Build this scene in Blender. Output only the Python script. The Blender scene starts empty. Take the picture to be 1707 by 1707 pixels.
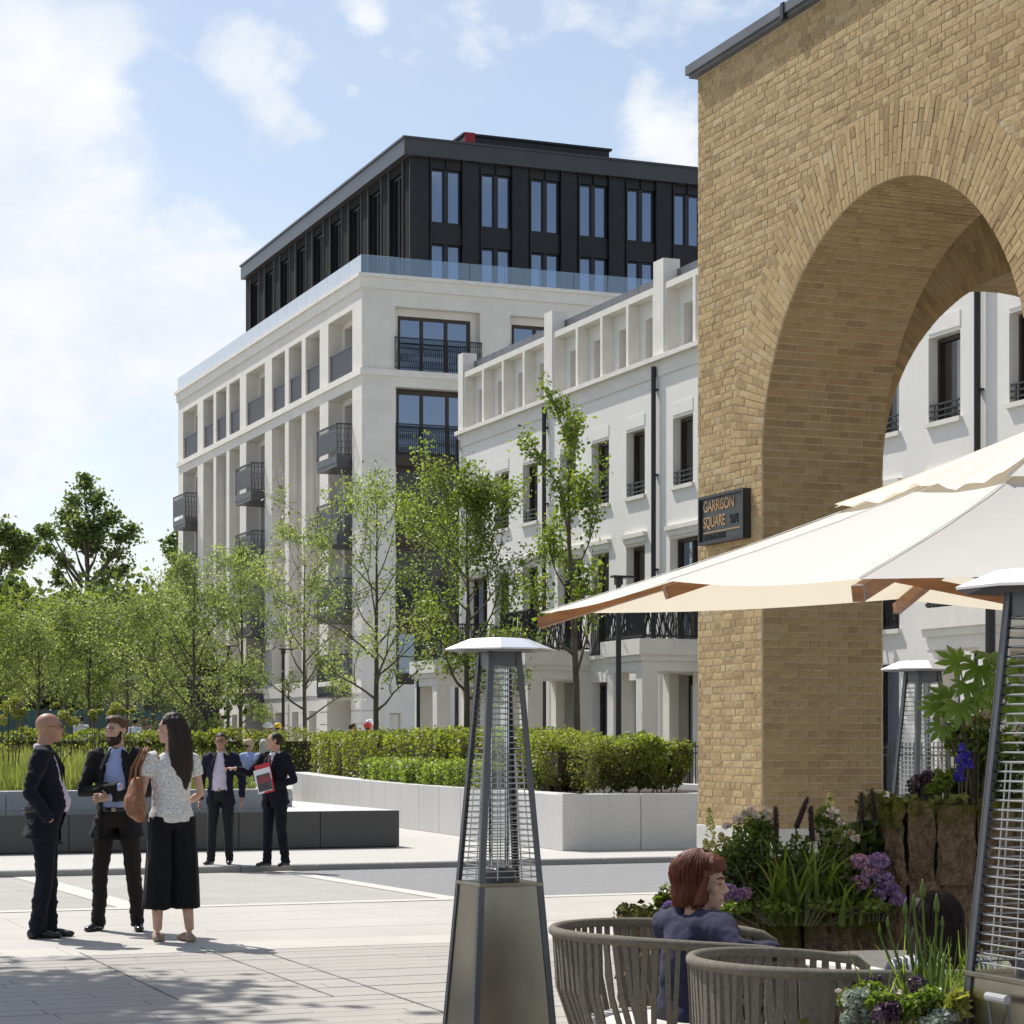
import bpy, bmesh, math, random
import numpy as np
from mathutils import Vector, Matrix, noise as mnoise
R = math.radians
rnd = random.Random(7)
sc = bpy.context.scene
col = sc.collection
# ---------------------------------------------------------------- camera, world, sun, exposure
F_PX, CX, HY, CAMZ = 3646.0, 853.5, 1237.0, 1.56
YAW = R(21.73)
cam = bpy.data.cameras.new('camera')
cam.sensor_width = 36.0
cam.lens = 36.0 * F_PX / 1707.0
cam.shift_y = (HY - 853.5) / 1707.0
cam.clip_start = 0.1
cam.clip_end = 6000
co = bpy.data.objects.new('camera', cam)
col.objects.link(co)
co.location = (0, 0, CAMZ)
co.rotation_euler = (R(90), 0, -YAW)
sc.camera = co

SUN_EL = R(54)
SUN_DIR = Vector((-0.32, 0.947, 0)).normalized() * math.cos(SUN_EL) + Vector((0, 0, math.sin(SUN_EL)))   # towards the sun
sun = bpy.data.lights.new('sun', 'SUN')
sun.energy = 4.5
sun.angle = R(0.53)
sun.color = (1.0, 0.965, 0.91)
so = bpy.data.objects.new('sun', sun)
col.objects.link(so)
so.rotation_euler = SUN_DIR.to_track_quat('Z', 'Y').to_euler()
so.location = (-30, 60, 80)

sc.view_settings.view_transform = 'Standard'
sc.view_settings.look = 'None'
sc.view_settings.gamma = 1.0
sc.view_settings.use_curve_mapping = False
sc.view_settings.exposure = 0.29
sc.cycles.max_bounces = 6
sc.cycles.diffuse_bounces = 3
sc.cycles.glossy_bounces = 3
sc.cycles.transmission_bounces = 4
sc.cycles.transparent_max_bounces = 8
sc.cycles.use_denoising = True
sc.cycles.use_adaptive_sampling = True
sc.cycles.adaptive_threshold = 0.02


def ray(x):
    k = (x - CX) / F_PX
    return Vector((0.37026 + k * 0.92892, 0.92892 - k * 0.37026, 0))


def px(x, y, d):
    """point seen at photo pixel (x, y) at depth d metres"""
    v = ray(x) * d
    return Vector((v.x, v.y, CAMZ + (HY - y) * d / F_PX))


def gp(x, y, z=0.0):
    return px(x, y, (CAMZ - z) * F_PX / (y - HY))


def atd(x, d, z=0.0):
    v = ray(x) * d
    return Vector((v.x, v.y, z))


world = bpy.data.worlds.new('World')
sc.world = world
world.use_nodes = True
wn = world.node_tree.nodes
wl = world.node_tree.links
for n in list(wn):
    wn.remove(n)


def WN(t, **kw):
    n = wn.new(t)
    for k, v in kw.items():
        setattr(n, k, v)
    return n


w_out = WN('ShaderNodeOutputWorld')
w_bg = WN('ShaderNodeBackground')
wl.new(w_bg.outputs[0], w_out.inputs[0])
w_bg.inputs[1].default_value = 0.135
sky = WN('ShaderNodeTexSky', sky_type='NISHITA')
sky.sun_disc = False
sky.sun_elevation = SUN_EL
sky.sun_rotation = math.atan2(SUN_DIR.x, SUN_DIR.y)
sky.altitude = 30
sky.air_density = 1.0
sky.dust_density = 1.2
sky.ozone_density = 1.5
tc = WN('ShaderNodeTexCoord')
DIR = tc.outputs['Generated']


def wmath(op, a, b=None, c=None, clamp=False):
    n = WN('ShaderNodeMath', operation=op)
    n.use_clamp = clamp
    for i, v in enumerate((a, b, c)):
        if v is None:
            continue
        if isinstance(v, (int, float)):
            n.inputs[i].default_value = v
        else:
            wl.new(v, n.inputs[i])
    return n.outputs[0]


# clouds: fractal noise on a cloud-deck projection, gathered into a few banks
sep = WN('ShaderNodeSeparateXYZ')
wl.new(DIR, sep.inputs[0])
den = wmath('ADD', wmath('MAXIMUM', sep.outputs[2], 0.0), 0.22)
comb = WN('ShaderNodeCombineXYZ')
wl.new(wmath('DIVIDE', sep.outputs[0], den), comb.inputs[0])
wl.new(wmath('DIVIDE', sep.outputs[1], den), comb.inputs[1])
wl.new(wmath('MULTIPLY', sep.outputs[2], 3.0), comb.inputs[2])


def wnoise(scale, detail, rough, off):
    mp = WN('ShaderNodeMapping')
    mp.inputs['Location'].default_value = off
    mp.inputs['Scale'].default_value = (1, 1, 1.45)
    wl.new(DIR, mp.inputs[0])
    n = WN('ShaderNodeTexNoise')
    n.inputs['Scale'].default_value = scale
    n.inputs['Detail'].default_value = detail
    n.inputs['Roughness'].default_value = rough
    wl.new(mp.outputs[0], n.inputs['Vector'])
    return n.outputs['Fac']


n_big = wnoise(5.0, 3, 0.5, (3.1, 1.7, 0.4))
n_fine = wnoise(17.0, 10, 0.60, (0.3, 5.2, 1.0))
n_wisp = wnoise(48.0, 6, 0.62, (2.3, 0.2, 4.0))
bank = None
for (bx, by, rad, amp) in ((70, 150, 0.062, 1.0), (-90, 330, 0.06, .9), (120, 350, 0.05, .8), (120, 560, 0.075, .85), (-60, 620, .08, .85), (290, 480, 0.05, .85), (410, 120, 0.024, .86), (450, 172, 0.030, .86), (10, 420, .05, .7), (500, 170, 0.015, .5),
                           (1110, 235, 0.028, .8), (330, 700, 0.06, .6), (150, 60, .04, .8), (585, 150, .009, .45), (610, 25, .012, .4)):
    v = (px(bx, by, 1.0) - Vector((0, 0, CAMZ))).normalized()
    s = WN('ShaderNodeVectorMath', operation='DISTANCE')
    nrm = WN('ShaderNodeVectorMath', operation='NORMALIZE')
    wl.new(DIR, nrm.inputs[0])
    wl.new(nrm.outputs[0], s.inputs[0])
    s.inputs[1].default_value = v
    val = wmath('MULTIPLY', wmath('SUBTRACT', 1.15, wmath('DIVIDE', s.outputs['Value'], rad), clamp=True), amp)
    bank = val if bank is None else wmath('MAXIMUM', bank, val)
gen = wmath('MULTIPLY', wmath('SUBTRACT', n_big, 0.50), 2.2)
dens = wmath('ADD', wmath('MULTIPLY', wmath('SUBTRACT', n_fine, 0.5), 2.6), wmath('ADD', wmath('MULTIPLY', bank, 1.5), gen))
dens = wmath('ADD', dens, wmath('MULTIPLY', wmath('SUBTRACT', n_wisp, 0.5), 0.5))
mr = WN('ShaderNodeMapRange')
mr.interpolation_type = 'SMOOTHSTEP'
wl.new(dens, mr.inputs[0])
mr.inputs[1].default_value = 0.12
mr.inputs[2].default_value = 1.05
cl = mr.outputs[0]
# hazier towards the horizon
hz = WN('ShaderNodeMapRange')
wl.new(sep.outputs[2], hz.inputs[0])
hz.inputs[1].default_value = 0.26
hz.inputs[2].default_value = 0.02
hz.inputs[3].default_value = 0.14
hz.inputs[4].default_value = 0.6
veil = wmath('MAXIMUM', hz.outputs[0], cl)
shade = WN('ShaderNodeMapRange')
wl.new(wnoise(13.0, 6, 0.6, (7.7, 2.2, 0.3)), shade.inputs[0])
shade.inputs[1].default_value = 0.38
shade.inputs[2].default_value = 0.68
ccol = WN('ShaderNodeMixRGB')
ccol.inputs[1].default_value = (5.0, 5.35, 5.85, 1)
ccol.inputs[2].default_value = (6.2, 6.25, 6.3, 1)
wl.new(shade.outputs[0], ccol.inputs[0])
skyk = WN('ShaderNodeMixRGB', blend_type='MULTIPLY')
skyk.inputs[0].default_value = 1.0
wl.new(sky.outputs[0], skyk.inputs[1])
skyk.inputs[2].default_value = (0.92, 0.88, 0.83, 1)
wmix = WN('ShaderNodeMixRGB')
wl.new(veil, wmix.inputs[0])
wl.new(skyk.outputs[0], wmix.inputs[1])
wl.new(ccol.outputs[0], wmix.inputs[2])
wl.new(wmix.outputs[0], w_bg.inputs[0])

# ---------------------------------------------------------------- helpers


class MB:
    """gathers boxes, tubes and polygons; build() links them as ONE mesh object"""

    def __init__(s):
        s.v, s.f, s.t, s.mi = [], [], [], []
        s.cur = 0.5
        s.m = 0
        s.smooth = False

    def add(s, vs, fs, t=None):
        b = len(s.v)
        s.v.extend([tuple(p) for p in vs])
        for f in fs:
            s.f.append(tuple(i + b for i in f))
            s.mi.append(s.m)
        s.t.extend([s.cur if t is None else t] * len(vs))

    def box(s, x0, x1, y0, y1, z0, z1, t=None):
        if x1 < x0: x0, x1 = x1, x0
        if y1 < y0: y0, y1 = y1, y0
        if z1 < z0: z0, z1 = z1, z0
        s.add([(x0, y0, z0), (x1, y0, z0), (x1, y1, z0), (x0, y1, z0), (x0, y0, z1), (x1, y0, z1), (x1, y1, z1), (x0, y1, z1)],
              [(0, 3, 2, 1), (4, 5, 6, 7), (0, 1, 5, 4), (1, 2, 6, 5), (2, 3, 7, 6), (3, 0, 4, 7)], t)
        return s

    def bar(s, a, b, w, h, up=Vector((0, 0, 1)), t=None):
        """box beam from a to b, w wide, h along up"""
        a, b = Vector(a), Vector(b)
        d = (b - a).normalized()
        up = Vector(up)
        sx = d.cross(up)
        if sx.length < 1e-5:
            sx = d.cross(Vector((1, 0, 0)))
        sx.normalize()
        u = sx.cross(d).normalized()
        q = []
        for c in (a, b):
            for (i, j) in ((-1, -1), (1, -1), (1, 1), (-1, 1)):
                q.append(c + sx * (i * w / 2) + u * (j * h / 2))
        s.add(q, [(0, 3, 2, 1), (4, 5, 6, 7), (0, 1, 5, 4), (1, 2, 6, 5), (2, 3, 7, 6), (3, 0, 4, 7)], t)
        return s

    def tube(s, pts, r, n=8, cap=True, t=None, squash=None, up=None):
        """round tube through pts; r number or list; squash = (axis vector, factor)"""
        pts = [Vector(p) for p in pts]
        k = len(pts)
        rs = [r] * k if isinstance(r, (int, float)) else list(r)
        nrm = None
        vs = []
        for i, p in enumerate(pts):
            d = (pts[min(i + 1, k - 1)] - pts[max(i - 1, 0)])
            if d.length < 1e-9:
                d = Vector((0, 0, 1))
            d.normalize()
            if nrm is None:
                ref = Vector(up) if up is not None else (Vector((0, 0, 1)) if abs(d.z) < 0.9 else Vector((1, 0, 0)))
                nrm = (ref - d * ref.dot(d)).normalized()
            else:
                nrm = (nrm - d * nrm.dot(d))
                if nrm.length < 1e-6:
                    nrm = d.orthogonal()
                nrm.normalize()
            b = d.cross(nrm)
            rr = rs[i]
            ra, rb = (rr if isinstance(rr, (tuple, list)) else (rr, rr))
            for j in range(n):
                a = 2 * math.pi * j / n
                vs.append(p + nrm * (math.cos(a) * ra) + b * (math.sin(a) * rb))
        fs = []
        for i in range(k - 1):
            for j in range(n):
                j2 = (j + 1) % n
                fs.append((i * n + j, i * n + j2, (i + 1) * n + j2, (i + 1) * n + j))
        if cap:
            fs.append(tuple(range(n - 1, -1, -1)))
            fs.append(tuple((k - 1) * n + j for j in range(n)))
        s.add(vs, fs, t)
        return s

    def ell(s, c, r, nu=12, nv=8, rot=None, t=None):
        c = Vector(c)
        r = (r, r, r) if isinstance(r, (int, float)) else r
        vs = [Vector((0, 0, r[2]))]
        for i in range(1, nv):
            th = math.pi * i / nv
            for j in range(nu):
                a = 2 * math.pi * j / nu
                vs.append(Vector((r[0] * math.sin(th) * math.cos(a), r[1] * math.sin(th) * math.sin(a), r[2] * math.cos(th))))
        vs.append(Vector((0, 0, -r[2])))
        fs = []
        for j in range(nu):
            fs.append((0, 1 + j, 1 + (j + 1) % nu))
        for i in range(nv - 2):
            for j in range(nu):
                a = 1 + i * nu
                fs.append((a + j, a + nu + j, a + nu + (j + 1) % nu, a + (j + 1) % nu))
        L = len(vs) - 1
        a = 1 + (nv - 2) * nu
        for j in range(nu):
            fs.append((L, a + (j + 1) % nu, a + j))
        if rot is not None:
            vs = [rot @ p for p in vs]
        s.add([c + p for p in vs], fs, t)
        return s

    def lathe(s, prof, n=16, c=(0, 0, 0), t=None):
        vs, fs = [], []
        for (r, z) in prof:
            for j in range(n):
                a = 2 * math.pi * j / n
                vs.append((c[0] + r * math.cos(a), c[1] + r * math.sin(a), c[2] + z))
        for i in range(len(prof) - 1):
            for j in range(n):
                j2 = (j + 1) % n
                fs.append((i * n + j, i * n + j2, (i + 1) * n + j2, (i + 1) * n + j))
        fs.append(tuple(range(n - 1, -1, -1)))
        fs.append(tuple((len(prof) - 1) * n + j for j in range(n)))
        s.add(vs, fs, t)
        return s

    def prism(s, poly, z0, z1, t=None):
        n = len(poly)
        vs = [(p[0], p[1], z0) for p in poly] + [(p[0], p[1], z1) for p in poly]
        fs = [tuple(range(n - 1, -1, -1)), tuple(range(n, 2 * n))]
        for i in range(n):
            j = (i + 1) % n
            fs.append((i, j, n + j, n + i))
        s.add(vs, fs, t)
        return s

    def mesh(s, name, mats, off=(0, 0, 0)):
        me = bpy.data.meshes.new(name)
        ox, oy, oz = off
        me.from_pydata([(x - ox, y - oy, z - oz) for (x, y, z) in s.v], [], s.f)
        if not isinstance(mats, (list, tuple)):
            mats = [mats]
        for m in mats:
            me.materials.append(m)
        if len(mats) > 1:
            me.polygons.foreach_set('material_index', s.mi)
        at = me.attributes.new('tint', 'FLOAT', 'POINT')
        at.data.foreach_set('value', s.t)
        if s.smooth:
            me.polygons.foreach_set('use_smooth', [True] * len(me.polygons))
        me.update()
        return me

    def build(s, name, mats, parent=None, off=None, bevel=0, local=False):
        if off is None:
            off = (0, 0, 0)
            if parent is not None and not local:
                q = Vector((0, 0, 0))
                pp = parent
                while pp is not None:
                    q += pp.location
                    pp = pp.parent
                off = tuple(q)
        o = bpy.data.objects.new(name, s.mesh(name, mats, off))
        col.objects.link(o)
        if parent is not None:
            o.parent = parent
        elif off != (0, 0, 0):
            o.location = off
        if bevel:
            bv = o.modifiers.new('bevel', 'BEVEL')
            bv.width = bevel
            bv.segments = 2
            bv.limit_method = 'ANGLE'
            bv.angle_limit = R(40)
        return o


def tag(o, label=None, cat=None, group=None, kind=None):
    if label: o['label'] = label
    if cat: o['category'] = cat
    if group: o['group'] = group
    if kind: o['kind'] = kind
    return o


def thing(name, label, cat, loc=(0, 0, 0), rz=0.0, group=None):
    o = bpy.data.objects.new(name, None)
    col.objects.link(o)
    o.empty_display_size = 0.2
    o.location = loc
    o.rotation_euler = (0, 0, rz)
    return tag(o, label, cat, group)


def copy_tree(o, parent=None):
    c = o.copy()
    col.objects.link(c)
    if parent is not None:
        c.parent = parent
    for ch in list(o.children):
        copy_tree(ch, c)
    return c


def np_mesh(name, verts, faces, mat, tint=None, smooth=False):
    """verts (n,3), faces (m,k) arrays"""
    me = bpy.data.meshes.new(name)
    verts = np.asarray(verts, dtype=np.float32)
    faces = np.asarray(faces, dtype=np.int32)
    m, k = faces.shape
    me.vertices.add(len(verts))
    me.vertices.foreach_set('co', verts.ravel())
    me.loops.add(m * k)
    me.loops.foreach_set('vertex_index', faces.ravel())
    me.polygons.add(m)
    me.polygons.foreach_set('loop_start', np.arange(m, dtype=np.int32) * k)
    me.update(calc_edges=True)
    me.validate()
    me.materials.append(mat)
    if tint is not None:
        at = me.attributes.new('tint', 'FLOAT', 'POINT')
        at.data.foreach_set('value', np.asarray(tint, dtype=np.float32))
    if smooth:
        me.polygons.foreach_set('use_smooth', [True] * len(me.polygons))
    return me


def link(name, me, parent=None, loc=None):
    o = bpy.data.objects.new(name, me)
    col.objects.link(o)
    if parent is not None:
        o.parent = parent
    if loc is not None:
        o.location = loc
    return o


# ---------------------------------------------------------------- materials
def mat_new(name):
    m = bpy.data.materials.new(name)
    m.use_nodes = True
    nt = m.node_tree
    b = nt.nodes['Principled BSDF']
    return m, nt, b


def ramp(nt, stops, fac):
    r = nt.nodes.new('ShaderNodeValToRGB')
    el = r.color_ramp.elements
    while len(el) < len(stops):
        el.new(0.5)
    for e, (p, c) in zip(el, stops):
        e.position = p
        e.color = (c[0], c[1], c[2], 1)
    nt.links.new(fac, r.inputs[0])
    return r.outputs[0]


def noise_n(nt, scale, detail=4, rough=0.55, coord='Object', stretch=None):
    t = nt.nodes.new('ShaderNodeTexCoord')
    n = nt.nodes.new('ShaderNodeTexNoise')
    n.inputs['Scale'].default_value = scale
    n.inputs['Detail'].default_value = detail
    n.inputs['Roughness'].default_value = rough
    src = t.outputs[coord]
    if stretch:
        mp = nt.nodes.new('ShaderNodeMapping')
        mp.inputs['Scale'].default_value = stretch
        nt.links.new(src, mp.inputs[0])
        src = mp.outputs[0]
    nt.links.new(src, n.inputs['Vector'])
    return n.outputs['Fac']


def bump(nt, b, h, strength=0.3, dist=0.01):
    n = nt.nodes.new('ShaderNodeBump')
    n.inputs['Strength'].default_value = strength
    n.inputs['Distance'].default_value = dist
    nt.links.new(h, n.inputs['Height'])
    nt.links.new(n.outputs[0], b.inputs['Normal'])


def simple(name, c, rough=0.6, metal=0.0, var=0.12, nscale=6.0, bumpk=0.0, bscale=60.0, spec=None, stretch=None, sheen=0):
    m, nt, b = mat_new(name)
    f = noise_n(nt, nscale, stretch=stretch)
    lo = tuple(x * (1 - var) for x in c)
    hi = tuple(min(1, x * (1 + var)) for x in c)
    nt.links.new(ramp(nt, [(0.3, lo), (0.7, hi)], f), b.inputs['Base Color'])
    b.inputs['Roughness'].default_value = rough
    b.inputs['Metallic'].default_value = metal
    if spec is not None:
        b.inputs['Specular IOR Level'].default_value = spec
    if sheen:
        b.inputs['Sheen Weight'].default_value = sheen
    if bumpk:
        bump(nt, b, noise_n(nt, bscale), bumpk)
    return m


def mix_rgb(nt, fac, a, b, blend='MIX'):
    n = nt.nodes.new('ShaderNodeMixRGB')
    n.blend_type = blend
    for i, v in ((0, fac), (1, a), (2, b)):
        if isinstance(v, (int, float)):
            n.inputs[i].default_value = v
        elif isinstance(v, tuple):
            n.inputs[i].default_value = (v[0], v[1], v[2], 1)
        else:
            nt.links.new(v, n.inputs[i])
    return n.outputs[0]


def tint_n(nt):
    a = nt.nodes.new('ShaderNodeAttribute')
    a.attribute_name = 'tint'
    return a.outputs['Fac']


def wallcoord(nt):
    g = nt.nodes.new('ShaderNodeNewGeometry')
    s = nt.nodes.new('ShaderNodeSeparateXYZ')
    nt.links.new(g.outputs['Position'], s.inputs[0])
    ad = nt.nodes.new('ShaderNodeMath')
    nt.links.new(s.outputs[0], ad.inputs[0])
    nt.links.new(s.outputs[1], ad.inputs[1])
    c = nt.nodes.new('ShaderNodeCombineXYZ')
    nt.links.new(ad.outputs[0], c.inputs[0])
    nt.links.new(s.outputs[2], c.inputs[1])
    return c.outputs[0]


def ashlar(name, c, w=1.1, h=0.55, k=0.07, rough=0.75):
    m, nt, b = mat_new(name)
    bt = nt.nodes.new('ShaderNodeTexBrick')
    nt.links.new(wallcoord(nt), bt.inputs['Vector'])
    bt.inputs['Scale'].default_value = 1.0
    bt.inputs['Brick Width'].default_value = w
    bt.inputs['Row Height'].default_value = h
    bt.inputs['Mortar Size'].default_value = 0.004
    bt.inputs['Mortar Smooth'].default_value = 0.3
    bt.inputs['Color1'].default_value = tuple(x * (1 - k) for x in c) + (1,)
    bt.inputs['Color2'].default_value = tuple(min(1, x * (1 + k)) for x in c) + (1,)
    bt.inputs['Mortar'].default_value = tuple(x * 0.82 for x in c) + (1,)
    n1 = noise_n(nt, 0.9, 5, 0.6)
    n2 = noise_n(nt, 9.0, 5, 0.6, stretch=(1, 1, 0.25))
    c1 = mix_rgb(nt, 0.35, bt.outputs['Color'], ramp(nt, [(0.3, tuple(x * 0.90 for x in c)), (0.7, tuple(min(1, x * 1.06) for x in c))], n1))
    c2 = mix_rgb(nt, 0.22, c1, ramp(nt, [(0.3, tuple(x * 0.86 for x in c)), (0.7, tuple(min(1, x * 1.06) for x in c))], n2))
    nt.links.new(c2, b.inputs['Base Color'])
    b.inputs['Roughness'].default_value = rough
    b.inputs['Specular IOR Level'].default_value = 0.25
    bump(nt, b, noise_n(nt, 35.0, 4), 0.08, 0.01)
    return m


def glass_dark(name, c=(0.02, 0.025, 0.03), rough=0.04, spec=0.8, refl=0.0):
    m, nt, b = mat_new(name)
    b.inputs['Base Color'].default_value = c + (1,)
    b.inputs['Roughness'].default_value = rough
    b.inputs['Specular IOR Level'].default_value = spec
    b.inputs['IOR'].default_value = 1.6
    f = noise_n(nt, 0.7, 2)
    bump(nt, b, f, 0.02, 0.05)
    if refl:
        gl = nt.nodes.new('ShaderNodeBsdfGlossy')
        gl.inputs['Roughness'].default_value = 0.015
        gl.inputs['Color'].default_value = (0.55, 0.70, 1.0, 1)
        mx = nt.nodes.new('ShaderNodeMixShader')
        mx.inputs[0].default_value = refl
        nt.links.new(b.outputs[0], mx.inputs[1])
        nt.links.new(gl.outputs[0], mx.inputs[2])
        nt.links.new(mx.outputs[0], nt.nodes['Material Output'].inputs[0])
    return m


M = {}
M['stone'] = ashlar('stone', (0.73, 0.695, 0.63))
M['stone2'] = ashlar('stone_white', (0.80, 0.775, 0.725), 1.6, 0.62, 0.03)
M['trim'] = simple('stone_trim', (0.75, 0.715, 0.65), 0.7, var=0.06, nscale=2.5, bumpk=0.05)
M['black'] = simple('dark_metal', (0.022, 0.022, 0.024), 0.42, 0.2, var=0.15)
M['bronze'] = simple('bronze_metal', (0.055, 0.040, 0.030), 0.45, 0.4, var=0.15)
M['char'] = simple('charcoal_cladding', (0.022, 0.021, 0.021), 0.38, 0.45, var=0.18, nscale=1.2)
M['char_grey'] = simple('grey_fascia', (0.06, 0.059, 0.06), 0.36, 0.3, var=0.12, nscale=1.0)
M['mesh_grey'] = simple('balcony_metal', (0.075, 0.075, 0.082), 0.45, 0.3, var=0.15, nscale=4)
M['glass'] = glass_dark('window_glass', (0.012, 0.018, 0.03), refl=0.24)
M['glass_black'] = glass_dark('unlit_glass', (0.01, 0.01, 0.012), 0.1, 0.3)
M['fin'] = simple('pale_fin', (0.13, 0.13, 0.13), 0.4, 0.4)
M['glass_brown'] = glass_dark('window_blind_glass', (0.035, 0.026, 0.022), 0.12, 0.4)
M['curtain'] = simple('curtain_cloth', (0.45, 0.46, 0.46), 0.8, var=0.2, nscale=8, stretch=(8, 8, .1))
M['red'] = simple('red_panel', (0.35, 0.012, 0.02), 0.5)
M['lead'] = simple('lead_sheet', (0.13, 0.135, 0.145), 0.5, 0.2, var=0.15, nscale=3)


def clear_glass(name, tint, alpha):
    m, nt, b = mat_new(name)
    out = nt.nodes['Material Output']
    tr = nt.nodes.new('ShaderNodeBsdfTransparent')
    tr.inputs[0].default_value = tint + (1,)
    gl = nt.nodes.new('ShaderNodeBsdfGlossy')
    gl.inputs['Roughness'].default_value = 0.02
    gl.inputs['Color'].default_value = (0.9, 0.95, 1, 1)
    fr = nt.nodes.new('ShaderNodeFresnel')
    fr.inputs[0].default_value = 1.75
    mx = nt.nodes.new('ShaderNodeMixShader')
    ad = nt.nodes.new('ShaderNodeMath')
    ad.operation = 'ADD'
    nt.links.new(fr.outputs[0], ad.inputs[0])
    ad.inputs[1].default_value = alpha
    nt.links.new(ad.outputs[0], mx.inputs[0])
    nt.links.new(tr.outputs[0], mx.inputs[1])
    nt.links.new(gl.outputs[0], mx.inputs[2])
    nt.links.new(mx.outputs[0], out.inputs[0])
    nt.nodes.remove(b)
    return m


M['balus_glass'] = clear_glass('balustrade_glass', (0.80, 0.88, 0.95), 0.06)
M['balus_painted_cloud'] = clear_glass('painted_cloud_glass', (0.97, 0.98, 1.0), 0.25)
_nt = M['balus_painted_cloud'].node_tree
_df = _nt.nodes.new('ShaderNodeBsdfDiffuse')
_df.inputs[0].default_value = (0.85, 0.86, 0.87, 1)  # painted reflection: diffuse white stands for bright cloud mirrored in the panes
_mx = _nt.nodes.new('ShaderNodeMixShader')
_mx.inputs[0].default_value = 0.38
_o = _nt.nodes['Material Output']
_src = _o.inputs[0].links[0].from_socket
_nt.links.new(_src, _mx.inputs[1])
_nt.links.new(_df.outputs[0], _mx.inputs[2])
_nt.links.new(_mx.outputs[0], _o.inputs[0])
M['char_matte'] = simple('matt_charcoal_cladding', (0.014, 0.0135, 0.0135), 0.75, 0.0, var=0.15, nscale=1.2, spec=.12)
M['tube_glass'] = clear_glass('heater_glass', (0.93, 0.95, 0.94), 0.03)
# ================================================================ ground, roads, paving


def paving_mat(name, c, bw, bh, k=0.08, mort=0.012, mdark=0.6, rough=0.8, streak=True):
    m, nt, b = mat_new(name)
    g = nt.nodes.new('ShaderNodeNewGeometry')
    bt = nt.nodes.new('ShaderNodeTexBrick')
    nt.links.new(g.outputs['Position'], bt.inputs['Vector'])
    bt.inputs['Scale'].default_value = 1.0
    bt.inputs['Brick Width'].default_value = bw
    bt.inputs['Row Height'].default_value = bh
    bt.inputs['Mortar Size'].default_value = mort
    bt.inputs['Color1'].default_value = tuple(x * (1 - k) for x in c) + (1,)
    bt.inputs['Color2'].default_value = tuple(x * (1 + k) for x in c) + (1,)
    bt.inputs['Mortar'].default_value = tuple(x * mdark for x in c) + (1,)
    n1 = noise_n(nt, 0.35, 5, 0.6, coord='Object')
    n2 = noise_n(nt, 60.0, 3, 0.6)
    c1 = mix_rgb(nt, 0.4, bt.outputs['Color'], ramp(nt, [(0.3, tuple(x * 0.86 for x in c)), (0.7, tuple(x * 1.1 for x in c))], n1))
    c2 = mix_rgb(nt, 0.25, c1, ramp(nt, [(0.35, tuple(x * 0.7 for x in c)), (0.65, tuple(x * 1.25 for x in c))], n2))
    nt.links.new(c2, b.inputs['Base Color'])
    b.inputs['Roughness'].default_value = rough
    b.inputs['Specular IOR Level'].default_value = 0.3
    bump(nt, b, bt.outputs['Fac'], -0.3, 0.004)
    return m


def piece_mat(name, c, k=0.14, rough=0.8, warm=0.0, grain=(40, 40, 40), big=0.5):
    """stone whose colour varies from piece to piece"""
    m, nt, b = mat_new(name)
    oi = nt.nodes.new('ShaderNodeObjectInfo')
    lo = tuple(x * (1 - k) for x in c)
    hi = tuple(x * (1 + k) for x in c)
    base = ramp(nt, [(0.0, lo), (1.0, hi)], oi.outputs['Random'])
    g = nt.nodes.new('ShaderNodeNewGeometry')
    n = nt.nodes.new('ShaderNodeTexNoise')
    mp = nt.nodes.new('ShaderNodeMapping')
    mp.inputs['Scale'].default_value = grain
    nt.links.new(g.outputs['Position'], mp.inputs[0])
    nt.links.new(mp.outputs[0], n.inputs['Vector'])
    n.inputs['Scale'].default_value = 1.0
    n.inputs['Detail'].default_value = 5
    n2 = nt.nodes.new('ShaderNodeTexNoise')
    nt.links.new(g.outputs['Position'], n2.inputs['Vector'])
    n2.inputs['Scale'].default_value = big
    n2.inputs['Detail'].default_value = 5
    c1 = mix_rgb(nt, 0.34, base, ramp(nt, [(0.3, tuple(x * 0.68 for x in c)), (0.7, tuple(x * 1.2 for x in c))], n.outputs['Fac']))
    c2 = mix_rgb(nt, 0.5, c1, ramp(nt, [(0.3, tuple(x * 0.84 for x in c)), (0.7, tuple(x * 1.1 for x in c))], n2.outputs['Fac']))
    nt.links.new(c2, b.inputs['Base Color'])
    b.inputs['Roughness'].default_value = rough
    b.inputs['Specular IOR Level'].default_value = 0.3
    bump(nt, b, n.outputs['Fac'], 0.12, 0.005)
    return m


M['plank'] = piece_mat('plank_paver_stone', (0.375, 0.35, 0.315), 0.10, grain=(9, 45, 40))
M['slab'] = piece_mat('pale_slab_stone', (0.455, 0.432, 0.395), 0.035, big=0.8)
M['slab_band'] = piece_mat('cream_slab_stone', (0.50, 0.475, 0.425), 0.05, big=0.8)
M['bed'] = simple('joint_bed', (0.16, 0.15, 0.14), 0.9)
M['pave_far'] = paving_mat('pale_paving', (0.47, 0.45, 0.415), 1.2, 0.6, 0.03, 0.004, 0.9)
M['pave_near'] = paving_mat('near_paving', (0.375, 0.35, 0.315), 1.17, 0.24, 0.08, 0.006, 0.45)
M['setts'] = paving_mat('grey_setts', (0.37, 0.355, 0.325), 0.42, 0.11, 0.20, 0.008, 0.6)
M['pale_strip'] = simple('pale_strip_stone', (0.52, 0.495, 0.445), 0.8, var=0.05, nscale=2)
M['asphalt'] = simple('asphalt', (0.21, 0.21, 0.212), 0.85, var=0.28, nscale=40, bumpk=0.5, bscale=120, stretch=(.35, 1, 1))
M['kerb'] = piece_mat('kerb_stone', (0.30, 0.295, 0.28), 0.12)
M['soil'] = simple('soil', (0.05, 0.038, 0.028), 0.95, var=0.4, nscale=14, bumpk=0.6)
M['far_ground'] = simple('far_ground', (0.22, 0.22, 0.20), 0.9, var=0.2, nscale=0.3)

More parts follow.
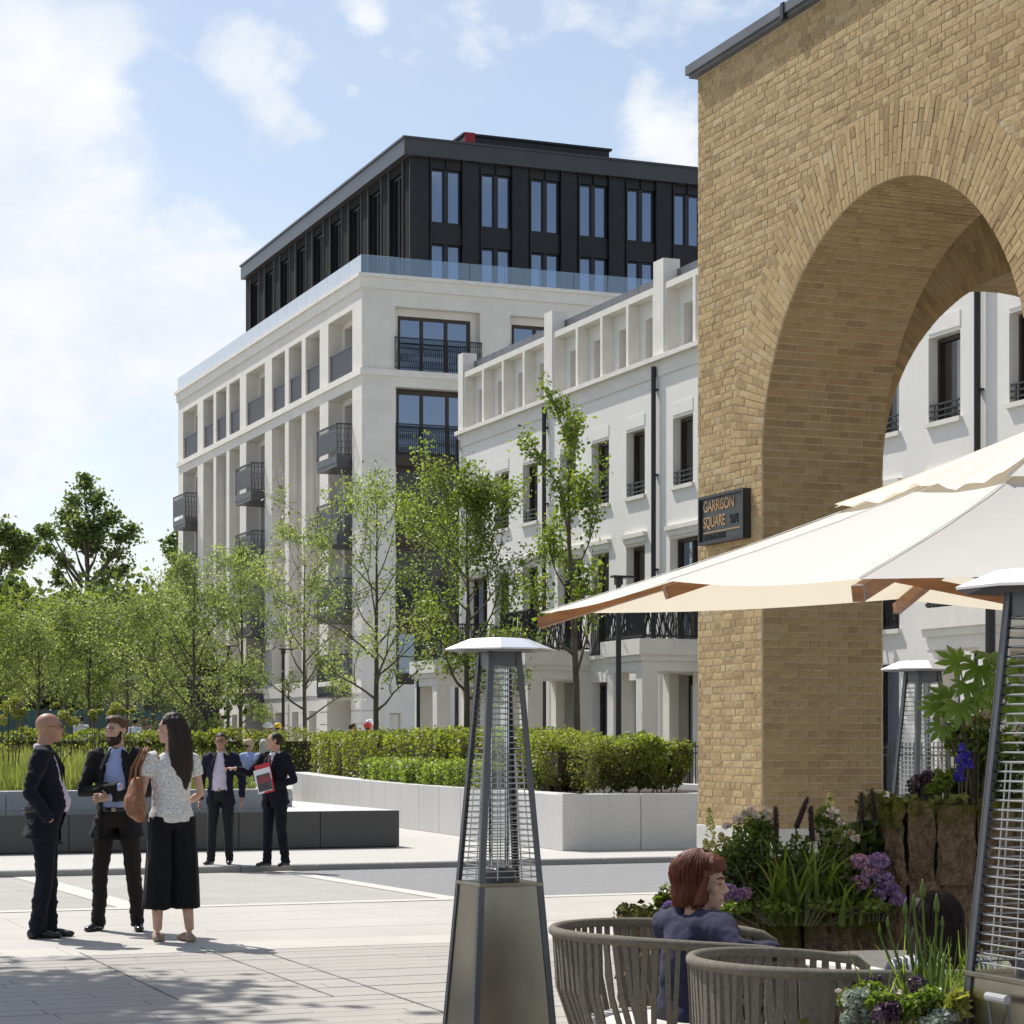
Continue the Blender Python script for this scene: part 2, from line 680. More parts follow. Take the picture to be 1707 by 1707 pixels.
g = MB()
g.add([(-1500, -300, -0.14), (1500, -300, -0.14), (1500, 2500, -0.14), (-1500, 2500, -0.14)], [(0, 1, 2, 3)])
tag(g.build('ground', M['far_ground']), kind='structure')

# ---- near plaza: plank pavers and slabs, each its own piece
QB0, QB1, QR, QK = 16.0, 16.72, 20.45, 26.75
plaza = MB().box(-14, 30, -8, QR, -0.13, -0.026).build('plaza', M['bed'])
tag(plaza, kind='structure')
b = MB()
b.box(-14, 30, -8, 9.995, -0.024, 0.0)
b.box(-14, -1.905, 10.0, QB0, -0.024, 0.0)
b.box(12.0, 30, 10.0, QB0, -0.024, 0.0)
b.box(-14, -1.905, QB0 + .005, QR - .005, -0.024, 0.0)
b.box(15.0, 30, QB0 + .005, QR - .005, -0.024, 0.0)
b.build('outer_paving', M['pave_near'], plaza)
pm_cache = {}


def slab_mesh(w, l, mat, name, thick=0.024, bev=0.004):
    key = (round(w, 3), round(l, 3), mat.name)
    if key not in pm_cache:
        m = MB()
        x, y = w / 2, l / 2
        m.add([(-x, -y, -thick), (x, -y, -thick), (x, y, -thick), (-x, y, -thick),
               (-x, -y, -bev), (x, -y, -bev), (x, y, -bev), (-x, y, -bev),
               (-x + bev, -y + bev, 0), (x - bev, -y + bev, 0), (x - bev, y - bev, 0), (-x + bev, y - bev, 0)],
              [(0, 1, 5, 4), (1, 2, 6, 5), (2, 3, 7, 6), (3, 0, 4, 7), (4, 5, 9, 8), (5, 6, 10, 9), (6, 7, 11, 10), (7, 4, 8, 11), (8, 9, 10, 11)])
        pm_cache[key] = m.mesh(name, mat)
    return pm_cache[key]


rp = random.Random(3)
rows = 25
rh = (QB0 - 10.0) / rows
for i in range(rows):
    x = -1.9
    y = 10.0 + rh * (i + 0.5)
    off = rp.uniform(0.3, 1.0)
    first = True
    while x < 11.99:
        L = rp.choice((0.9, 1.2, 1.5))
        if first:
            L = off * 1.2
            first = False
        L = min(L, 12.0 - x)
        if 12.0 - (x + L) < 0.25:
            L = 12.0 - x
        gap = 0.008 if rp.random() < 0.55 else 0.014
        o = link('paver', slab_mesh(round(L, 2) - 0.008, rh - gap, M['plank'], 'paver'), plaza, (x + L / 2, y, -0.001 - rp.uniform(0, 0.003)))
        x += L
for (qa, qb, n, L, mt, nm) in ((QB0, QB1, 1, 1.35, 'slab_band', 'border_slab'), (QB1, QR, 4, 1.9, 'slab', 'paving_slab')):
    h = (qb - qa) / n
    for i in range(n):
        k = 0
        x = -1.9 - rp.uniform(0, L * .9)
        while x < 15:
            x2 = min(x + L, 15.0)
            if x2 > -1.9:
                xa = max(x, -1.9)
                link(nm, slab_mesh(round(x2 - xa, 2) - 0.007, h - 0.007, M[mt], nm), plaza, ((xa + x2) / 2, qa + h * (i + .5), -0.001 - rp.uniform(0, .0015)))
            x = x2
# long dark drainage joints running away from the viewer
for (xa, ya, xb, yb) in ((133, 1588, 272, 1668), (335, 1580, 528, 1662), (454, 1591, 745, 1712)):
    a, b_ = gp(xa, ya), gp(xb, yb)
    m = MB()
    m.box(a.x - .0055, a.x + .0055, b_.y, a.y, -0.004, 0.002)
    m.build('drain_slot', M['bed'], plaza)

# ---- road: setts, pale strips and asphalt, dipping to the kerb
road = MB()
def slope(q):
    return -0.003 - 0.07 * max(0, min(1, (q - QR) / (QK - QR)))
road.add([(-16, QR, slope(QR)), (7.42, QR, slope(QR)), (7.42, QK, slope(QK)), (-16, QK, slope(QK))], [(0, 1, 2, 3)])
tag(road.build('road', M['setts']), kind='structure')
asp = MB()
asp.add([(7.62, QR + .0, slope(QR)), (30, QR, slope(QR)), (30, QK, slope(QK)), (7.62, QK, slope(QK))], [(0, 1, 2, 3)])
tag(asp.build('asphalt_road', M['asphalt']), kind='structure')
st = MB()
for (pa, pb) in ((4.18, 4.48), (7.40, 7.64)):
    st.add([(pa, QR, slope(QR) + .005), (pb, QR, slope(QR) + .005), (pb, QK, slope(QK) + .005), (pa, QK, slope(QK) + .005)], [(0, 1, 2, 3)])
st.add([(-16, QR - .16, .003), (30, QR - .16, .003), (30, QR + .06, .003), (-16, QR + .06, .003)], [(0, 1, 2, 3)])
tag(st.build('pale_paving_strips', M['pale_strip']), kind='structure')
kb = MB().box(-16, 30, QK, QK + .2, -.13, -.075).build('kerb', M['bed'])
tag(kb, kind='structure')
km = {}
x = -6.0
while x < 19.0:
    me = slab_mesh(0.99, 0.196, M['kerb'], 'kerb_stone', 0.11, 0.012)
    link('kerb_stone', me, kb, (x + .5, QK + .1, 0.004))
    x += 1.0
MB().box(-16, -6.01, QK, QK + .196, -.07, .004).box(19.01, 30, QK, QK + .196, -.07, .004).build('kerb_run', M['kerb'], kb)
pv = MB().box(-30, 60, QK + .203, 83.9, -.13, 0)
pv.box(-30, 26.9, 83.9, 125, -.13, 0)
tag(pv.build('pavement', M['pave_far']), kind='structure')

# ================================================================ brick pavilion with four arches
BP0, BP1 = 10.29, 17.55          # outer faces along x
BQ0, BQ1 = 13.24, 20.56          # outer faces along y
PIER = 1.41
ZS, RA, ZTOP, ZPL = 4.30, 2.25, 8.52, 0.70
QC = (BQ0 + BQ1) / 2
PC = (BP0 + BP1) / 2


def brick_mat(name, use_obj, kk=1.0):
    sc_ = lambda c: tuple(x * kk * (1.0 if i == 0 else (0.97 if kk < 1 else 1.0)) for i, x in enumerate(c))
    m, nt, b = mat_new(name)
    if use_obj:
        oi = nt.nodes.new('ShaderNodeObjectInfo')
        f = oi.outputs['Random']
    else:
        f = tint_n(nt)
    base = ramp(nt, [(0.0, (0.25, 0.16, 0.085)), (0.18, (0.36, 0.245, 0.125)), (0.5, (0.47, 0.33, 0.165)), (0.8, (0.54, 0.40, 0.21)), (1.0, (0.48, 0.39, 0.25))], f)
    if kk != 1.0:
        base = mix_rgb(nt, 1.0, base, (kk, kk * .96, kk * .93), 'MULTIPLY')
    n1 = noise_n(nt, 28.0, 6, 0.65)
    n2 = noise_n(nt, 1.3, 4, 0.6)
    c1 = mix_rgb(nt, 0.35, base, ramp(nt, [(0.3, (0.31, 0.21, 0.11)), (0.7, (0.60, 0.46, 0.27))], n1))
    c2 = mix_rgb(nt, 0.22, c1, ramp(nt, [(0.35, (0.33, 0.22, 0.11)), (0.65, (0.50, 0.38, 0.21))], n2))
    nt.links.new(c2, b.inputs['Base Color'])
    b.inputs['Roughness'].default_value = 0.9
    b.inputs['Specular IOR Level'].default_value = 0.15
    bump(nt, b, n1, 0.4, 0.010)
    return m


M['brick'] = brick_mat('buff_brick', False)
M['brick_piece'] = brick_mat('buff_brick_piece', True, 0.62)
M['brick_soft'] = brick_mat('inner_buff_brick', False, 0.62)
M['mortar'] = simple('mortar', (0.54, 0.455, 0.32), 0.95, var=0.12, nscale=12, bumpk=0.4, spec=.1)
M['plinth'] = simple('plinth_stone', (0.60, 0.58, 0.53), 0.7, var=0.05)

pav = thing('brick_archway', 'tall buff brick archway on square piers with a street sign', 'archway', (PC, QC, 0))
ZTW = ZTOP
INS = 0.003


def arch_core(mb, axis, c, a0, a1, lo, hi):
    """wall slab with a round arch, axis 'q': wall runs along y, thickness lo..hi along x"""
    def P(u, z, w):
        return (w, u, z) if axis == 'q' else (u, w, z)
    N = 40
    quads = [[(a0, ZPL), (c - RA - .002, ZPL), (c - RA - .002, ZTW), (a0, ZTW)], [(c + RA + .002, ZPL), (a1, ZPL), (a1, ZTW), (c + RA + .002, ZTW)]]
    rr = RA + 0.002
    for i in range(N):
        t0, t1 = math.pi * (1 - i / N), math.pi * (1 - (i + 1) / N)
        u0, u1 = c + rr * math.cos(t0), c + rr * math.cos(t1)
        quads.append([(u0, ZS + rr * math.sin(t0)), (u1, ZS + rr * math.sin(t1)), (u1, ZTW), (u0, ZTW)])
    for q in quads:
        vs = [P(u, z, lo) for (u, z) in q] + [P(u, z, hi) for (u, z) in q]
        mb.add(vs, [(0, 1, 2, 3), (7, 6, 5, 4), (0, 4, 5, 1), (1, 5, 6, 2), (2, 6, 7, 3), (3, 7, 4, 0)])


core = MB()
e = INS
arch_core(core, 'q', QC, BQ0 + e, BQ1 - e, BP0 + e, BP0 + PIER - .04 - e)
arch_core(core, 'q', QC, BQ0 + e, BQ1 - e, BP1 - PIER + .04 + e, BP1 - e)
arch_core(core, 'p', PC, BP0 + PIER - .05 - e, BP1 - PIER + .05 + e, BQ1 - PIER + e, BQ1 - e - .002)
arch_core(core, 'p', PC, BP0 + PIER - .05 - e, BP1 - PIER + .05 + e, BQ0 + e + .002, BQ0 + PIER - e)
core.box(BP0 + .2, BP1 - .2, BQ0 + .2, BQ1 - .2, ZTW - .25, ZTW - .004)
core.build('wall', M['mortar'], pav)
for (x0, x1) in ((BP0 - .012, BP0 + 1.37 + .012), (BP1 - 1.37 - .012, BP1 + .012)):
    for (y0, y1) in ((BQ0 - .012, BQ0 + PIER + .012), (BQ1 - PIER - .012, BQ1 + .012)):
        MB().box(x0, x1, y0, y1, 0, ZPL).build('plinth', M['plinth'], pav, bevel=.008)
cp = MB()
cp.box(BP0 - .07, BP1 + .07, BQ0 - .07, BQ1 + .07, ZTOP, ZTOP + .035)
cp.box(BP0 - .10, BP1 + .10, BQ0 - .10, BQ1 + .10, ZTOP + .035, ZTOP + .13)
cp.build('coping', M['lead'], pav)
for q in (18.55, 14.9):
    cj = MB()
    cj.box(BP0 - .112, BP0 - .06, q - .03, q + .03, ZTOP - .02, ZTOP + .14)
    cj.build('coping_clip', M['black'], pav)

brs = MB()           # inner, smoother bricks
brb = MB()           # all bricks past the 300 built singly
rb = random.Random(11)
PITCH = 0.075
piece_variants = {}


def piece_mesh(L, k):
    """single brick, face towards -y, length L along x"""
    key = (L, k)
    if key not in piece_variants:
        r2 = random.Random(hash((round(L * 1000), k)) & 0xffff)
        m = MB()
        h = 0.0645
        j = lambda s: r2.uniform(-s, s)
        x, z = L / 2, h / 2
        f = [(-x + j(.004), -.014 + j(.003), -z + j(.003)), (x + j(.004), -.014 + j(.003), -z + j(.003)), (x + j(.004), -.014 + j(.003), z + j(.003)), (-x + j(.004), -.014 + j(.003), z + j(.003))]
        bk = [(-x, .02, -z), (x, .02, -z), (x, .02, z), (-x, .02, z)]
        mid = (j(.3) * x, -.0165, j(.3) * z)
        m.add(f + bk + [mid], [(0, 1, 8), (1, 2, 8), (2, 3, 8), (3, 0, 8), (0, 4, 5, 1), (1, 5, 6, 2), (2, 6, 7, 3), (3, 7, 4, 0)])
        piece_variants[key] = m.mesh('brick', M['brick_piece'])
    return piece_variants[key]


def face_brick(P, u0, u1, z0, z1, out, rough, t, tgt=None):
    """P(u, z, d): point on the wall, d outwards"""
    j = lambda s: rb.uniform(-s, s)
    s = 0.003 * rough
    c = [P(u0 + j(s), z0 + j(s), out + j(s)), P(u1 + j(s), z0 + j(s), out + j(s)), P(u1 + j(s), z1 + j(s), out + j(s)), P(u0 + j(s), z1 + j(s), out + j(s))]
    bk = [P(u0, z0, -.03), P(u1, z0, -.03), P(u1, z1, -.03), P(u0, z1, -.03)]
    a, b_ = 0.5 + j(.25), 0.5 + j(.25)
    mid = P(u0 + (u1 - u0) * a, z0 + (z1 - z0) * b_, out + rb.uniform(0.0, 0.0065) * rough)
    (brb if tgt is None else tgt).add(c + bk + [mid], [(0, 1, 8), (1, 2, 8), (2, 3, 8), (3, 0, 8), (0, 4, 5, 1), (1, 5, 6, 2), (2, 6, 7, 3), (3, 7, 4, 0)], t)


def rtint():
    v = rb.gauss(0.5, 0.25)
    if rb.random() < 0.14:
        v = rb.uniform(0.0, 0.2)
    return max(0, min(1, v))


def brick_face(P, u0, u1, z0, z1, cu, ring, rough, single=None):
    i = 0
    z = z0
    while z + PITCH * .9 < z1:
        stretch = (i % 2 == 0)
        L = 0.225 if stretch else 0.1125
        u = u0
        k = 0
        while u < u1 - 0.02:
            w = L
            if not stretch and k == 1:
                w = 0.056
            if stretch and k == 0:
                w = 0.225
            ue = min(u + w, u1)
            if u1 - ue < 0.04:
                ue = u1
            um, zm = (u + ue) / 2, z + PITCH / 2
            keep = True
            if cu is not None:
                if zm > ZS:
                    keep = math.hypot(um - cu, zm - ZS) > RA + ring - 0.035
                else:
                    keep = abs(um - cu) > RA + .01
                    # clip to the jamb
                    if keep and abs(u - cu) < RA: u = cu + RA
                    if keep and abs(ue - cu) < RA: ue = cu - RA
            if keep:
                if single is not None and single(um, zm, stretch):
                    pass
                else:
                    face_brick(P, u + .004, ue - .005, z + .0045, z + PITCH - .0055, rb.uniform(0.003, 0.008), rough, rtint())
            u = ue
            k += 1
        z += PITCH
        i += 1


singles = []
# front face (towards -x) : rough faced, raked by the sun
brick_face(lambda u, z, d: (BP0 - d + .004, u, z), BQ0, BQ1, ZPL, ZTOP, QC, 0.69, 0.6)


def voussoirs(P, cu, rough, layers=3):
    """arch ring of radial bricks, bonded so that no joint runs round the arch"""
    n = int(math.pi * (RA + .34) / 0.0755)
    for i in range(n):
        a0 = math.pi * (i + .06) / n
        a1 = math.pi * (i + .94) / n
        lens = (.226, .226, .226) if i % 2 == 0 else (.111, .228, .228, .111)
        r0 = RA + .004
        for L in lens:
            r1 = r0 + L - .008
            out = rb.uniform(0.003, 0.008)
            j = lambda: rb.uniform(-.003, .003) * rough
            pts = []
            for (rr, a) in ((r0, a0), (r1, a0), (r1, a1), (r0, a1)):
                pts.append((cu + rr * math.cos(a), ZS + rr * math.sin(a)))
            fr = [P(u, z, out + j()) for (u, z) in pts]
            bk = [P(u, z, -.03) for (u, z) in pts]
            mu = sum(p[0] for p in pts) / 4
            mz = sum(p[1] for p in pts) / 4
            brb.add(fr + bk + [P(mu, mz, out + rb.uniform(0, .005) * rough)],
                    [(0, 1, 8), (1, 2, 8), (2, 3, 8), (3, 0, 8), (0, 4, 5, 1), (1, 5, 6, 2), (2, 6, 7, 3), (3, 7, 4, 0)], rtint())
            r0 += L


voussoirs(lambda u, z, d: (BP0 - d + .001, u, z), QC, 0.6)
# near end of the building and the sides not seen from the square
brick_face(lambda u, z, d: (u, BQ0 - d + .004, z), BP0, BP1, ZPL, ZTOP, PC, 0.69, 0.5)
voussoirs(lambda u, z, d: (u, BQ0 - d + .004, z), PC, .5)

# jamb of the front arch facing the viewer: bricks built one by one
XJ1 = BP0 + 1.37
cand = []
i = 0
z = ZPL
while z + PITCH * .9 < ZS + .02:
    stretch = (i % 2 == 1)
    u = BP0 + .012
    k = 0
    while u < XJ1 - .02:
        w = 0.225 if stretch else 0.1125
        if not stretch and k == 1: w = 0.06
        ue = min(u + w, XJ1 - .006)
        if XJ1 - ue < .045: ue = XJ1 - .006
        cand.append((u, ue, z, stretch))
        u = ue
        k += 1
    z += PITCH
    i += 1
cand.sort(key=lambda c: -(c[1] - c[0]))
for n_, (u, ue, z, stretch) in enumerate(cand):
    if n_ < 290:
        L = round(ue - u - .009, 3)
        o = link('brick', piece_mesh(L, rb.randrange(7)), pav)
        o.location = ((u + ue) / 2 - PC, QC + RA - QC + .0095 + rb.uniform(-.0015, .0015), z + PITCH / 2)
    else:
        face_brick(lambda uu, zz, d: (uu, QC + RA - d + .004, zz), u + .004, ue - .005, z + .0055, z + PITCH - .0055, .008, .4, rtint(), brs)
# the other three jambs of the arch along y and both jambs of the cross arches
brick_face(lambda u, z, d: (u, QC - RA + d - .004, z), BP0, XJ1, ZPL, ZS, None, 0, .5)
brick_face(lambda u, z, d: (PC - RA + d - .004 - .13 + .13, u, z), BQ1 - PIER, BQ1, ZPL, ZS, None, 0, .5)
# pier sides that face into the vault, above the jambs
brick_face(lambda u, z, d: (u, BQ1 - PIER - d + .004, z), XJ1, BP1 - 1.37, ZPL, ZTOP - .3, PC, 0.69, .5)
voussoirs(lambda u, z, d: (u, BQ1 - PIER - d + .004, z), PC, .5)


def soffit(P, length, seed):
    """bricks on the underside of an arch: P(angle, s, r) """
    n = int(math.pi * RA / PITCH)
    for i in range(n):
        a0, a1 = math.pi * (i + .07) / n, math.pi * (i + .91) / n
        stretch = i % 2 == 1
        s = 0.006
        k = 0
        while s < length - .02:
            w = 0.225 if stretch else 0.1125
            if not stretch and k == 1: w = .06
            se = min(s + w, length - .004)
            if length - se < .045: se = length - .004
            d = RA - rb.uniform(.002, .006)
            fr = [P(a0, s + .004, d), P(a0, se - .005, d), P(a1, se - .005, d), P(a1, s + .004, d)]
            bk = [P(a0, s + .004, RA + .03), P(a0, se - .005, RA + .03), P(a1, se - .005, RA + .03), P(a1, s + .004, RA + .03)]
            brs.add(fr + bk, [(0, 1, 2, 3), (0, 4, 5, 1), (1, 5, 6, 2), (2, 6, 7, 3), (3, 7, 4, 0)], rtint())
            s = se
            k += 1


soffit(lambda a, s, r: (BP0 + s, QC + r * math.cos(a), ZS + r * math.sin(a)), 1.37, 1)
soffit(lambda a, s, r: (PC + r * math.cos(a), BQ1 - PIER + s, ZS + r * math.sin(a)), PIER, 2)
soffit(lambda a, s, r: (BP1 - 1.37 + s, QC + r * math.cos(a), ZS + r * math.sin(a)), 1.37, 3)
ob = brb.build('brickwork', M['brick'], pav)
tag(ob, kind='stuff')
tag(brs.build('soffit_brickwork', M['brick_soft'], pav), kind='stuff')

# ---- street name sign
M['sign'] = simple('sign_enamel', (0.028, 0.031, 0.030), 0.4, var=.1)
M['gold'] = simple('gold_letters', (0.52, 0.33, 0.16), 0.45, 0.3, var=.05)
M['dark_letters'] = simple('dark_letters', (0.010, 0.010, 0.011), 0.5)
sgn = thing('street_sign', 'black square name plate lettered GARRISON SQUARE in gold on the brick pier', 'sign', (BP0 - .005, 19.88, 3.845))
SW, SH = 1.0, 0.50
MB().box(-.06, 0.02, -SW / 2, SW / 2, -SH / 2, SH / 2).build('plate', M['sign'], sgn, local=True)
fr = MB()
fr.box(-.085, -.06, -SW / 2, SW / 2, SH / 2 - .03, SH / 2).box(-.085, -.06, -SW / 2, SW / 2, -SH / 2, -SH / 2 + .03)
fr.box(-.085, -.06, -SW / 2, -SW / 2 + .03, -SH / 2 + .03, SH / 2 - .03).box(-.085, -.06, SW / 2 - .03, SW / 2, -SH / 2 + .03, SH / 2 - .03)
fr.build('frame', M['black'], sgn, local=True)
MB().box(-.066, -.06, -.40, .41, -.135, -.125).build('rule', M['gold'], sgn, local=True)


def text_on(parent, s, size, loc, mat, name='lettering', rot=(R(90), 0, R(-90)), sx=1.0, ext=0.003):
    cu = bpy.data.curves.new(name, 'FONT')
    cu.body = s
    cu.size = size
    cu.extrude = ext
    cu.offset = 0.0
    ob = bpy.data.objects.new(name, cu)
    dg = None
    col.objects.link(ob)
    ob.rotation_euler = rot
    ob.location = loc
    ob.scale = (sx, 1, 1)
    cu.materials.append(mat)
    bpy.context.view_layer.update()
    dg = bpy.context.evaluated_depsgraph_get()
    me = bpy.data.meshes.new_from_object(ob.evaluated_get(dg))
    ob2 = bpy.data.objects.new(name, me)
    col.objects.link(ob2)
    ob2.rotation_euler = rot
    ob2.location = loc
    ob2.scale = (sx, 1, 1)
    ob2.parent = parent
    bpy.data.objects.remove(ob)
    bpy.data.curves.remove(cu)
    return ob2


text_on(sgn, 'GARRISON', 0.162, (-.064, .412, .085), M['gold'], sx=0.86)
text_on(sgn, 'SQUARE', 0.162, (-.064, .412, -.078), M['gold'], sx=0.80)
text_on(sgn, 'SW1', 0.135, (-.064, -.175, -.078), M['dark_letters'], sx=0.7)
text_on(sgn, 'WESTMINSTER', 0.085, (-.064, .40, -.205), M['dark_letters'], sx=0.85)
# ================================================================ white stone apartment block


def wall_holes(mb, P, u0, u1, w0, w1, ops, t=None):
    """front skin of a wall with openings (ua, ub, wa, wb, depth) and their reveals; P(u, w, depth)"""
    us = sorted(set([u0, u1] + [o[0] for o in ops] + [o[1] for o in ops]))
    ws = sorted(set([w0, w1] + [o[2] for o in ops] + [o[3] for o in ops]))
    us = [u for u in us if u0 - 1e-6 <= u <= u1 + 1e-6]
    ws = [w for w in ws if w0 - 1e-6 <= w <= w1 + 1e-6]
    for i in range(len(us) - 1):
        run = None
        for j in range(len(ws) - 1):
            cu, cw = (us[i] + us[i + 1]) / 2, (ws[j] + ws[j + 1]) / 2
            hole = any(o[0] < cu < o[1] and o[2] < cw < o[3] for o in ops)
            if not hole:
                if run is None: run = ws[j]
            if (hole or j == len(ws) - 2) and run is not None:
                top = ws[j] if hole else ws[j + 1]
                mb.add([P(us[i], run, 0), P(us[i + 1], run, 0), P(us[i + 1], top, 0), P(us[i], top, 0)], [(0, 1, 2, 3)], t)
                run = None
    for (a, b, c, d, dep) in ops:
        for (p, q) in (((a, c), (a, d)), ((b, c), (b, d)), ((a, c), (b, c)), ((a, d), (b, d))):
            mb.add([P(p[0], p[1], 0), P(q[0], q[1], 0), P(q[0], q[1], dep), P(p[0], p[1], dep)], [(0, 1, 2, 3)], t)


AP, AQ = 26.97, 83.98
AP1, AQ1 = 52.0, 116.3
blk = thing('apartment_block', 'large white stone apartment block with deep balconies and a black two storey rooftop', 'building', (AP, AQ, 0))
wide = [(85.26, 88.61), (98.72, 102.08), (111.92, 115.2)]
narrow = [(89.87, 92.01), (92.61, 94.67), (95.30, 97.48), (103.27, 105.30), (105.90, 107.96), (108.53, 110.67)]
ZC = 20.43
PL = lambda u, w, d: (AP + d, u, w)
ops = []
for (a, b) in wide:
    ops.append((a, b, 16.65, 19.2, 1.9))
    ops.append((a, b, 0.05, 3.3, 1.2))
    ops.append((a, b, 4.2, 15.95, 1.9))
for (a, b) in narrow:
    ops.append((a, b, 16.65, 19.2, 1.5))
    ops.append((a, b, 4.2, 15.95, 1.5))
    ops.append((a + .5, b - .5, .4, 2.9, .5))
w = MB()
wall_holes(w, PL, AQ, AQ1, 0, 19.85, ops)
gw = [(28.39 + 4.99 * i, 28.39 + 4.99 * i + 3.67) for i in range(5)]
PG = lambda u, w_, d: (u, AQ + d, w_)
gops = []
for i, (a, b) in enumerate(gw):
    gops.append((a, b, 16.55, 19.2, .55))
    gops.append((a, b, 3.9, 15.95, .55))
gops.append((28.15, 28.62, 0.05, 2.72, .25))
wall_holes(w, PG, AP, AP1, 0, 19.85, gops)
# backs, ends and roof
w.add([(AP + 1.9, AQ + .6, 0), (AP + 1.9, AQ1 - .3, 0), (AP + 1.9, AQ1 - .3, 19.2), (AP + 1.9, AQ + .6, 19.2)], [(0, 1, 2, 3)])
w.add([(AP + 1.95, AQ + .56, 0), (AP1, AQ + .56, 0), (AP1, AQ + .56, 19.2), (AP + 1.95, AQ + .56, 19.2)], [(0, 1, 2, 3)])
w.add([(AP, AQ1, 0), (AP1, AQ1, 0), (AP1, AQ1, ZC), (AP, AQ1, ZC)], [(0, 1, 2, 3)])
w.add([(AP1, AQ, 0), (AP1, AQ1, 0), (AP1, AQ1, ZC), (AP1, AQ, ZC)], [(0, 1, 2, 3)])
w.build('wall', M['stone'], blk)
# stepped jambs inside the wide bays
for (a, b) in wide:
    for (z0, z1) in ((4.2, 15.95), (16.65, 19.2)):
        j = MB()
        j.box(AP + .62, AP + 1.89, b - .32, b - .002, z0, z1)
        j.box(AP + .62, AP + 1.89, a + .002, a + .25, z0, z1)
        j.box(AP + .62, AP + .9, a + .25, b - .32, z1 - .25, z1 - .002)
        j.build('bay_jamb', M['stone'], blk)
# fluted faces of the deep fins
for (a, b) in narrow:
    if abs(b - 97.48) < .01 or abs(b - 110.67) < .01:
        continue
    for k in range(5):
        x = AP + .28 + k * .235
        MB().box(x, x + .12, b - .045, b - .001, 4.3, 14.9).build('flute', M['stone'], blk)
# cornice, string course, base course, rusticated joints
c = MB()
for (z0, z1, o) in ((19.85, 20.28, .10), (20.28, ZC, .20)):
    c.box(AP - o, AP + 1.6, AQ - o, AQ1 + o, z0 + .002, z1)
    c.box(AP + 1.6, AP1, AQ - o, AQ + 1.5, z0 + .002, z1)
c.box(AP + 1.5, AP1, AQ + 1.5, AQ1, 20.1, 20.3)
c.build('cornice', M['trim'], blk)
s = MB()
s.box(AP - .10, AP - .001, AQ - .10, AQ1, 16.36, 16.62)
s.box(AP - .001, AP1, AQ - .10, AQ - .001, 16.36, 16.62)
s.box(AP - .05, AP - .001, AQ - .05, AQ1, 3.55, 4.15)
s.build('string_course', M['trim'], blk)
edges = [AQ] + [v for ab in sorted(wide + narrow) for v in ab] + [AQ1]
for i in range(0, len(edges), 2):
    a, b = edges[i], edges[i + 1]
    z = .25
    while z < 3.0:
        MB().box(AP - .05, AP - .001, a + .0, b, z, z + .47).build('stone_block', M['stone'], blk)
        z += .52
z = .25
while z < 3.0:
    MB().box(AP - .04, AP + .85, AQ - .05, AQ - .001, z, z + .47).build('stone_block', M['stone'], blk)
    z += .52


def glazing(parent, P, u0, u1, z0, z1, n, fw=.09, d=0.0, cur=None, fm='bronze', trans=False):
    """window: frame mesh with pane sub-parts"""
    m = MB()
    def bx(a, b, c_, e_, da, db):
        q = [P(x, y, dd) for dd in (da, db) for (x, y) in ((a, c_), (b, c_), (b, e_), (a, e_))]
        m.add(q, [(0, 3, 2, 1), (4, 5, 6, 7), (0, 1, 5, 4), (1, 2, 6, 5), (2, 3, 7, 6), (3, 0, 4, 7)])
    bx(u0, u1, z1 - fw, z1, d, d + .1)
    bx(u0, u1, z0, z0 + fw, d, d + .1)
    st = (u1 - u0) / n
    for i in range(n + 1):
        x = u0 + st * i
        a, b_ = x - fw / 2, x + fw / 2
        if i == 0: a, b_ = u0, u0 + fw
        if i == n: a, b_ = u1 - fw, u1
        bx(a, b_, z0 + fw, z1 - fw, d, d + .1)
    fo = m.build('window', M[fm], parent)
    g_ = MB()
    for i in range(n):
        a, b_ = u0 + st * i + fw * .4, u0 + st * (i + 1) - fw * .4
        g_.add([P(a, z0 + fw * .5, d + .06), P(b_, z0 + fw * .5, d + .06), P(b_, z1 - fw * .5, d + .06), P(a, z1 - fw * .5, d + .06)], [(0, 1, 2, 3)])
    g_.build('pane', M['glass'] if cur is None else M[cur], fo)
    return fo


floors = [4.2, 6.9, 10.1, 13.25]
for (a, b) in wide:
    for z in floors:
        glazing(blk, PL, a + .3, b - .35, z, z + 2.45, 3, d=1.75)
    glazing(blk, PL, a + .3, b - .35, 16.75, 18.9, 3, d=1.75)
    glazing(blk, PL, a + .3, b - .3, .06, 3.1, 2, d=1.05)
for (a, b) in narrow:
    for z in floors:
        glazing(blk, PL, a + .2, b - .2, z, z + 2.45, 1, d=1.35)
    glazing(blk, PL, a + .2, b - .2, 16.75, 18.9, 1, d=1.35)
    glazing(blk, PL, a + .52, b - .52, .42, 2.88, 1, fw=.06, d=.35)
for i, (a, b) in enumerate(gw[:4]):
    glazing(blk, PG, a + .22, b - .28, 16.6, 18.9, 3, fw=.13, d=.42)
    jm = MB().box(a + .001, a + .22, AQ + .38, AQ + .58, 16.552, 19.198).box(b - .28, b - .001, AQ + .38, AQ + .58, 16.552, 19.198)
    jm.box(a + .22, b - .28, AQ + .38, AQ + .58, 18.9, 19.198)
    jm.box(a + .001, a + .16, AQ + .38, AQ + .58, 3.902, 15.948).box(b - .16, b - .001, AQ + .38, AQ + .58, 3.902, 15.948)
    jm.build('window_jamb', M['stone'], blk)
    for z in floors[1:]:
        glazing(blk, PG, a + .16, b - .16, z, z + 2.6, 3, fw=.13, d=.42, cur=None if z > 13 else 'glass_brown')
    for z0, z1 in ((9.5, 10.1), (12.7, 13.25), (15.85, 15.95), (6.1, 6.9), (3.9, 4.25)):
        MB().box(a + .165, b - .165, AQ + .44, AQ + .545, z0, z1).build('spandrel_panel', M['bronze'], blk)
    glazing(blk, PG, a + .16, b - .16, 4.25, 6.1, 3, fw=.13, d=.42)
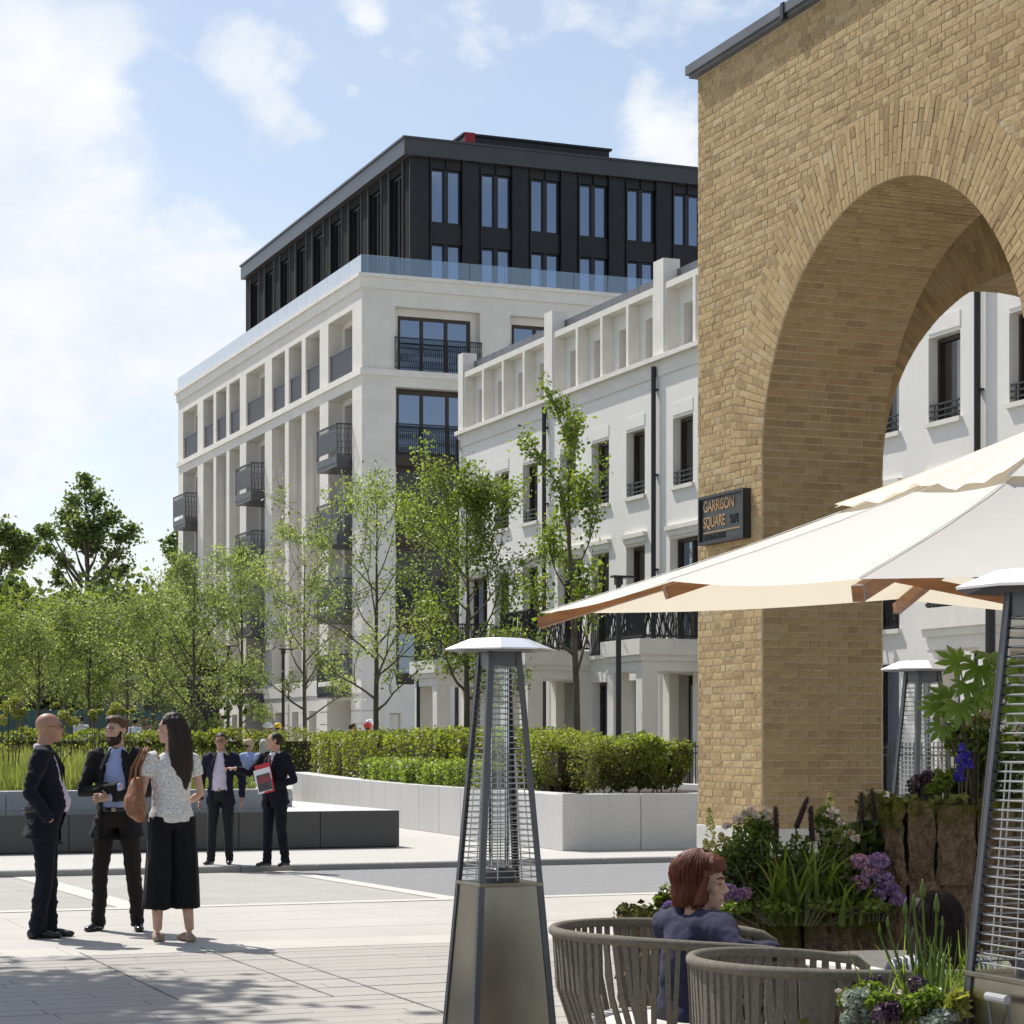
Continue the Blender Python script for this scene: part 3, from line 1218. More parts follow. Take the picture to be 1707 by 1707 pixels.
MB().box(28.17, 28.60, AQ + .2, AQ + .24, .06, 2.70).build('service_door', M['trim'], blk)


def lattice(mb, P, u0, u1, z0, z1, n, dd=.02):
    """ornamental metalwork: rails and a row of zig-zag bars"""
    def bar(a, b, w):
        mb.bar(a, b, w, w)
    for z, w in ((z1 - .02, .045), (z1 - .22, .02), (z0 + .04, .03)):
        bar(P(u0, z, 0), P(u1, z, 0), w)
    for i in range(n + 1):
        u = u0 + (u1 - u0) * i / n
        bar(P(u, z0, 0), P(u, z1, 0), .018)
        if i < n:
            u2 = u0 + (u1 - u0) * (i + 1) / n
            bar(P(u, z0 + .05, 0), P(u2, z1 - .22, 0), .012)
            bar(P(u, z1 - .22, 0), P(u2, z1 - .02, 0), .010)
            bar(P(u2, z1 - .22, 0), P(u, z1 - .02, 0), .010)
    for z in (z0 + .3, z0 + .55, z0 + .8):
        bar(P(u0, z, 0), P(u1, z, 0), .012)


# railings of the top loggia and the Juliet balconies
for (a, b) in wide + narrow:
    m = MB()
    m.box(AP + .10, AP + .125, a + .02, b - .02, 16.72, 17.74)
    m.box(AP + .07, AP + .13, a + .005, b - .005, 17.74, 17.80)
    for k in range(9):
        z = 16.76 + k * .11
        m.box(AP + .085, AP + .10, a + .02, b - .02, z, z + .03)
    m.build('loggia_railing', M['mesh_grey'], blk)
for i, (a, b) in enumerate(gw[:3]):
    m = MB()
    lattice(m, lambda u, z, d: (u, AQ - .12, z), a - .02, b + .02, 16.68, 17.95, 40)
    for x in (a - .02, b + .02):
        m.bar((x, AQ - .12, 17.93), (x, AQ + .2, 17.93), .04, .04)
        m.bar((x, AQ - .12, 16.72), (x, AQ + .2, 16.72), .04, .04)
        for k in range(3):
            m.bar((x, AQ + .1 * k, 16.7), (x, AQ + .1 * k, 17.93), .015, .015)
    tag(m.build('juliet_railing', M['black'], blk), kind='stuff')
    for zf in (12.9, 9.75, 6.6):
        m = MB()
        lattice(m, lambda u, z, d: (u, AQ + .14, z), a + .06, b - .06, zf + .3, zf + 1.6, 40)
        tag(m.build('juliet_railing', M['black'], blk), kind='stuff')
        MB().box(a + .03, b - .03, AQ + .10, AQ + .40, zf - .12, zf + .32).build('balcony_slab', M['bronze'], blk)
# projecting balconies of the wide bays
for bi, (a, b) in enumerate(wide):
    for zf in (12.8, 9.65, 6.5, 3.4):
        a0, b0 = a + .12, b - .45
        x0 = AP - .62
        bs = MB().box(x0, AP + 1.2, a0, b0, zf, zf + .16)
        bs.box(x0 - .02, x0 + .14, a0 - .02, b0 + .02, zf + .16, zf + .46)
        bs.box(x0 + .14, AP + .5, a0 - .02, a0 + .05, zf + .16, zf + .46)
        so_ = bs.build('balcony', M['mesh_grey'], blk)
        fr = MB()
        fr.box(x0, x0 + .02, a0, b0, zf + .66, zf + 1.55)
        for k in range(8):
            fr.box(x0 - .015, x0, a0, b0, zf + .70 + k * .105, zf + .73 + k * .105)
        fr.box(x0 - .03, x0 + .04, a0 - .02, b0 + .02, zf + 1.70, zf + 1.76)
        for q in (a0, b0):
            fr.box(x0 - .02, x0 + .03, q - .025, q + .025, zf + .46, zf + 1.7)
        for k in range(14):
            q = a0 + (b0 - a0) * (k + .5) / 14
            fr.bar((x0, q - .06, zf + 1.55), (x0, q + .06, zf + 1.70), .014, .014)
            fr.bar((x0, q + .06, zf + 1.55), (x0, q - .06, zf + 1.70), .014, .014)
        fr.build('front_panel', M['mesh_grey'], so_)
        si = MB()
        lattice(si, lambda u, z, d: (u, a0, z), x0, AP + .55, zf + .46, zf + 1.76, 7)
        tag(si.build('side_railing', M['black'], so_), kind='stuff')
        if zf > 4:
            MB().box(AP + .3, AP + .6, a + .05, a + .35, zf - .75, zf - .35).build('soffit_light', M['black'], blk)
# roof terrace balustrade of glass panels
gl_n = 0
q = AQ - .05
while q < AQ1 - .3:
    q2 = min(q + 1.55, AQ1)
    MB().box(AP - .05, AP - .035, q + .012, q2 - .012, ZC, ZC + .74).build('glass_panel', M['balus_painted_cloud'], blk)
    q = q2
x = AP - .035
while x < AP1 - 4:
    x2 = x + 1.55
    MB().box(x + .012, x2 - .012, AQ - .05, AQ - .035, ZC, ZC + .74).build('glass_panel', M['balus_glass'], blk)
    x = x2
# ---- black rooftop storeys
HP, HQ = 29.75, 86.2
HP1, HQ1 = 50.0, 112.2
ph = MB()
ZE0, ZE1 = 25.95, 26.62
win0 = [(30.69 + 2.247 * i) for i in range(9)]
pops = []
for x0 in win0:
    pops.append((x0, x0 + 1.38, 23.28, 25.55, .22))
    pops.append((x0, x0 + 1.38, 20.45, 22.42, .22))
wall_holes(ph, lambda u, z, d: (u, HQ + d, z), HP, HP1, 20.3, ZE0, pops)
lops = []
lq = [87.0 + 2.86 * i for i in range(9)]
for q0 in lq:
    lops.append((q0, q0 + 1.75, 20.45, 25.55, .25))
pl_ = MB()
wall_holes(pl_, lambda u, z, d: (HP + d, u, z), HQ, HQ1, 20.3, ZE0, lops)
pl_.build('rooftop_wall', M['char_matte'], blk)
ph.add([(HP, HQ1, 20.3), (HP1, HQ1, 20.3), (HP1, HQ1, ZE0), (HP, HQ1, ZE0)], [(0, 1, 2, 3)])
ph.add([(HP1, HQ, 20.3), (HP1, HQ1, 20.3), (HP1, HQ1, ZE0), (HP1, HQ, ZE0)], [(0, 1, 2, 3)])
ph.build('rooftop_wall', M['char'], blk)
for x0 in win0:
    pf = MB()
    for x in (x0 - .06, x0 + 1.38):
        pf.box(x, x + .06, HQ - .16, HQ - .001, 20.32, ZE0)
    pf.box(x0 + .67, x0 + .72, HQ - .10, HQ - .001, 25.56, ZE0)
    pf.build('fin', M['char'], blk)
    MB().box(x0 + 1.44, x0 + 2.18, HQ - .07, HQ - .001, 20.32, ZE0).build('pilaster', M['char'], blk)
MB().box(HP, HP + .86, HQ - .07, HQ - .001, 20.32, ZE0).build('pilaster', M['char'], blk)
for q0 in lq:
    for q_ in (q0 - .08, q0 + 1.75):
        MB().box(HP - .07, HP - .001, q_, q_ + .035, 20.32, ZE0).build('fin', M['fin'], blk)
    MB().box(HP - .02, HP - .001, q0 + 1.85, q0 + 2.72, 20.32, ZE0).build('pilaster', M['char_matte'], blk)
for x0 in win0[:7]:
    for (z0, z1) in ((23.28, 25.55), (20.45, 22.42)):
        for (u0, u1) in ((x0 + .04, x0 + .62), (x0 + .76, x0 + 1.34)):
            glazing(blk, lambda u, z, d: (u, HQ + d, z), u0, u1, z0 + .02, z1 - .02, 1, fw=.05, d=.08, fm='black')
        MB().box(x0 + .62, x0 + .76, HQ + .04, HQ + .2, z0, z1).build('mullion', M['black'], blk)
for q0 in lq:
    glazing(blk, lambda u, z, d: (HP + d, u, z), q0 + .05, q0 + 1.7, 20.5, 25.5, 2, fw=.06, d=.12, fm='black', cur='glass_black')
rf = MB().box(HP - .32, HP1 + .3, HQ - .30, HQ1 + .3, ZE0, ZE1)
rf.box(HP - .38, HP1 + .36, HQ - .36, HQ1 + .36, ZE1, ZE1 + .09)
rf.build('roof', M['char_grey'], blk)
pr = MB()
PRX0, PRX1, PRQ = px(780.7, 230, 96).x, px(1033, 240, 98).x, 90.4
pr.box(PRX0, PRX1, PRQ, 100, ZE1 + .09, 28.32)
pr.box(PRX0 - .1, PRX1 + .1, PRQ - .1, 100.1, 28.32, 28.42)
po = pr.build('plant_room', M['char'], blk)
MB().box(PRX0 - .02, PRX0 + .46, PRQ - .14, PRQ - .003, ZE1 + .09, 28.44).build('red_panel', M['red'], po)
xx = PRX0 + .7
while xx < PRX1 - .6:
    MB().box(xx, xx + .62, PRQ - .03, PRQ - .002, 27.0, 27.95).build('louvre_panel', M['black'], po)
    xx += .78

# ================================================================ terrace of white town houses
MP = 20.0
HLEN = 6.03
QN0 = 23.78


def profile_baluster(mb, P, u, z0, z1, ph, amp=.028):
    pts = []
    for k in range(9):
        f = k / 8
        a = amp * math.sin(f * 9.0 + ph) * (1 if .05 < f < .95 else 0)
        pts.append(P(u + a, z0 + (z1 - z0) * f, 0))
    mb.tube(pts, .012, 4, cap=False)


hlabels = ['white stone town house seen at the right edge through the brick arch',
           'white stone town house framed by the middle of the brick arch opening',
           'white stone town house running behind the brick pier, balcony on its porch',
           'middle white town house behind the tall narrow pear tree',
           'farthest white town house, joined next to the big apartment block']
for hi in range(5):
    qn = QN0 + HLEN * hi
    qf = qn + HLEN
    hs = thing('town_house', hlabels[hi], 'house', (MP, qn, 0), group='white terraced town houses along the street')
    P = lambda u, z, d: (MP + d, u, z)
    rel = ((.62, 1.57), (2.49, 3.45), (4.34, 5.28))
    ops = []
    for (a, b) in rel:
        ops.append((qn + a, qn + b, 6.88, 8.30, .26))
    ops.append((qn + .62, qn + 1.57, 3.5, 5.8, .26))
    ops.append((qn + 2.49, qn + 3.45, 3.5, 5.8, .26))
    ops.append((qn + 3.98, qn + 5.42, 3.62, 5.8, .26))
    ops.append((qn + .62, qn + 1.57, .3, 2.9, .3))
    ops.append((qn + 2.49, qn + 3.45, .3, 2.9, .3))
    ops.append((qn + 4.15, qn + 5.25, .02, 2.95, .45))
    wm = MB()
    wall_holes(wm, P, qn, qf, 0, 9.6, ops)
    for q in ((qn + .001, qf - .001) if hi in (0, 4) else ()):
        wm.add([(MP, q, 0), (MP + 9, q, 0), (MP + 9, q, 11.3), (MP + .3, q, 11.3), (MP + .3, q, 9.6), (MP, q, 9.6)], [(0, 1, 2, 3, 4, 5)])
    bw_ = MB()
    bw_.add([(MP + .5, qn, 0), (MP + .5, qf, 0), (MP + .5, qf, 9.6), (MP + .5, qn, 9.6)], [(0, 1, 2, 3)])
    bw_.build('inner_wall', M['stone2'], hs)
    bw_ = MB()
    bw_.add([(MP + 9, qn, 0), (MP + 9, qf, 0), (MP + 9, qf, 11.3), (MP + 9, qn, 11.3)], [(0, 1, 2, 3)])
    bw_.build('rear_wall', M['stone2'], hs)
    # attic back wall
    a0s = qn + .14
    bay = (HLEN - .49) / 4
    aops = []
    for k in range(4):
        q = a0s + bay * k
        aops.append((q + .36, q + 1.02, 9.72, 10.72, .3))
    wm.build('wall', M['stone2'], hs)
    wm = MB()
    wall_holes(wm, lambda u, z, d: (MP + .27 + d, u, z), qn, qf, 9.6, 11.1, aops)
    wm.build('attic_wall', M['stone2'], hs)
    # windows
    for (a, b) in rel:
        fo = glazing(hs, P, qn + a + .02, qn + b - .02, 6.9, 8.28, 1, fw=.06, d=.17, cur='glass_brown', fm='bronze')
        MB().box(MP - .065, MP + .2, qn + a - .05, qn + b + .05, 6.80, 6.88).build('sill', M['trim'], fo)
        g_ = MB()
        for z in (6.97, 7.07, 7.17):
            g_.bar((MP + .03, qn + a, z), (MP + .03, qn + b, z), .025, .03)
        for f in (.15, .5, .85):
            g_.bar((MP + .03, qn + a + (b - a) * f, 6.9), (MP + .03, qn + a + (b - a) * f, 7.18), .02, .02)
        g_.build('guard_rail', M['black'], fo)
        if hi < 2:
            MB().box(MP + .215, MP + .222, qn + a + .28, qn + a + .42, 6.98, 8.2).build('curtain', M['curtain'], fo)
        lp = MB().box(MP - .012, MP - .001, qn + a - .0, qn + b + .0, 8.36, 8.62)
        lp.build('lintel_panel', M['stone2'], fo)
    for (a, b, z0) in ((.62, 1.57, 3.5), (2.49, 3.45, 3.5), (3.98, 5.42, 3.62)):
        fo = glazing(hs, P, qn + a + .02, qn + b - .02, z0 + .02, 5.78, 1 if b - a < 1 else 2, fw=.06, d=.17, cur='glass_brown' if b - a < 1 else None, fm='bronze')
        hd = MB().box(MP - .05, MP - .001, qn + a - .07, qn + b + .07, 5.86, 5.98)
        hd.box(MP - .09, MP - .001, qn + a - .10, qn + b + .10, 5.98, 6.07)
        hd.build('hood_mould', M['trim'], fo)
        if b - a < 1:
            MB().box(MP - .065, MP + .2, qn + a - .06, qn + b + .06, 3.42, 3.50).build('sill', M['trim'], fo)
            g_ = MB()
            for z in (3.54, 4.46):
                g_.bar((MP - .02, qn + a, z), (MP - .02, qn + b, z), .03, .03)
            for k in range(9):
                profile_baluster(g_, lambda u, z, d: (MP - .02, u, z), qn + a + (b - a) * (k + .5) / 9, 3.54, 4.46, k * 1.3)
            g_.build('guard_rail', M['black'], fo)
    for (a, b) in ((.62, 1.57), (2.49, 3.45)):
        fo = glazing(hs, P, qn + a + .02, qn + b - .02, .32, 2.88, 1, fw=.06, d=.2, fm='bronze')
        MB().box(MP - .06, MP + .2, qn + a - .05, qn + b + .05, .22, .30).build('sill', M['trim'], fo)
    dr = MB().box(MP + .34, MP + .40, qn + 4.17, qn + 5.23, .02, 2.93).build('door', M['bronze'], hs)
    MB().box(MP + .325, MP + .339, qn + 4.95, qn + 5.10, .3, 2.75).build('side_light', M['curtain'], dr)
    MB().box(MP + .28, MP + .339, qn + 4.30, qn + 4.33, .9, 1.6).build('handle', M['lead'], dr)
    # porch with a balcony on top
    pa, pb, pf_ = qn + 3.55, qn + 5.36, MP - 1.55
    pc = MB()
    pc.box(pf_, MP - .001, pa, pb, 3.18, 3.30)
    pc.box(pf_ - .05, MP - .001, pa - .05, pb + .05, 3.30, 3.62)
    pc.box(pf_ + .05, MP - .001, pa + .05, pb - .05, 2.98, 3.18)
    for (q0, q1) in ((pa + .06, pa + .36), (pb - .36, pb - .06)):
        pc.box(pf_ + .06, pf_ + .42, q0, q1, 0, 2.98)
        pc.box(MP - .22, MP - .001, q0, q1, 0, 2.98)
    pc.build('porch', M['trim'], hs)
    br = MB()
    zb0, zb1 = 3.64, 4.52
    for z in (zb0 + .04, zb1):
        br.bar((pf_ + .06, pa + .03, z), (pf_ + .06, pb - .03, z), .04, .035)
        for q in (pa + .03, pb - .03):
            br.bar((pf_ + .06, q, z), (MP, q, z), .04, .035)
    k = 0
    q = pa + .03
    while q <= pb:
        profile_baluster(br, lambda u, z, d: (pf_ + .06, u, z), q, zb0, zb1, k * 1.7, .03)
        profile_baluster(br, lambda u, z, d: (pf_ + .06, u, z), q + .03, zb0, zb1, k * 2.3 + 1, .03)
        q += .085
        k += 1
    x = pf_ + .1
    while x < MP:
        for q in (pa + .03, pb - .03):
            profile_baluster(br, lambda u, z, d: (u, q, z), x, zb0, zb1, k * 1.7, .03)
            profile_baluster(br, lambda u, z, d: (u, q, z), x + .03, zb0, zb1, k * 2.9, .03)
        x += .085
        k += 1
    tag(br.build('balcony_railing', M['black'], hs), kind='stuff')
    # cornice, frieze joint, attic
    cn = MB().box(MP - .14, MP + .44, qn, qf, 9.6, 9.70)
    cn.box(MP - .03, MP - .001, qn, qf, 9.28, 9.6)
    cn.build('cornice', M['trim'], hs)
    at = MB()
    at.box(MP - .0, MP + .6, qn + .14, qf - .35, 11.08, 11.22)
    for k in range(5):
        q = a0s + bay * k
        if k == 0: at.box(MP + .0, MP + .268, q, q + .09, 9.702, 11.08)
        elif k == 4: at.box(MP + .0, MP + .268, q - .09, q, 9.702, 11.08)
        else: at.box(MP + .0, MP + .268, q - .06, q + .06, 9.702, 11.08)
    at.build('attic_frame', M['trim'], hs)
    for k in range(4):
        q = a0s + bay * k
        glazing(hs, lambda u, z, d: (MP + .27 + d, u, z), q + .37, q + 1.01, 9.73, 10.71, 1, fw=.05, d=.2, cur='glass_brown', fm='bronze')
    MB().box(MP - .03, MP + .36, qn - .35, qn + .137, 9.702, 11.74).build('party_pier', M['trim'], hs)
    if hi == 4:
        MB().box(MP - .03, MP + .36, qf - .35, qf, 9.702, 11.74).build('party_pier', M['trim'], hs)
    q = qn + .15
    while q < qf - .4:
        q2 = min(q + 1.4, qf - .36)
        MB().box(MP + .28, MP + .34, q, q2 - .015, 11.222, 11.52).build('roof_upstand', M['lead'], hs)
        q = q2
    MB().box(MP + .6, MP + 9, qn, qf, 11.0, 11.3).build('roof', M['lead'], hs)
    dp = MB().tube([(MP - .09, qn + .0, 0), (MP - .09, qn + .0, 9.5)], .055, 8)
    for z in (1.2, 3.2, 5.2, 7.2, 9.0):
        dp.box(MP - .10, MP - .001, qn - .07, qn + .07, z, z + .03)
    dp.build('downpipe', M['black'], hs)
    if hi == 4:
        MB().tube([(MP - .09, qf - .05, 0), (MP - .09, qf - .05, 9.5)], .055, 8).build('downpipe', M['black'], hs)
# area railing on a stone plinth in front of the terrace
rl = thing('area_railing', 'black metal railing on a white stone plinth in front of the town houses', 'railing', (17.9, 40, 0))
MB().box(17.75, 18.1, 22, 54, 0, .66).build('plinth', M['trim'], rl)
m = MB()
for z in (1.36, 1.48, .74):
    m.bar((17.9, 22, z), (17.9, 54, z), .03, .03)
q = 22.0
while q < 54:
    m.tube([(17.9, q, .66), (17.9, q, 1.56)], .011, 4, cap=False)
    q += .11
tag(m.build('railing_bars', M['black'], rl), kind='stuff')
# ================================================================ planters, pool, hedges, trees


def leaf_mat(name, stops, trans=0.38, rough=0.45, warm=(1.0, 1.0, 0.55)):
    m, nt, b = mat_new(name)
    f = tint_n(nt)
    c = ramp(nt, stops, f)
    nt.links.new(c, b.inputs['Base Color'])
    b.inputs['Roughness'].default_value = rough
    b.inputs['Specular IOR Level'].default_value = 0.45
    tl = nt.nodes.new('ShaderNodeBsdfTranslucent')
    c2 = mix_rgb(nt, 1.0, c, (2.2 * warm[0], 2.25 * warm[1], 1.9 * warm[2]), 'MULTIPLY')
    nt.links.new(c2, tl.inputs[0])
    mx = nt.nodes.new('ShaderNodeMixShader')
    mx.inputs[0].default_value = trans
    nt.links.new(b.outputs[0], mx.inputs[1])
    nt.links.new(tl.outputs[0], mx.inputs[2])
    nt.links.new(mx.outputs[0], nt.nodes['Material Output'].inputs[0])
    return m


M['leaf'] = leaf_mat('tree_leaf', [(0, (0.075, 0.105, 0.02)), (.5, (0.14, 0.18, 0.04)), (1, (0.24, 0.27, 0.09))], .45)
M['leaf_light'] = leaf_mat('nursery_tree_leaf', [(0, (0.08, 0.105, 0.035)), (.5, (0.155, 0.19, 0.075)), (1, (0.32, 0.35, 0.19))], .48)
M['leaf_pear'] = leaf_mat('pear_leaf', [(0, (0.07, 0.11, 0.018)), (.5, (0.14, 0.19, 0.03)), (1, (0.23, 0.28, 0.06))])
M['leaf_dark'] = leaf_mat('plane_tree_leaf', [(0, (0.035, 0.055, 0.014)), (.5, (0.075, 0.105, 0.028)), (1, (0.15, 0.18, 0.06))], 0.42)
M['leaf_hedge'] = leaf_mat('hedge_leaf', [(0, (0.085, 0.072, 0.03)), (.35, (0.125, 0.14, 0.034)), (1, (0.25, 0.31, 0.06))], .45)
M['leaf_box'] = leaf_mat('box_hedge_leaf', [(0, (0.07, 0.105, 0.02)), (.5, (0.17, 0.225, 0.045)), (1, (0.32, 0.38, 0.11))], .42)
M['grass'] = leaf_mat('fennel_leaf', [(0, (0.085, 0.105, 0.03)), (.5, (0.155, 0.18, 0.06)), (1, (0.27, 0.29, 0.12))], .42)
M['umbel'] = leaf_mat('umbel_flower', [(0, (0.16, 0.17, 0.035)), (.5, (0.24, 0.25, 0.06)), (1, (0.33, 0.33, 0.11))], .35)
M['bark'] = simple('tree_bark', (0.085, 0.068, 0.05), 0.9, var=.3, nscale=12, bumpk=.5, stretch=(1, 1, .3))
M['bark_green'] = simple('young_bark', (0.10, 0.085, 0.055), 0.85, var=.3, nscale=12, bumpk=.4, stretch=(1, 1, .3))
M['granite'] = None


def granite(name, c, k=0.25, scale=120, rough=0.5, streak=0.15):
    m, nt, b = mat_new(name)
    n = noise_n(nt, scale, 3, 0.7)
    n2 = noise_n(nt, 1.6, 5, 0.6, stretch=(1, 1, .35))
    c1 = ramp(nt, [(0.35, tuple(x * (1 - k) for x in c)), (0.65, tuple(x * (1 + k) for x in c))], n)
    c2 = mix_rgb(nt, streak * 2, c1, ramp(nt, [(0.3, tuple(x * 0.8 for x in c)), (0.7, tuple(x * 1.12 for x in c))], n2))
    nt.links.new(c2, b.inputs['Base Color'])
    b.inputs['Roughness'].default_value = rough
    return m


M['granite'] = granite('pale_granite', (0.56, 0.55, 0.53), .12, 45, .6)
M['granite_grey'] = granite('grey_granite', (0.40, 0.41, 0.42), .14, 45, .55)
M['granite_black'] = granite('black_granite', (0.050, 0.051, 0.053), .25, 90, .42)
M['joint'] = simple('dark_joint', (0.09, 0.088, 0.085), .9)


def leaves(name, centers, size, mat, parent, seed, off, tint=None, flat=0.3, elong=1.5, jitter=0.35, droop=0.0):
    """a mesh of folded leaf faces (two triangles each) around the given centres"""
    r = np.random.default_rng(seed)
    c = np.asarray(centers, dtype=np.float32)
    n = len(c)
    s = size * (1 + r.uniform(-jitter, jitter, n)).astype(np.float32)
    a = r.normal(size=(n, 3))
    a[:, 2] = a[:, 2] * 0.8 - droop
    a /= np.linalg.norm(a, axis=1)[:, None]
    b_ = r.normal(size=(n, 3))
    b_ -= a * (a * b_).sum(1)[:, None]
    b_ /= np.linalg.norm(b_, axis=1)[:, None]
    nn = np.cross(a, b_)
    w = s / elong
    tip = c + a * s[:, None] * .5
    base = c - a * s[:, None] * .5
    l = c + b_ * w[:, None] * .5 + nn * (w * flat)[:, None] * .5
    q = c - b_ * w[:, None] * .5 + nn * (w * flat)[:, None] * .5
    v = np.empty((n, 4, 3), np.float32)
    v[:, 0], v[:, 1], v[:, 2], v[:, 3] = base, l, tip, q
    v = v.reshape(-1, 3) - np.asarray(off, np.float32)
    idx = np.arange(n, dtype=np.int32)[:, None] * 4
    f = np.concatenate([idx + np.array([[0, 1, 2]]), idx + np.array([[0, 2, 3]])]).astype(np.int32)
    if tint is None:
        tint = np.clip(r.normal(.5, .22, n), 0, 1)
    me = np_mesh(name, v, f, mat, np.repeat(tint, 4))
    return link(name, me, parent)


def grow(mb, rng, p, d, L, r, depth, maxd, out, spread, up, segs=4, leafstart=0.45, per=14, n_child=3, clump=.14, wob=.18):
    """recursive branch; collects leaf centres in out"""
    pts, rs = [p.copy()], [r]
    cur = p.copy()
    dd = d.normalized()
    for i in range(segs):
        dd = (dd + Vector((rng.gauss(0, wob), rng.gauss(0, wob), rng.gauss(0, wob * .6) + up * .25))).normalized()
        cur = cur + dd * (L / segs)
        pts.append(cur.copy())
        rs.append(max(r * (1 - (i + 1) / segs * .75), .004))
    mb.tube(pts, rs, 6 if depth == 0 else (5 if depth == 1 else 4), cap=False)
    for i in range(1, len(pts)):
        f = i / (len(pts) - 1)
        if depth >= 1 and f >= leafstart or depth >= maxd:
            k = per if depth >= maxd else max(2, per // 2)
            for _ in range(k):
                t = rng.random()
                q = pts[i - 1].lerp(pts[i], t)
                out.append(q + Vector((rng.gauss(0, clump), rng.gauss(0, clump), rng.gauss(0, clump))))
    if depth < maxd:
        for _ in range(n_child):
            f = rng.uniform(.3, .98)
            k = min(int(f * segs), segs - 1)
            q = pts[k].lerp(pts[k + 1], f * segs - k)
            a = rng.uniform(0, 2 * math.pi)
            e1 = dd.orthogonal().normalized()
            e2 = dd.cross(e1)
            nd = (dd * (1 - spread * .5) + (e1 * math.cos(a) + e2 * math.sin(a)) * spread + Vector((0, 0, up * .5))).normalized()
            grow(mb, rng, q, nd, L * rng.uniform(.42, .66), max(r * .5, .005), depth + 1, maxd, out, spread, up, segs, leafstart, per, max(2, n_child - 1) if depth else n_child, clump, wob)


def tree(label, base, H, r0, fork, width, nlimb, leafmat, size, seed, name='tree', per=12, bark='bark_green', maxd=2, spread=.75, up=.25, lean=(0, 0), group=None, keep=1.0,
         shape=lambda f: math.sin(math.pi * min(1, .15 + f * .8)) ** .7, clump=.14, cat='tree', n_child=3, leader=True):
    rng = random.Random(seed)
    t = thing(name, label, cat, base, 0, group)
    mb = MB()
    pts, rs = [], []
    n = 9
    top = H * (.97 if leader else .55)
    x = y = 0.0
    for i in range(n + 1):
        f = i / n
        pts.append(Vector((x + lean[0] * f, y + lean[1] * f, f * top)))
        rs.append(max(r0 * (1 - f) ** .8, .012) if i else r0 * 1.2)
        x += rng.gauss(0, .02 * H / 7)
        y += rng.gauss(0, .02 * H / 7)
    mb.tube(pts, rs, 8, cap=False)
    out = []
    for i in range(nlimb):
        f = (i + rng.random() * .6) / nlimb
        z = fork + (top * .93 - fork) * f
        k = z / top * n
        ki = min(int(k), n - 1)
        q = pts[ki].lerp(pts[ki + 1], k - ki)
        a = i * 2.399 + rng.uniform(-.4, .4)
        L = width * shape(f) * rng.uniform(.8, 1.1)
        el = rng.uniform(.35, .75) + f * .35
        d = Vector((math.cos(a) * math.cos(el), math.sin(a) * math.cos(el), math.sin(el)))
        rr = max(r0 * (1 - z / top) ** .8 * .55, .012)
        grow(mb, rng, q, d, L, rr, 0, maxd, out, spread, up, 4, .35, per, n_child, clump)
    if leader:
        for i in range(int(per * 3)):
            f = rng.uniform(.8, 1)
            k = f * n
            ki = min(int(k), n - 1)
            out.append(pts[ki].lerp(pts[ki + 1], k - ki) + Vector((rng.gauss(0, .12), rng.gauss(0, .12), rng.gauss(0, .12))))
    mb.smooth = True
    mb.build('trunk', M[bark], t, local=True)
    if keep < 1:
        out = [o for o in out if rng.random() < keep]
    c = np.array([tuple(o) for o in out], np.float32)
    # sprays vary in tone as clumps do
    ph = np.sin(c[:, 0] * 2.3 + seed) + np.sin(c[:, 1] * 2.7 + seed * 1.7) + np.sin(c[:, 2] * 2.1)
    rr = np.random.default_rng(seed)
    ti = np.clip(.5 + ph * .10 + rr.normal(0, .2, len(c)), 0, 1)
    cr = leaves('crown', c, size, leafmat, t, seed, (0, 0, 0), ti, droop=.2)
    return t


# ---- granite planter walls round the hedges
C0 = (12.26, 28.80)
wall_pts = [(15.9, 28.66), C0, (12.83, 37.7), (13.55, 44.0), (14.6, 50.1), (15.2, 53.0)]
WT = 0.42


def wall_run(name, pts, z0, z1, thick, mat, parent, seg, side=1, bev=.01):
    """granite cladding blocks along a polyline; thickness to the given side"""
    for i in range(len(pts) - 1):
        a, b_ = Vector(pts[i] + (0,)), Vector(pts[i + 1] + (0,))
        L = (b_ - a).length
        d = (b_ - a) / L
        nrm = Vector((-d.y, d.x, 0)) * side
        n = max(1, round(L / seg))
        for k in range(n):
            p = a + d * (L * k / n + (.004 if k else 0))
            q = a + d * (L * (k + 1) / n - (.004 if k < n - 1 else 0))
            MB().prism([p, q, q + nrm * thick, p + nrm * thick] if side > 0 else [p + nrm * thick, q + nrm * thick, q, p], z0, z1).build(name, mat, parent, bevel=bev)


pw = thing('granite_planter', 'pale granite raised planter wall wrapping round the clipped hedges', 'planter', (13.5, 33, 0))
wall_run('granite_panel', wall_pts, 0.0, 0.81, WT, M['granite'], pw, 1.35, side=-1)
MB().prism([(15.86, 29.0), (12.66, 29.1), (13.2, 37.7), (13.95, 44.0), (15.0, 50.1), (15.6, 53), (17.6, 53), (17.4, 28.9)], .5, .72).build('soil', M['soil'], pw)
MB().box(15.905, 17.6, 28.70, 29.1, 0, .81).box(17.2, 17.6, 29.1, 53, 0, .81).build('inner_wall', M['granite'], pw)

gw_ = thing('garden_wall', 'low grey granite wall holding back the flower bed behind the black pool', 'wall', (3, 33, 0))
wall_run('granite_panel', [(-14, 32.9), (9.43, 32.9)], 0.0, 0.83, .4, M['granite_grey'], gw_, 1.5, side=1)
wall_run('granite_panel', [(9.43, 33.305), (9.55, 36), (12.98, 46.0), (14.2, 50.5)], 0.0, 0.826, .4, M['granite_grey'], gw_, 1.5, side=1)
bed = MB().prism([(-14, 33.25), (9.1, 33.25), (9.2, 36.3), (12.7, 46), (14.0, 50.5), (15.0, 62), (-14, 62)], .3, .72)
tag(bed.build('planting_bed', M['soil']), kind='structure')

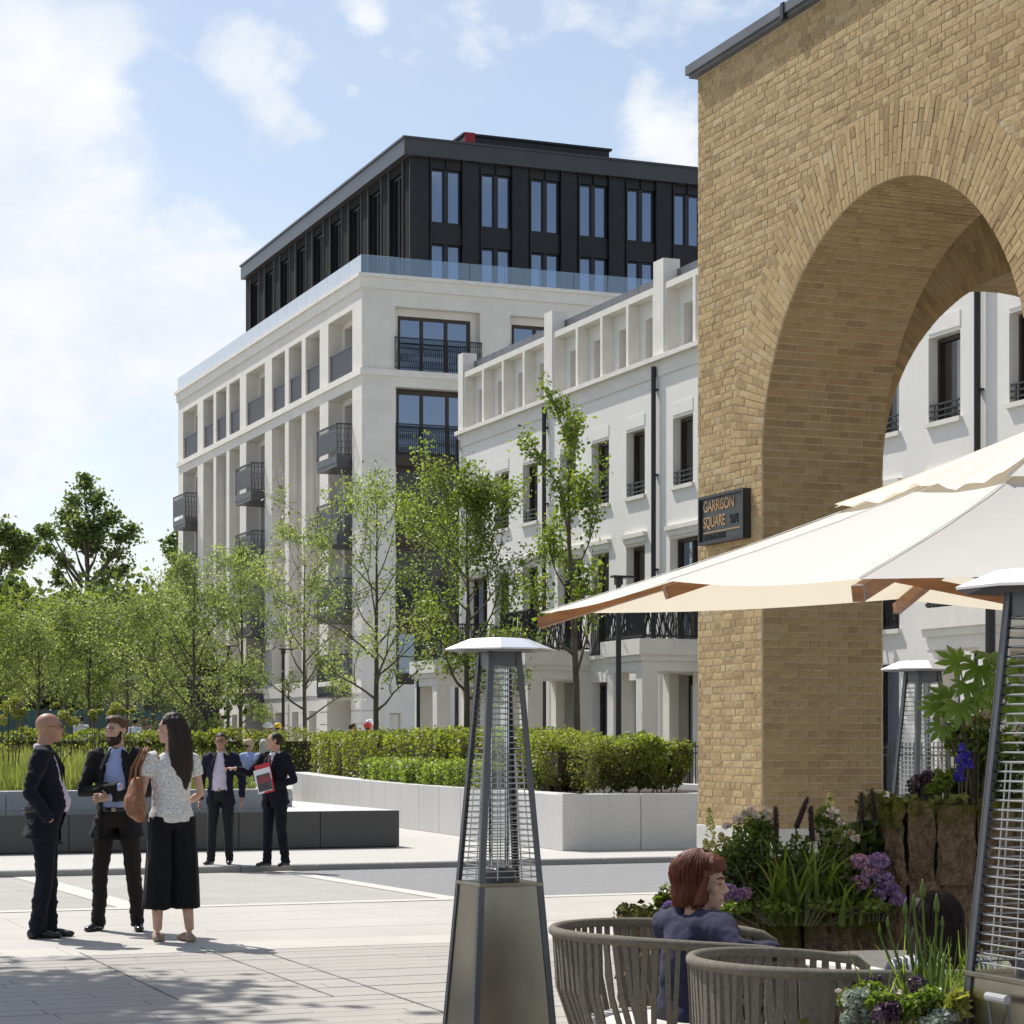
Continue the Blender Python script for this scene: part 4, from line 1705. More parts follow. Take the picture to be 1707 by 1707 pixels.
# ---- black granite pool
pool = thing('reflecting_pool', 'low black granite pool with a still sheet of water on top', 'pool', (4, 31, 0))
PQ0, PX1, PZ = 30.72, 10.45, .55
k = 0
x = PX1
while x > -14:
    xa = x - 1.22
    MB().box(xa + .004, x - .004, PQ0, PQ0 + .25, 0.02, PZ - .004).build('granite_panel', M['granite_black'], pool, bevel=.006)
    x = xa
q = PQ0 + .255
while q < 36.2:
    q2 = min(q + 1.3, 36.3)
    MB().box(PX1 - .25, PX1, q + .004, q2 - .004, 0.02, PZ - .004).build('granite_panel', M['granite_black'], pool, bevel=.006)
    q = q2
MB().box(-14, PX1 - .03, PQ0 + .03, 32.89, 0, .02).build('shadow_gap', M['black'], pool)
m, nt, b = mat_new('still_water')
b.inputs['Base Color'].default_value = (0.012, 0.014, 0.018, 1)
b.inputs['Roughness'].default_value = 0.03
b.inputs['Specular IOR Level'].default_value = 0.6
bump(nt, b, noise_n(nt, 5.0, 3), 0.02, 0.01)
M['water'] = m
wt = MB()
wa, wb = gp(494, 1345, PZ), gp(511, 1358, PZ)
wt.add([(-14, PQ0 + .02, PZ), (wb.x, PQ0 + .02, PZ), (9.45, 33.2, PZ), (9.44, 32.89, PZ), (-14, 32.89, PZ)], [(0, 1, 2, 3, 4)])
wt.build('water', M['water'], pool)
wt = MB()
wt.add([(wb.x + .01, PQ0 + .02, PZ), (PX1 - .02, PQ0 + .02, PZ), (PX1 - .02, 36.3, PZ), (9.6, 36.3, PZ), (9.46, 33.2, PZ)], [(0, 1, 2, 3, 4)])
wt.build('pale_ledge', M['granite'], pool)


def hedge(label, pts, z0, z1, width, nleaf, size, mat, seed, stems=False, uneven=.08, group=None, core=True, name='hedge', cat='hedge'):
    """hedge along a polyline: leaves thick at the skin, twigs and shade inside"""
    rng = np.random.default_rng(seed)
    t = thing(name, label, cat, (pts[0][0], pts[0][1], z0), 0, group)
    segs = []
    tot = 0
    for i in range(len(pts) - 1):
        a, b_ = np.array(pts[i]), np.array(pts[i + 1])
        L = np.linalg.norm(b_ - a)
        segs.append((a, (b_ - a) / L, L))
        tot += L
    cs = []
    off = np.array([pts[0][0], pts[0][1], z0])
    for (a, d, L) in segs:
        n = int(nleaf * L / tot)
        u = rng.uniform(-.05, L + .05, n)
        h = z1 - z0
        nrm = np.array([-d[1], d[0]])
        f = rng.uniform(0, 1, n)
        side = rng.integers(0, 5, n)
        w = rng.uniform(-1, 1, n) * width / 2
        z = rng.uniform(0.12 if stems else 0.02, 1, n) ** .8
        w = np.where(side <= 1, -width / 2 - rng.normal(0, .03, n), w)
        w = np.where(side == 2, width / 2 + rng.normal(0, .03, n), w)
        z = np.where(side == 3, 1 + rng.normal(0, .025, n), z)
        bulge = 1 + .10 * np.sin(u * 4.1 + seed) + .08 * np.sin(u * 9.7 + seed * 2)
        ztop = 1 + uneven * (np.sin(u * 3.3 + seed) * .5 + np.sin(u * 7.9 + 1.3 * seed) * .35 + rng.normal(0, .25, n)) / max(h, .3) * .8
        if stems:
            w = w * (0.35 + .65 * np.clip(z * 1.6, 0, 1))
        xy = a[None, :2] + d[None, :] * u[:, None] + nrm[None, :] * (w * bulge)[:, None]
        zz = z0 + h * z * ztop
        cs.append(np.stack([xy[:, 0], xy[:, 1], zz], 1))
    c = np.concatenate(cs) - off
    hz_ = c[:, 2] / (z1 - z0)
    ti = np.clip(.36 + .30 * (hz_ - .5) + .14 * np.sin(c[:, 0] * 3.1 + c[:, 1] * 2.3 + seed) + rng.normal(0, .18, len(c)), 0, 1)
    fo = leaves('foliage', c, size, mat, t, seed, (0, 0, 0), ti)
    mb = MB()
    r2 = random.Random(seed)
    for (a, d, L) in segs:
        nst = int(L * (9 if stems else 4))
        nrm = (-d[1], d[0])
        for _ in range(nst):
            u = r2.uniform(0, L)
            w = r2.uniform(-.3, .3) * width
            p = Vector((a[0] + d[0] * u + nrm[0] * w, a[1] + d[1] * u + nrm[1] * w, z0 - .08)) - Vector(off)
            q = p + Vector((r2.gauss(0, .16), r2.gauss(0, .16), (z1 - z0) * r2.uniform(.5, .95)))
            mid = p.lerp(q, .5) + Vector((r2.gauss(0, .04), r2.gauss(0, .04), 0))
            mb.tube([p, mid, q], [.014, .010, .004], 4, cap=False)
    mb.build('stems', M['bark'], t, local=True)
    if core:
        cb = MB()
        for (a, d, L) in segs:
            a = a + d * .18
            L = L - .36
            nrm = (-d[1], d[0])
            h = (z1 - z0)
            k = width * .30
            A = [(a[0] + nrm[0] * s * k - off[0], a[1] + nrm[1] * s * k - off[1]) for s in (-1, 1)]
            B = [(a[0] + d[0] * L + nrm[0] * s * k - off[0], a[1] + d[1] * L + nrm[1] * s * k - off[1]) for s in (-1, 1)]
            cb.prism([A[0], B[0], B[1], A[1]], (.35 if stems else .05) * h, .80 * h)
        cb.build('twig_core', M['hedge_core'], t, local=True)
    return t


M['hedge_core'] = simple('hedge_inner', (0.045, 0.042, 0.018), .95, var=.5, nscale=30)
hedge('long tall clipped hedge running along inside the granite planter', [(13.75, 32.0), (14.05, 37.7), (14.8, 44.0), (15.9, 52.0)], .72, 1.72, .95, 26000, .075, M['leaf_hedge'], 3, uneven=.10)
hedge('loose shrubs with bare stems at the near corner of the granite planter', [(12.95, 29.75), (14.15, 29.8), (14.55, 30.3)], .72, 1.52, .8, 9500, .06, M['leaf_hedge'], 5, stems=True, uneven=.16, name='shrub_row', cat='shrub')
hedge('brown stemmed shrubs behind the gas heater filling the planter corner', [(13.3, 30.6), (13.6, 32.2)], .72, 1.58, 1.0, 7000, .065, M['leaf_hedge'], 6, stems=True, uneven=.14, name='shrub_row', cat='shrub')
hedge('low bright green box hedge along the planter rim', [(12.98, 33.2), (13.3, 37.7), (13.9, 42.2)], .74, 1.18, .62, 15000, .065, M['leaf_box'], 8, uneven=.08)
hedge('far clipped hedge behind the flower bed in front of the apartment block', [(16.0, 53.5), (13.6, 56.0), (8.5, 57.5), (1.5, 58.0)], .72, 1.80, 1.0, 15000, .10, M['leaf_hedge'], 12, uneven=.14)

# ---- flower bed: fine feathery foliage
rg = np.random.default_rng(5)
n = 80000
px_ = rg.uniform(-3, 13.5, n)
qy_ = 33.35 + (rg.uniform(0, 1, n) ** 1.35) * 21
keepm = px_ < 9.0 + np.clip((qy_ - 36.0) * .345, 0, 6)
px_, qy_ = px_[keepm], qy_[keepm]
n = len(px_)
patch = np.sin(px_ * .9 + 1.0) + np.sin(qy_ * .55 + px_ * .5) + .6 * np.sin(px_ * 2.3 + qy_ * 1.1)
h = (.56 + .10 * patch) * rg.uniform(.5, 1.15, n)
h = np.where(qy_ < 34.0, h * .75, h)
la = rg.uniform(0, 2 * np.pi, n)
ln = rg.uniform(.05, .45, n) * h
base = np.stack([px_, qy_, np.full(n, .70)], 1)
tip = base + np.stack([np.cos(la) * ln, np.sin(la) * ln, h], 1)
wd = rg.uniform(.006, .013, n)
sd = np.stack([-np.sin(la + .6), np.cos(la + .6), np.zeros(n)], 1) * wd[:, None]
mid = (base + tip) / 2 + np.stack([np.cos(la), np.sin(la), np.zeros(n)], 1) * (-.06 * h)[:, None]
v = np.stack([base, mid - sd, mid + sd, tip], 1).reshape(-1, 3)
idx = np.arange(n)[:, None] * 4
f = np.concatenate([idx + np.array([[0, 1, 2]]), idx + np.array([[1, 3, 2]])])
ti = np.clip(.5 + .13 * patch + rg.normal(0, .16, n), 0, 1)
tag(link('feathery_grass', np_mesh('feathery_grass', v, f, M['grass'], np.repeat(ti, 4))), 'mass of feathery light green fennel foliage filling the raised flower bed', 'ground cover', kind='stuff')


def low_shrub(label, x, y, z, rx, rz, n, size, mat, seed, name='shrub', group=None, cat='shrub'):
    t = thing(name, label, cat, (x, y, z), 0, group)
    r = np.random.default_rng(seed)
    d = r.normal(size=(n, 3))
    d /= np.linalg.norm(d, axis=1)[:, None]
    rad = r.uniform(.55, 1.05, n) ** .5
    c = d * rad[:, None] * np.array([rx, rx, rz]) * (1 + .2 * np.sin(d[:, 0] * 5 + seed))[:, None]
    c[:, 2] = np.abs(c[:, 2] + rz * .75)
    leaves('foliage', c, size, mat, t, seed, (0, 0, 0))
    mb = MB()
    rr = random.Random(seed)
    for _ in range(7):
        mb.tube([(0, 0, -.02), (rr.gauss(0, rx * .3), rr.gauss(0, rx * .3), rz * .7), (rr.gauss(0, rx * .6), rr.gauss(0, rx * .6), rz * 1.2)], [.012, .009, .004], 4, cap=False)
    mb.build('stems', M['bark'], t, local=True)
    return t


SHL = ['leafy shrub behind the bald man\'s face', 'leafy shrub left of the bearded man\'s head', 'leafy shrub between the bearded man and the woman', 'leafy shrub hidden behind the long haired woman', 'leafy shrub right of the long haired woman', 'leafy shrub left of the bald man\'s head', 'leafy shrub at the left edge of the flower bed']
for i, (xx, yy, d, rx, rz) in enumerate(((120, 1262, 46, .5, .35), (165, 1262, 47, .5, .33), (215, 1255, 46, .45, .35), (265, 1265, 44, .5, .33), (310, 1268, 45, .5, .3), (45, 1258, 47, .55, .36), (12, 1265, 44, .45, .3))):
    p = atd(xx, d, .7)
    low_shrub(SHL[i], p.x, p.y, .7, rx, rz, 520, .10, M['leaf_hedge'], 40 + i, group='leafy shrubs at the back of the flower bed')


def umbel_plant(xs, d, label):
    """tall fennel-like plant: stems with ball-shaped flower heads given as (px, py, radius px)"""
    b0 = atd(xs[0][0], d, .7)
    t = thing('umbel_plant', label, 'flower', (b0.x, b0.y, .7), 0, 'tall plants with round yellow-green flower heads')
    mb = MB()
    cs, tn = [], []
    rr = np.random.default_rng(int(xs[0][0] * 7 + d))
    for (xx, yy, rp) in xs:
        c = px(xx, yy, d) - b0 - Vector((0, 0, 0))
        c.z = px(xx, yy, d).z - .7
        rad = rp * d / F_PX
        mb.tube([(c.x * .5, c.y * .5, 0), (c.x * .8, c.y * .8, c.z * .6), tuple(c)], [.012, .010, .007], 5, cap=False)
        n = int(50 + rp * 14)
        dd = rr.normal(size=(n, 3))
        dd /= np.linalg.norm(dd, axis=1)[:, None]
        cs.append(np.array(tuple(c))[None] + dd * (rad * rr.uniform(.55, 1.0, n))[:, None] * np.array([1, 1, .85]))
    cc = np.concatenate(cs)
    # a few leaves on the stems
    k = rr.uniform(.1, .55, (60, 1))
    first = np.array(tuple(px(xs[0][0], xs[0][1], d) - Vector((b0.x, b0.y, .7))))
    lv_ = first[None] * k + rr.normal(0, .09, (60, 3))
    mb.build('stems', M['bark_green'], t, local=True)
    leaves('flower_head', cc, .038, M['umbel'], t, int(d * 10), (0, 0, 0), elong=1.1)
    leaves('leaf_spray', lv_, .09, M['grass'], t, 3, (0, 0, 0))


umbel_plant([(14, 1178, 14), (30, 1192, 12), (2, 1200, 13), (24, 1168, 9), (38, 1186, 8)], 37, 'cluster of tall yellow-green flower heads at the left edge of the flower bed')
umbel_plant([(94, 1175, 5), (118, 1185, 5)], 40, 'two small round flower heads on thin stems above the bald man')
umbel_plant([(105, 1192, 10), (122, 1203, 11), (100, 1215, 8)], 36, 'three yellow-green flower heads right beside the bald man')
umbel_plant([(154, 1188, 7), (167, 1186, 6), (158, 1198, 5)], 38, 'pair of round flower heads left of the bearded man')
umbel_plant([(192, 1178, 11), (184, 1190, 8), (203, 1186, 7), (221, 1185, 5)], 38, 'flower heads rising just above the bearded man')

# ---- trees
FT = 'young trees planted in a row along the hedge'
tree('young tree with spreading limbs and thin leaves in front of the block corner', atd(627, 50), 7.4, .085, 2.1, 2.5, 15, M['leaf_light'], .072, 21, per=10, group=FT, maxd=2, n_child=3, spread=.8, up=.2, clump=.11)
tree('denser leafy tree standing behind the pyramid heater', atd(772, 46), 7.2, .09, 2.4, 1.95, 20, M['leaf'], .075, 22, per=16, group=FT, maxd=2, clump=.13)
tree('young thin tree behind the man pointing with his arm', atd(505, 61), 7.6, .08, 2.0, 2.1, 15, M['leaf_light'], .078, 23, per=10, group=FT, clump=.11)
tree('narrow upright young tree behind the man in glasses', atd(400, 63), 7.7, .075, 2.0, 1.35, 15, M['leaf_light'], .080, 24, per=11, group=FT, clump=.13)
tree('young tree forking low beside the long haired woman', atd(322, 61), 6.9, .09, 1.35, 2.0, 18, M['leaf_light'], .080, 25, per=11, group=FT, clump=.13)
tree('tall narrow pear tree with upright limbs in front of the middle town house', atd(968, 38.5), 7.75, .085, 2.7, 1.45, 13, M['leaf_pear'], .085, 26, per=17, name='pear_tree', maxd=1, spread=.34, up=1.15, lean=(-.35, .0), group=None, n_child=4, clump=.09,
     shape=lambda f: .95 - .35 * f)
LT = 'young trees massed beyond the flower bed'
lx = [(-22, 63, 5.2), (30, 68, 5.2), (62, 63, 4.9), (108, 66, 5.3), (150, 64, 5.5), (185, 73, 5.8), (212, 66, 5.4), (252, 63, 5.6), (283, 70, 6.6)]
llab = ['leafy young tree cut by the left edge of the photo', 'bushy young tree left of the bald man', 'bushy young tree over the bald man, its trunk hidden', 'young tree between the bald and the bearded man, nearer the bald one',
        'young tree under the tall plane tree', 'young tree behind the bearded man on his left', 'young tree straight above the bearded man', 'young tree between the bearded man and the long haired woman', 'thin topped young tree beside the left end of the apartment block']
for i, ((xx, d, H), lb) in enumerate(zip(lx, llab)):
    tree(lb, atd(xx, d), H, .09, 2.35, 1.75, 16, M['leaf_light'] if i % 3 else M['leaf'], .082, 50 + i, per=8, group=LT, clump=.17, maxd=2)


def big_tree(label, base, H, fork, width, seed, nclump, leaf=.34, ncl=300, trunk_r=.4, mat='leaf_dark', bark='bark', squash=.8, csize=1.5, cpx=None, dist=0, kind=None, grp='big trees beyond the square'):
    """mature tree: trunk, limbs, and many leaf clumps through the crown volume"""
    rng = random.Random(seed)
    r = np.random.default_rng(seed)
    t = thing(kind or ('plane_tree' if H > 14 else 'broadleaf_tree'), label, 'tree', base, 0, grp)
    mb = MB()
    top = H * .82
    mb.tube([(0, 0, 0), (.1, 0, H * .3), (0, .1, H * .55), (.1, 0, top)], [trunk_r * 1.2, trunk_r * .8, trunk_r * .5, .06], 8, cap=False)
    cs, tn = [], []
    if cpx:
        sd_ = Vector((.92892, -.37026, 0))
        for i, (cx_, cy_, cr_) in enumerate(cpx):
            q0 = px(cx_, cy_, dist)
            k = dist / F_PX
            dep = rng.uniform(-1, 1) * 2.2
            fwv = ray(cx_)
            c = np.array(tuple(q0 - Vector(base) + fwv * dep))
            rr_ = cr_ * k
            q = Vector((c[0] * .1, c[1] * .1, max(2.0, c[2] - abs(Vector((c[0], c[1], 0)).length) * .8 - 1.2)))
            mb.tube([q, q.lerp(Vector(c), .5) + Vector((0, 0, -.25)), Vector(c)], [trunk_r * .34, trunk_r * .2, .03], 5, cap=False)
            for j in range(4):
                d_ = Vector((rng.gauss(0, 1), rng.gauss(0, 1), rng.gauss(.2, .8))).normalized() * rr_ * rng.uniform(.3, .75)
                n = int(ncl * (cr_ / 24.0) ** 2 / 4) + 12
                s_ = rr_ * rng.uniform(.32, .5)
                cs.append((c + np.array(tuple(d_)))[None] + r.normal(0, 1, (n, 3)) * np.array([s_, s_, s_ * .7]))
                tn.append(np.clip(r.normal(rng.uniform(.3, .7), .2, n), 0, 1))
        nclump = 0
    for i in range(nclump):
        f = (i + rng.random()) / nclump
        z = fork + (H - fork) * f
        prof = math.sin(math.pi * min(1.0, .18 + f * .82)) ** .8
        a = i * 2.399 + rng.uniform(-.5, .5)
        rad = width * prof * rng.uniform(.35, 1.0)
        c = np.array([math.cos(a) * rad, math.sin(a) * rad, z])
        if i % 2 == 0:
            q = Vector((.05, 0, max(fork * .7, z - rad * .6 - 1)))
            mb.tube([q, q.lerp(Vector(c), .5) + Vector((0, 0, -.3)), Vector(c)], [trunk_r * .3 * (1 - f * .6), trunk_r * .18, .03], 5, cap=False)
        n = int(ncl * rng.uniform(.6, 1.2))
        s = csize * rng.uniform(.6, 1.15)
        cs.append(c[None] + r.normal(0, 1, (n, 3)) * np.array([s, s, s * squash]) * .5)
        tn.append(np.clip(r.normal(rng.uniform(.3, .65), .18, n), 0, 1))
    mb.smooth = True
    mb.build('trunk', M[bark], t, local=True)
    leaves('crown', np.concatenate(cs), leaf, M[mat], t, seed, (0, 0, 0), np.concatenate(tn), elong=1.25)
    return t


big_tree('tall plane tree rising alone above the young trees', atd(145, 150), 20.0, 12.2, 3.3, 71, 40, .27, 330, .42, dist=150, cpx=[(140, 814, 20), (125, 838, 22), (160, 840, 24), (108, 862, 22), (150, 868, 30), (186, 866, 24), (85, 890, 20), (203, 896, 24), (122, 900, 26), (166, 906, 28), (218, 882, 14), (80, 918, 17), (73, 880, 12), (104, 936, 18), (196, 930, 22), (182, 955, 20), (94, 955, 12), (208, 950, 14), (172, 975, 12), (98, 972, 8), (140, 890, 24)])
big_tree('big dark tree cut off by the left edge', atd(-30, 130), 15.0, 6.5, 3.3, 72, 40, .27, 330, .4, dist=130, cpx=[(0, 890, 28), (25, 905, 24), (45, 916, 17), (8, 930, 30), (58, 902, 9), (34, 928, 20), (-12, 958, 36), (14, 990, 28), (36, 975, 10), (-5, 1020, 34), (24, 1026, 22), (40, 1006, 10), (-30, 905, 30), (-40, 980, 40), (10, 1050, 26)])
big_tree('tree peeping out behind the left end of the apartment block', atd(300, 150), 15.4, 8.0, 1.6, 73, 18, .27, 330, .3, dist=150, cpx=[(288, 900, 16), (282, 918, 12), (300, 920, 22), (290, 940, 18), (284, 965, 14), (305, 950, 24)])
for i, (xx, d, H, wd_, lb) in enumerate(((15, 100, 8.3, 2.8, 'low dark tree at the left behind the teal hoarding'), (75, 104, 7.6, 3.0, 'low dark tree behind the hoarding, left of the plane tree'), (140, 102, 8.0, 2.8, 'low dark tree behind the hoarding, below the plane tree'),
                                 (200, 100, 8.2, 2.8, 'low dark tree behind the hoarding, right of the plane tree'), (262, 103, 7.8, 2.7, 'low dark tree behind the hoarding next to the block'))):
    big_tree(lb, atd(xx, d), H, 2.0, wd_, 80 + i, 26, .34, 190, .25, csize=1.7)

# the big tree just outside the frame on the left that dapples the paving
SHT = Vector((-6.15, 21.2))   # camera frame (right, forward)
big_tree('broad tree standing just outside the left edge whose shade falls on the paving', Vector((0.37026 * 17.4 + 0.92892 * -8.25, 0.92892 * 17.4 + 0.37026 * 8.25, 0)), 11.0, 6.6, 2.3, 99, 36, .22, 430, .18, csize=1.25, kind='shade_tree', grp=None)
sp = Vector((0.92892 * SHT.x + 0.37026 * SHT.y, -0.37026 * SHT.x + 0.92892 * SHT.y, 0))

# ---- teal hoarding and dark sheds beyond
ho = thing('site_hoarding', 'teal corrugated site hoarding beyond the young trees', 'hoarding', atd(150, 84))
M['teal'] = simple('teal_sheet', (0.012, 0.052, 0.052), .55, var=.2, nscale=3)
a, b_ = atd(-60, 82), atd(300, 86)
L = (b_ - a).length
dv = (b_ - a) / L
n = int(L / 1.2)
for i in range(n):
    p, q = a + dv * (1.2 * i + .02), a + dv * (1.2 * i + 1.18)
    m = MB()
    for k in range(6):
        u, w_ = p.lerp(q, k / 6), p.lerp(q, (k + .6) / 6)
        m.bar(Vector((u.x, u.y, 1.4)).lerp(Vector((w_.x, w_.y, 1.4)), 0), Vector((w_.x, w_.y, 1.4)), .05, 2.75)
    m.bar(Vector((p.x, p.y, 1.4)), Vector((q.x, q.y, 1.4)), .02, 2.8)
    m.build('hoarding_panel', M['teal'], ho)
sh = thing('site_shed', 'long dark low shed with a pale roof edge behind the hoarding', 'shed', atd(255, 92))
a, b_ = atd(205, 92), atd(330, 94)
m = MB().bar(Vector((a.x, a.y, 2.2)), Vector((b_.x, b_.y, 2.2)), 4, 4.0)
m.build('wall', M['char'], sh)
m = MB().bar(Vector((a.x, a.y, 4.25)), Vector((b_.x, b_.y, 4.25)), 4.6, .16)
m.build('roof', M['lead'], sh)

# ---- lamp posts
def lamp(label, x, d, top, head=True):
    b0 = atd(x, d)
    t = thing('lamp_post', label, 'lamp post', b0, 0, 'slim black street lamps')
    H = CAMZ + (HY - top) * d / F_PX
    MB().tube([(0, 0, 0), (0, 0, .9), (0, 0, .92), (0, 0, H)], [.065, .065, .05, .045], 10).build('post', M['black'], t, local=True)
    if head:
        MB().box(-.12, .28, -.08, .08, H, H + .035).box(-.06, .06, -.05, .05, H - .12, H).build('lamp_head', M['black'], t, local=True)
        MB().box(.06, .25, -.06, .06, H - .012, H - .001).build('lens', M['curtain'], t, local=True)
lamp('slim black lamp post beside the porch balcony, next to the pear tree', 1031, 37, 963)
lamp('black lamp post behind the pointing man', 472, 63, 1083)
lamp('black lamp post between the two narrow young trees', 380, 66, 1078)
lamp('black lamp post right of the spreading tree near the service door', 697, 56, 1100)
lamp('black lamp post seen through the arch beside the tall bark planter', 1651, 20, 1000, False)
# ================================================================ terrace furniture


def cw(X, D, z=0.0):
    """camera-frame metres (right, forward) to the scene"""
    return Vector((0.37026 * D + 0.92892 * X, 0.92892 * D - 0.37026 * X, z))


M['steel'] = simple('brushed_steel', (0.30, 0.27, 0.22), 0.27, 1.0, var=.30, nscale=2.2, stretch=(1, 1, .5))
M['steel_dark'] = simple('grey_steel_leg', (0.105, 0.11, 0.12), 0.38, .6, var=.1)
M['steel_rod'] = simple('bright_rod', (0.42, 0.42, 0.42), 0.28, 1.0, var=.05)
M['hood'] = simple('polished_hood', (0.86, 0.87, 0.89), 0.42, 0.85, var=.03)
M['label'] = simple('white_label', (0.33, 0.33, 0.34), .5, var=.03)


def hs_(z):
    return 0.4475 - 0.1437 * z


def unit_rod():
    m = MB().tube([(-.5, 0, 0), (.5, 0, 0)], 1.0, 6)
    return m


rod_me = None
ROD_R = .0031


def rod_mesh():
    global rod_me
    if rod_me is None:
        m = MB()
        n = 6
        vs = []
        for x in (-.5, .5):
            for j in range(n):
                a = 2 * math.pi * j / n
                vs.append((x, ROD_R * math.cos(a), ROD_R * math.sin(a)))
        fs = [(j, (j + 1) % n, n + (j + 1) % n, n + j) for j in range(n)]
        m.add(vs, fs)
        m.smooth = True
        rod_me = m.mesh('guard_rod', M['steel_rod'])
    return rod_me


def heater(label, loc, handle=False):
    t = thing('patio_heater', label, 'patio heater', (loc.x, loc.y, 0), 0, 'pyramid gas patio heaters')
    ZB, ZT = .874, 2.0
    for (sx, sy) in ((-1, -1), (1, -1), (1, 1), (-1, 1)):
        m = MB()
        for (dx, dy, w, h) in ((-sx * .011, 0, .03, .006), (0, -sy * .011, .006, .03)):
            a = Vector((sx * hs_(.03) / 2 + dx, sy * hs_(.03) / 2 + dy, .03))
            b_ = Vector((sx * hs_(ZT) / 2 + dx, sy * hs_(ZT) / 2 + dy, ZT))
            m.bar(a, b_, w, h, up=(0, 1, 0))
        m.build('leg', M['steel_dark'], t, local=True)
    for (ax, s) in (('y', -1), ('x', -1), ('y', 1), ('x', 1)):
        z0, z1 = .06, ZB - .01
        w0, w1 = hs_(z0) / 2 - .012, hs_(z1) / 2 - .012
        q = [(-w0, s * (hs_(z0) / 2 - .004), z0), (w0, s * (hs_(z0) / 2 - .004), z0), (w1, s * (hs_(z1) / 2 - .004), z1), (-w1, s * (hs_(z1) / 2 - .004), z1)]
        q2 = [(x, y - s * .006, z) for (x, y, z) in q]
        if ax == 'x':
            q = [(y, x, z) for (x, y, z) in q]
            q2 = [(y, x, z) for (x, y, z) in q2]
        m = MB()
        m.add(q + q2, [(0, 1, 2, 3), (7, 6, 5, 4), (0, 4, 5, 1), (1, 5, 6, 2), (2, 6, 7, 3), (3, 7, 4, 0)])
        m.build('base_panel', M['steel'], t, local=True)
    tp = MB().box(-hs_(ZB) / 2 - .006, hs_(ZB) / 2 + .006, -hs_(ZB) / 2 - .006, hs_(ZB) / 2 + .006, ZB - .009, ZB + .008)
    tp.build('burner_plate', M['steel'], t, local=True, bevel=.003)
    bt = MB().lathe([(.08, ZB + .008), (.085, ZB + .06), (.06, ZB + .075)], 20)
    bt.build('burner', M['steel_dark'], t, local=True)
    MB().box(-.26, .26, -.26, .26, 0, .028).build('base_plate', M['steel_dark'], t, local=True, bevel=.004)
    tube = MB()
    n = 20
    for k in range(n):
        a0, a1 = 2 * math.pi * k / n, 2 * math.pi * (k + 1) / n
        tube.add([(.05 * math.cos(a), .05 * math.sin(a), z) for (a, z) in ((a0, ZB + .06), (a1, ZB + .06), (a1, 1.94), (a0, 1.94))], [(0, 1, 2, 3)])
    tube.smooth = True
    tube.build('glass_tube', M['tube_glass'], t, local=True)
    zr = ZB + .035
    while zr < 1.93:
        for (ax, s) in (('y', -1), ('x', -1), ('y', 1), ('x', 1)):
            o = link('guard_rod', rod_mesh(), t)
            L = hs_(zr) - .02
            o.scale = (L, 1, 1)
            d = s * (hs_(zr) / 2 - .012)
            o.location = (0, d, zr) if ax == 'y' else (d, 0, zr)
            if ax == 'x': o.rotation_euler = (0, 0, R(90))
        zr += .0282
    for (ax, s) in (('y', -1), ('x', -1), ('y', 1), ('x', 1)):
        m = MB()
        for f in (-.2, .2):
            p = [(f * hs_(ZB), s * (hs_(ZB) / 2 - .016), ZB + .02), (f * hs_(1.5) * 1.0, s * (hs_(1.5) / 2 - .016), 1.5 if f < 0 else 1.5)]
            if ax == 'x': p = [(y, x, z) for (x, y, z) in p]
            m.tube(p, .003, 5)
        p = [(-.2 * hs_(1.5), s * (hs_(1.5) / 2 - .016), 1.5), (.2 * hs_(1.5), s * (hs_(1.5) / 2 - .016), 1.5)]
        if ax == 'x': p = [(y, x, z) for (x, y, z) in p]
        m.tube(p, .003, 5)
        m.build('guard_stay', M['steel_rod'], t, local=True)
    # top collar and octagonal hood
    MB().box(-hs_(1.96) / 2 + .004, hs_(1.96) / 2 - .004, -hs_(1.96) / 2 + .004, hs_(1.96) / 2 - .004, 1.93, 2.0).build('collar', M['steel_dark'], t, local=True)
    h = MB()
    vs = []
    for (r, z) in ((.262, 2.005), (.264, 2.013), (.145, 2.062), (.02, 2.070)):
        for k in range(8):
            a = R(45 * k + 22.5 + 3)
            vs.append((r * math.cos(a), r * math.sin(a), z))
    fs = []
    for i in range(3):
        for k in range(8):
            fs.append((i * 8 + k, i * 8 + (k + 1) % 8, (i + 1) * 8 + (k + 1) % 8, (i + 1) * 8 + k))
    fs.append(tuple(range(24, 32)))
    h.add(vs, fs)
    h.build('hood', M['hood'], t, local=True)
    hu = MB()
    hu.add([(x * .995, y * .995, 2.003) for (x, y, z) in vs[:8]] + [(x * .5, y * .5, 2.045) for (x, y, z) in vs[:8]], [(k, 8 + k, 8 + (k + 1) % 8, (k + 1) % 8) for k in range(8)] + [tuple(range(8, 16))])
    hu.build('hood_underside', M['steel_dark'], t, local=True)
    if handle:
        x = -hs_(.74) / 2
        hd = MB().tube([(x - .035, -.11, .825), (x - .035, -.01, .825)], .013, 10)
        hd.build('handle', M['label'], t, local=True)
        hb = MB()
        for y in (-.045, .045):
            hb.bar((x - .035, y - .06, .82), (x - .012, y * 1.2 - .06, .70), .008, .005)
        hb.build('handle_bracket', M['steel_dark'], t, local=True)
        m = MB()
        xa, xb = -hs_(.64) / 2 - .001, -hs_(.70) / 2 - .001
        m.add([(xa - .002, -.10, .62), (xa - .002, -.02, .62), (xb - .002, -.02, .70), (xb - .002, -.10, .70)], [(0, 1, 2, 3)])
        m.build('label', M['label'], t, local=True)
    return t


c = px(800, 1475, 10.45)
heater('free standing pyramid gas heater with steel base in the middle of the plaza', Vector((c.x + .161, c.y + .161, 0)))
c = px(1612, 1640, 6.5)
heater('nearest pyramid gas heater, cut by the right edge under the parasol', Vector((c.x + .161, c.y - .161, 0)), True)
c = atd(1538, 13.6)
heater('pyramid gas heater standing beneath the brick arch behind the tall bark planter', c)

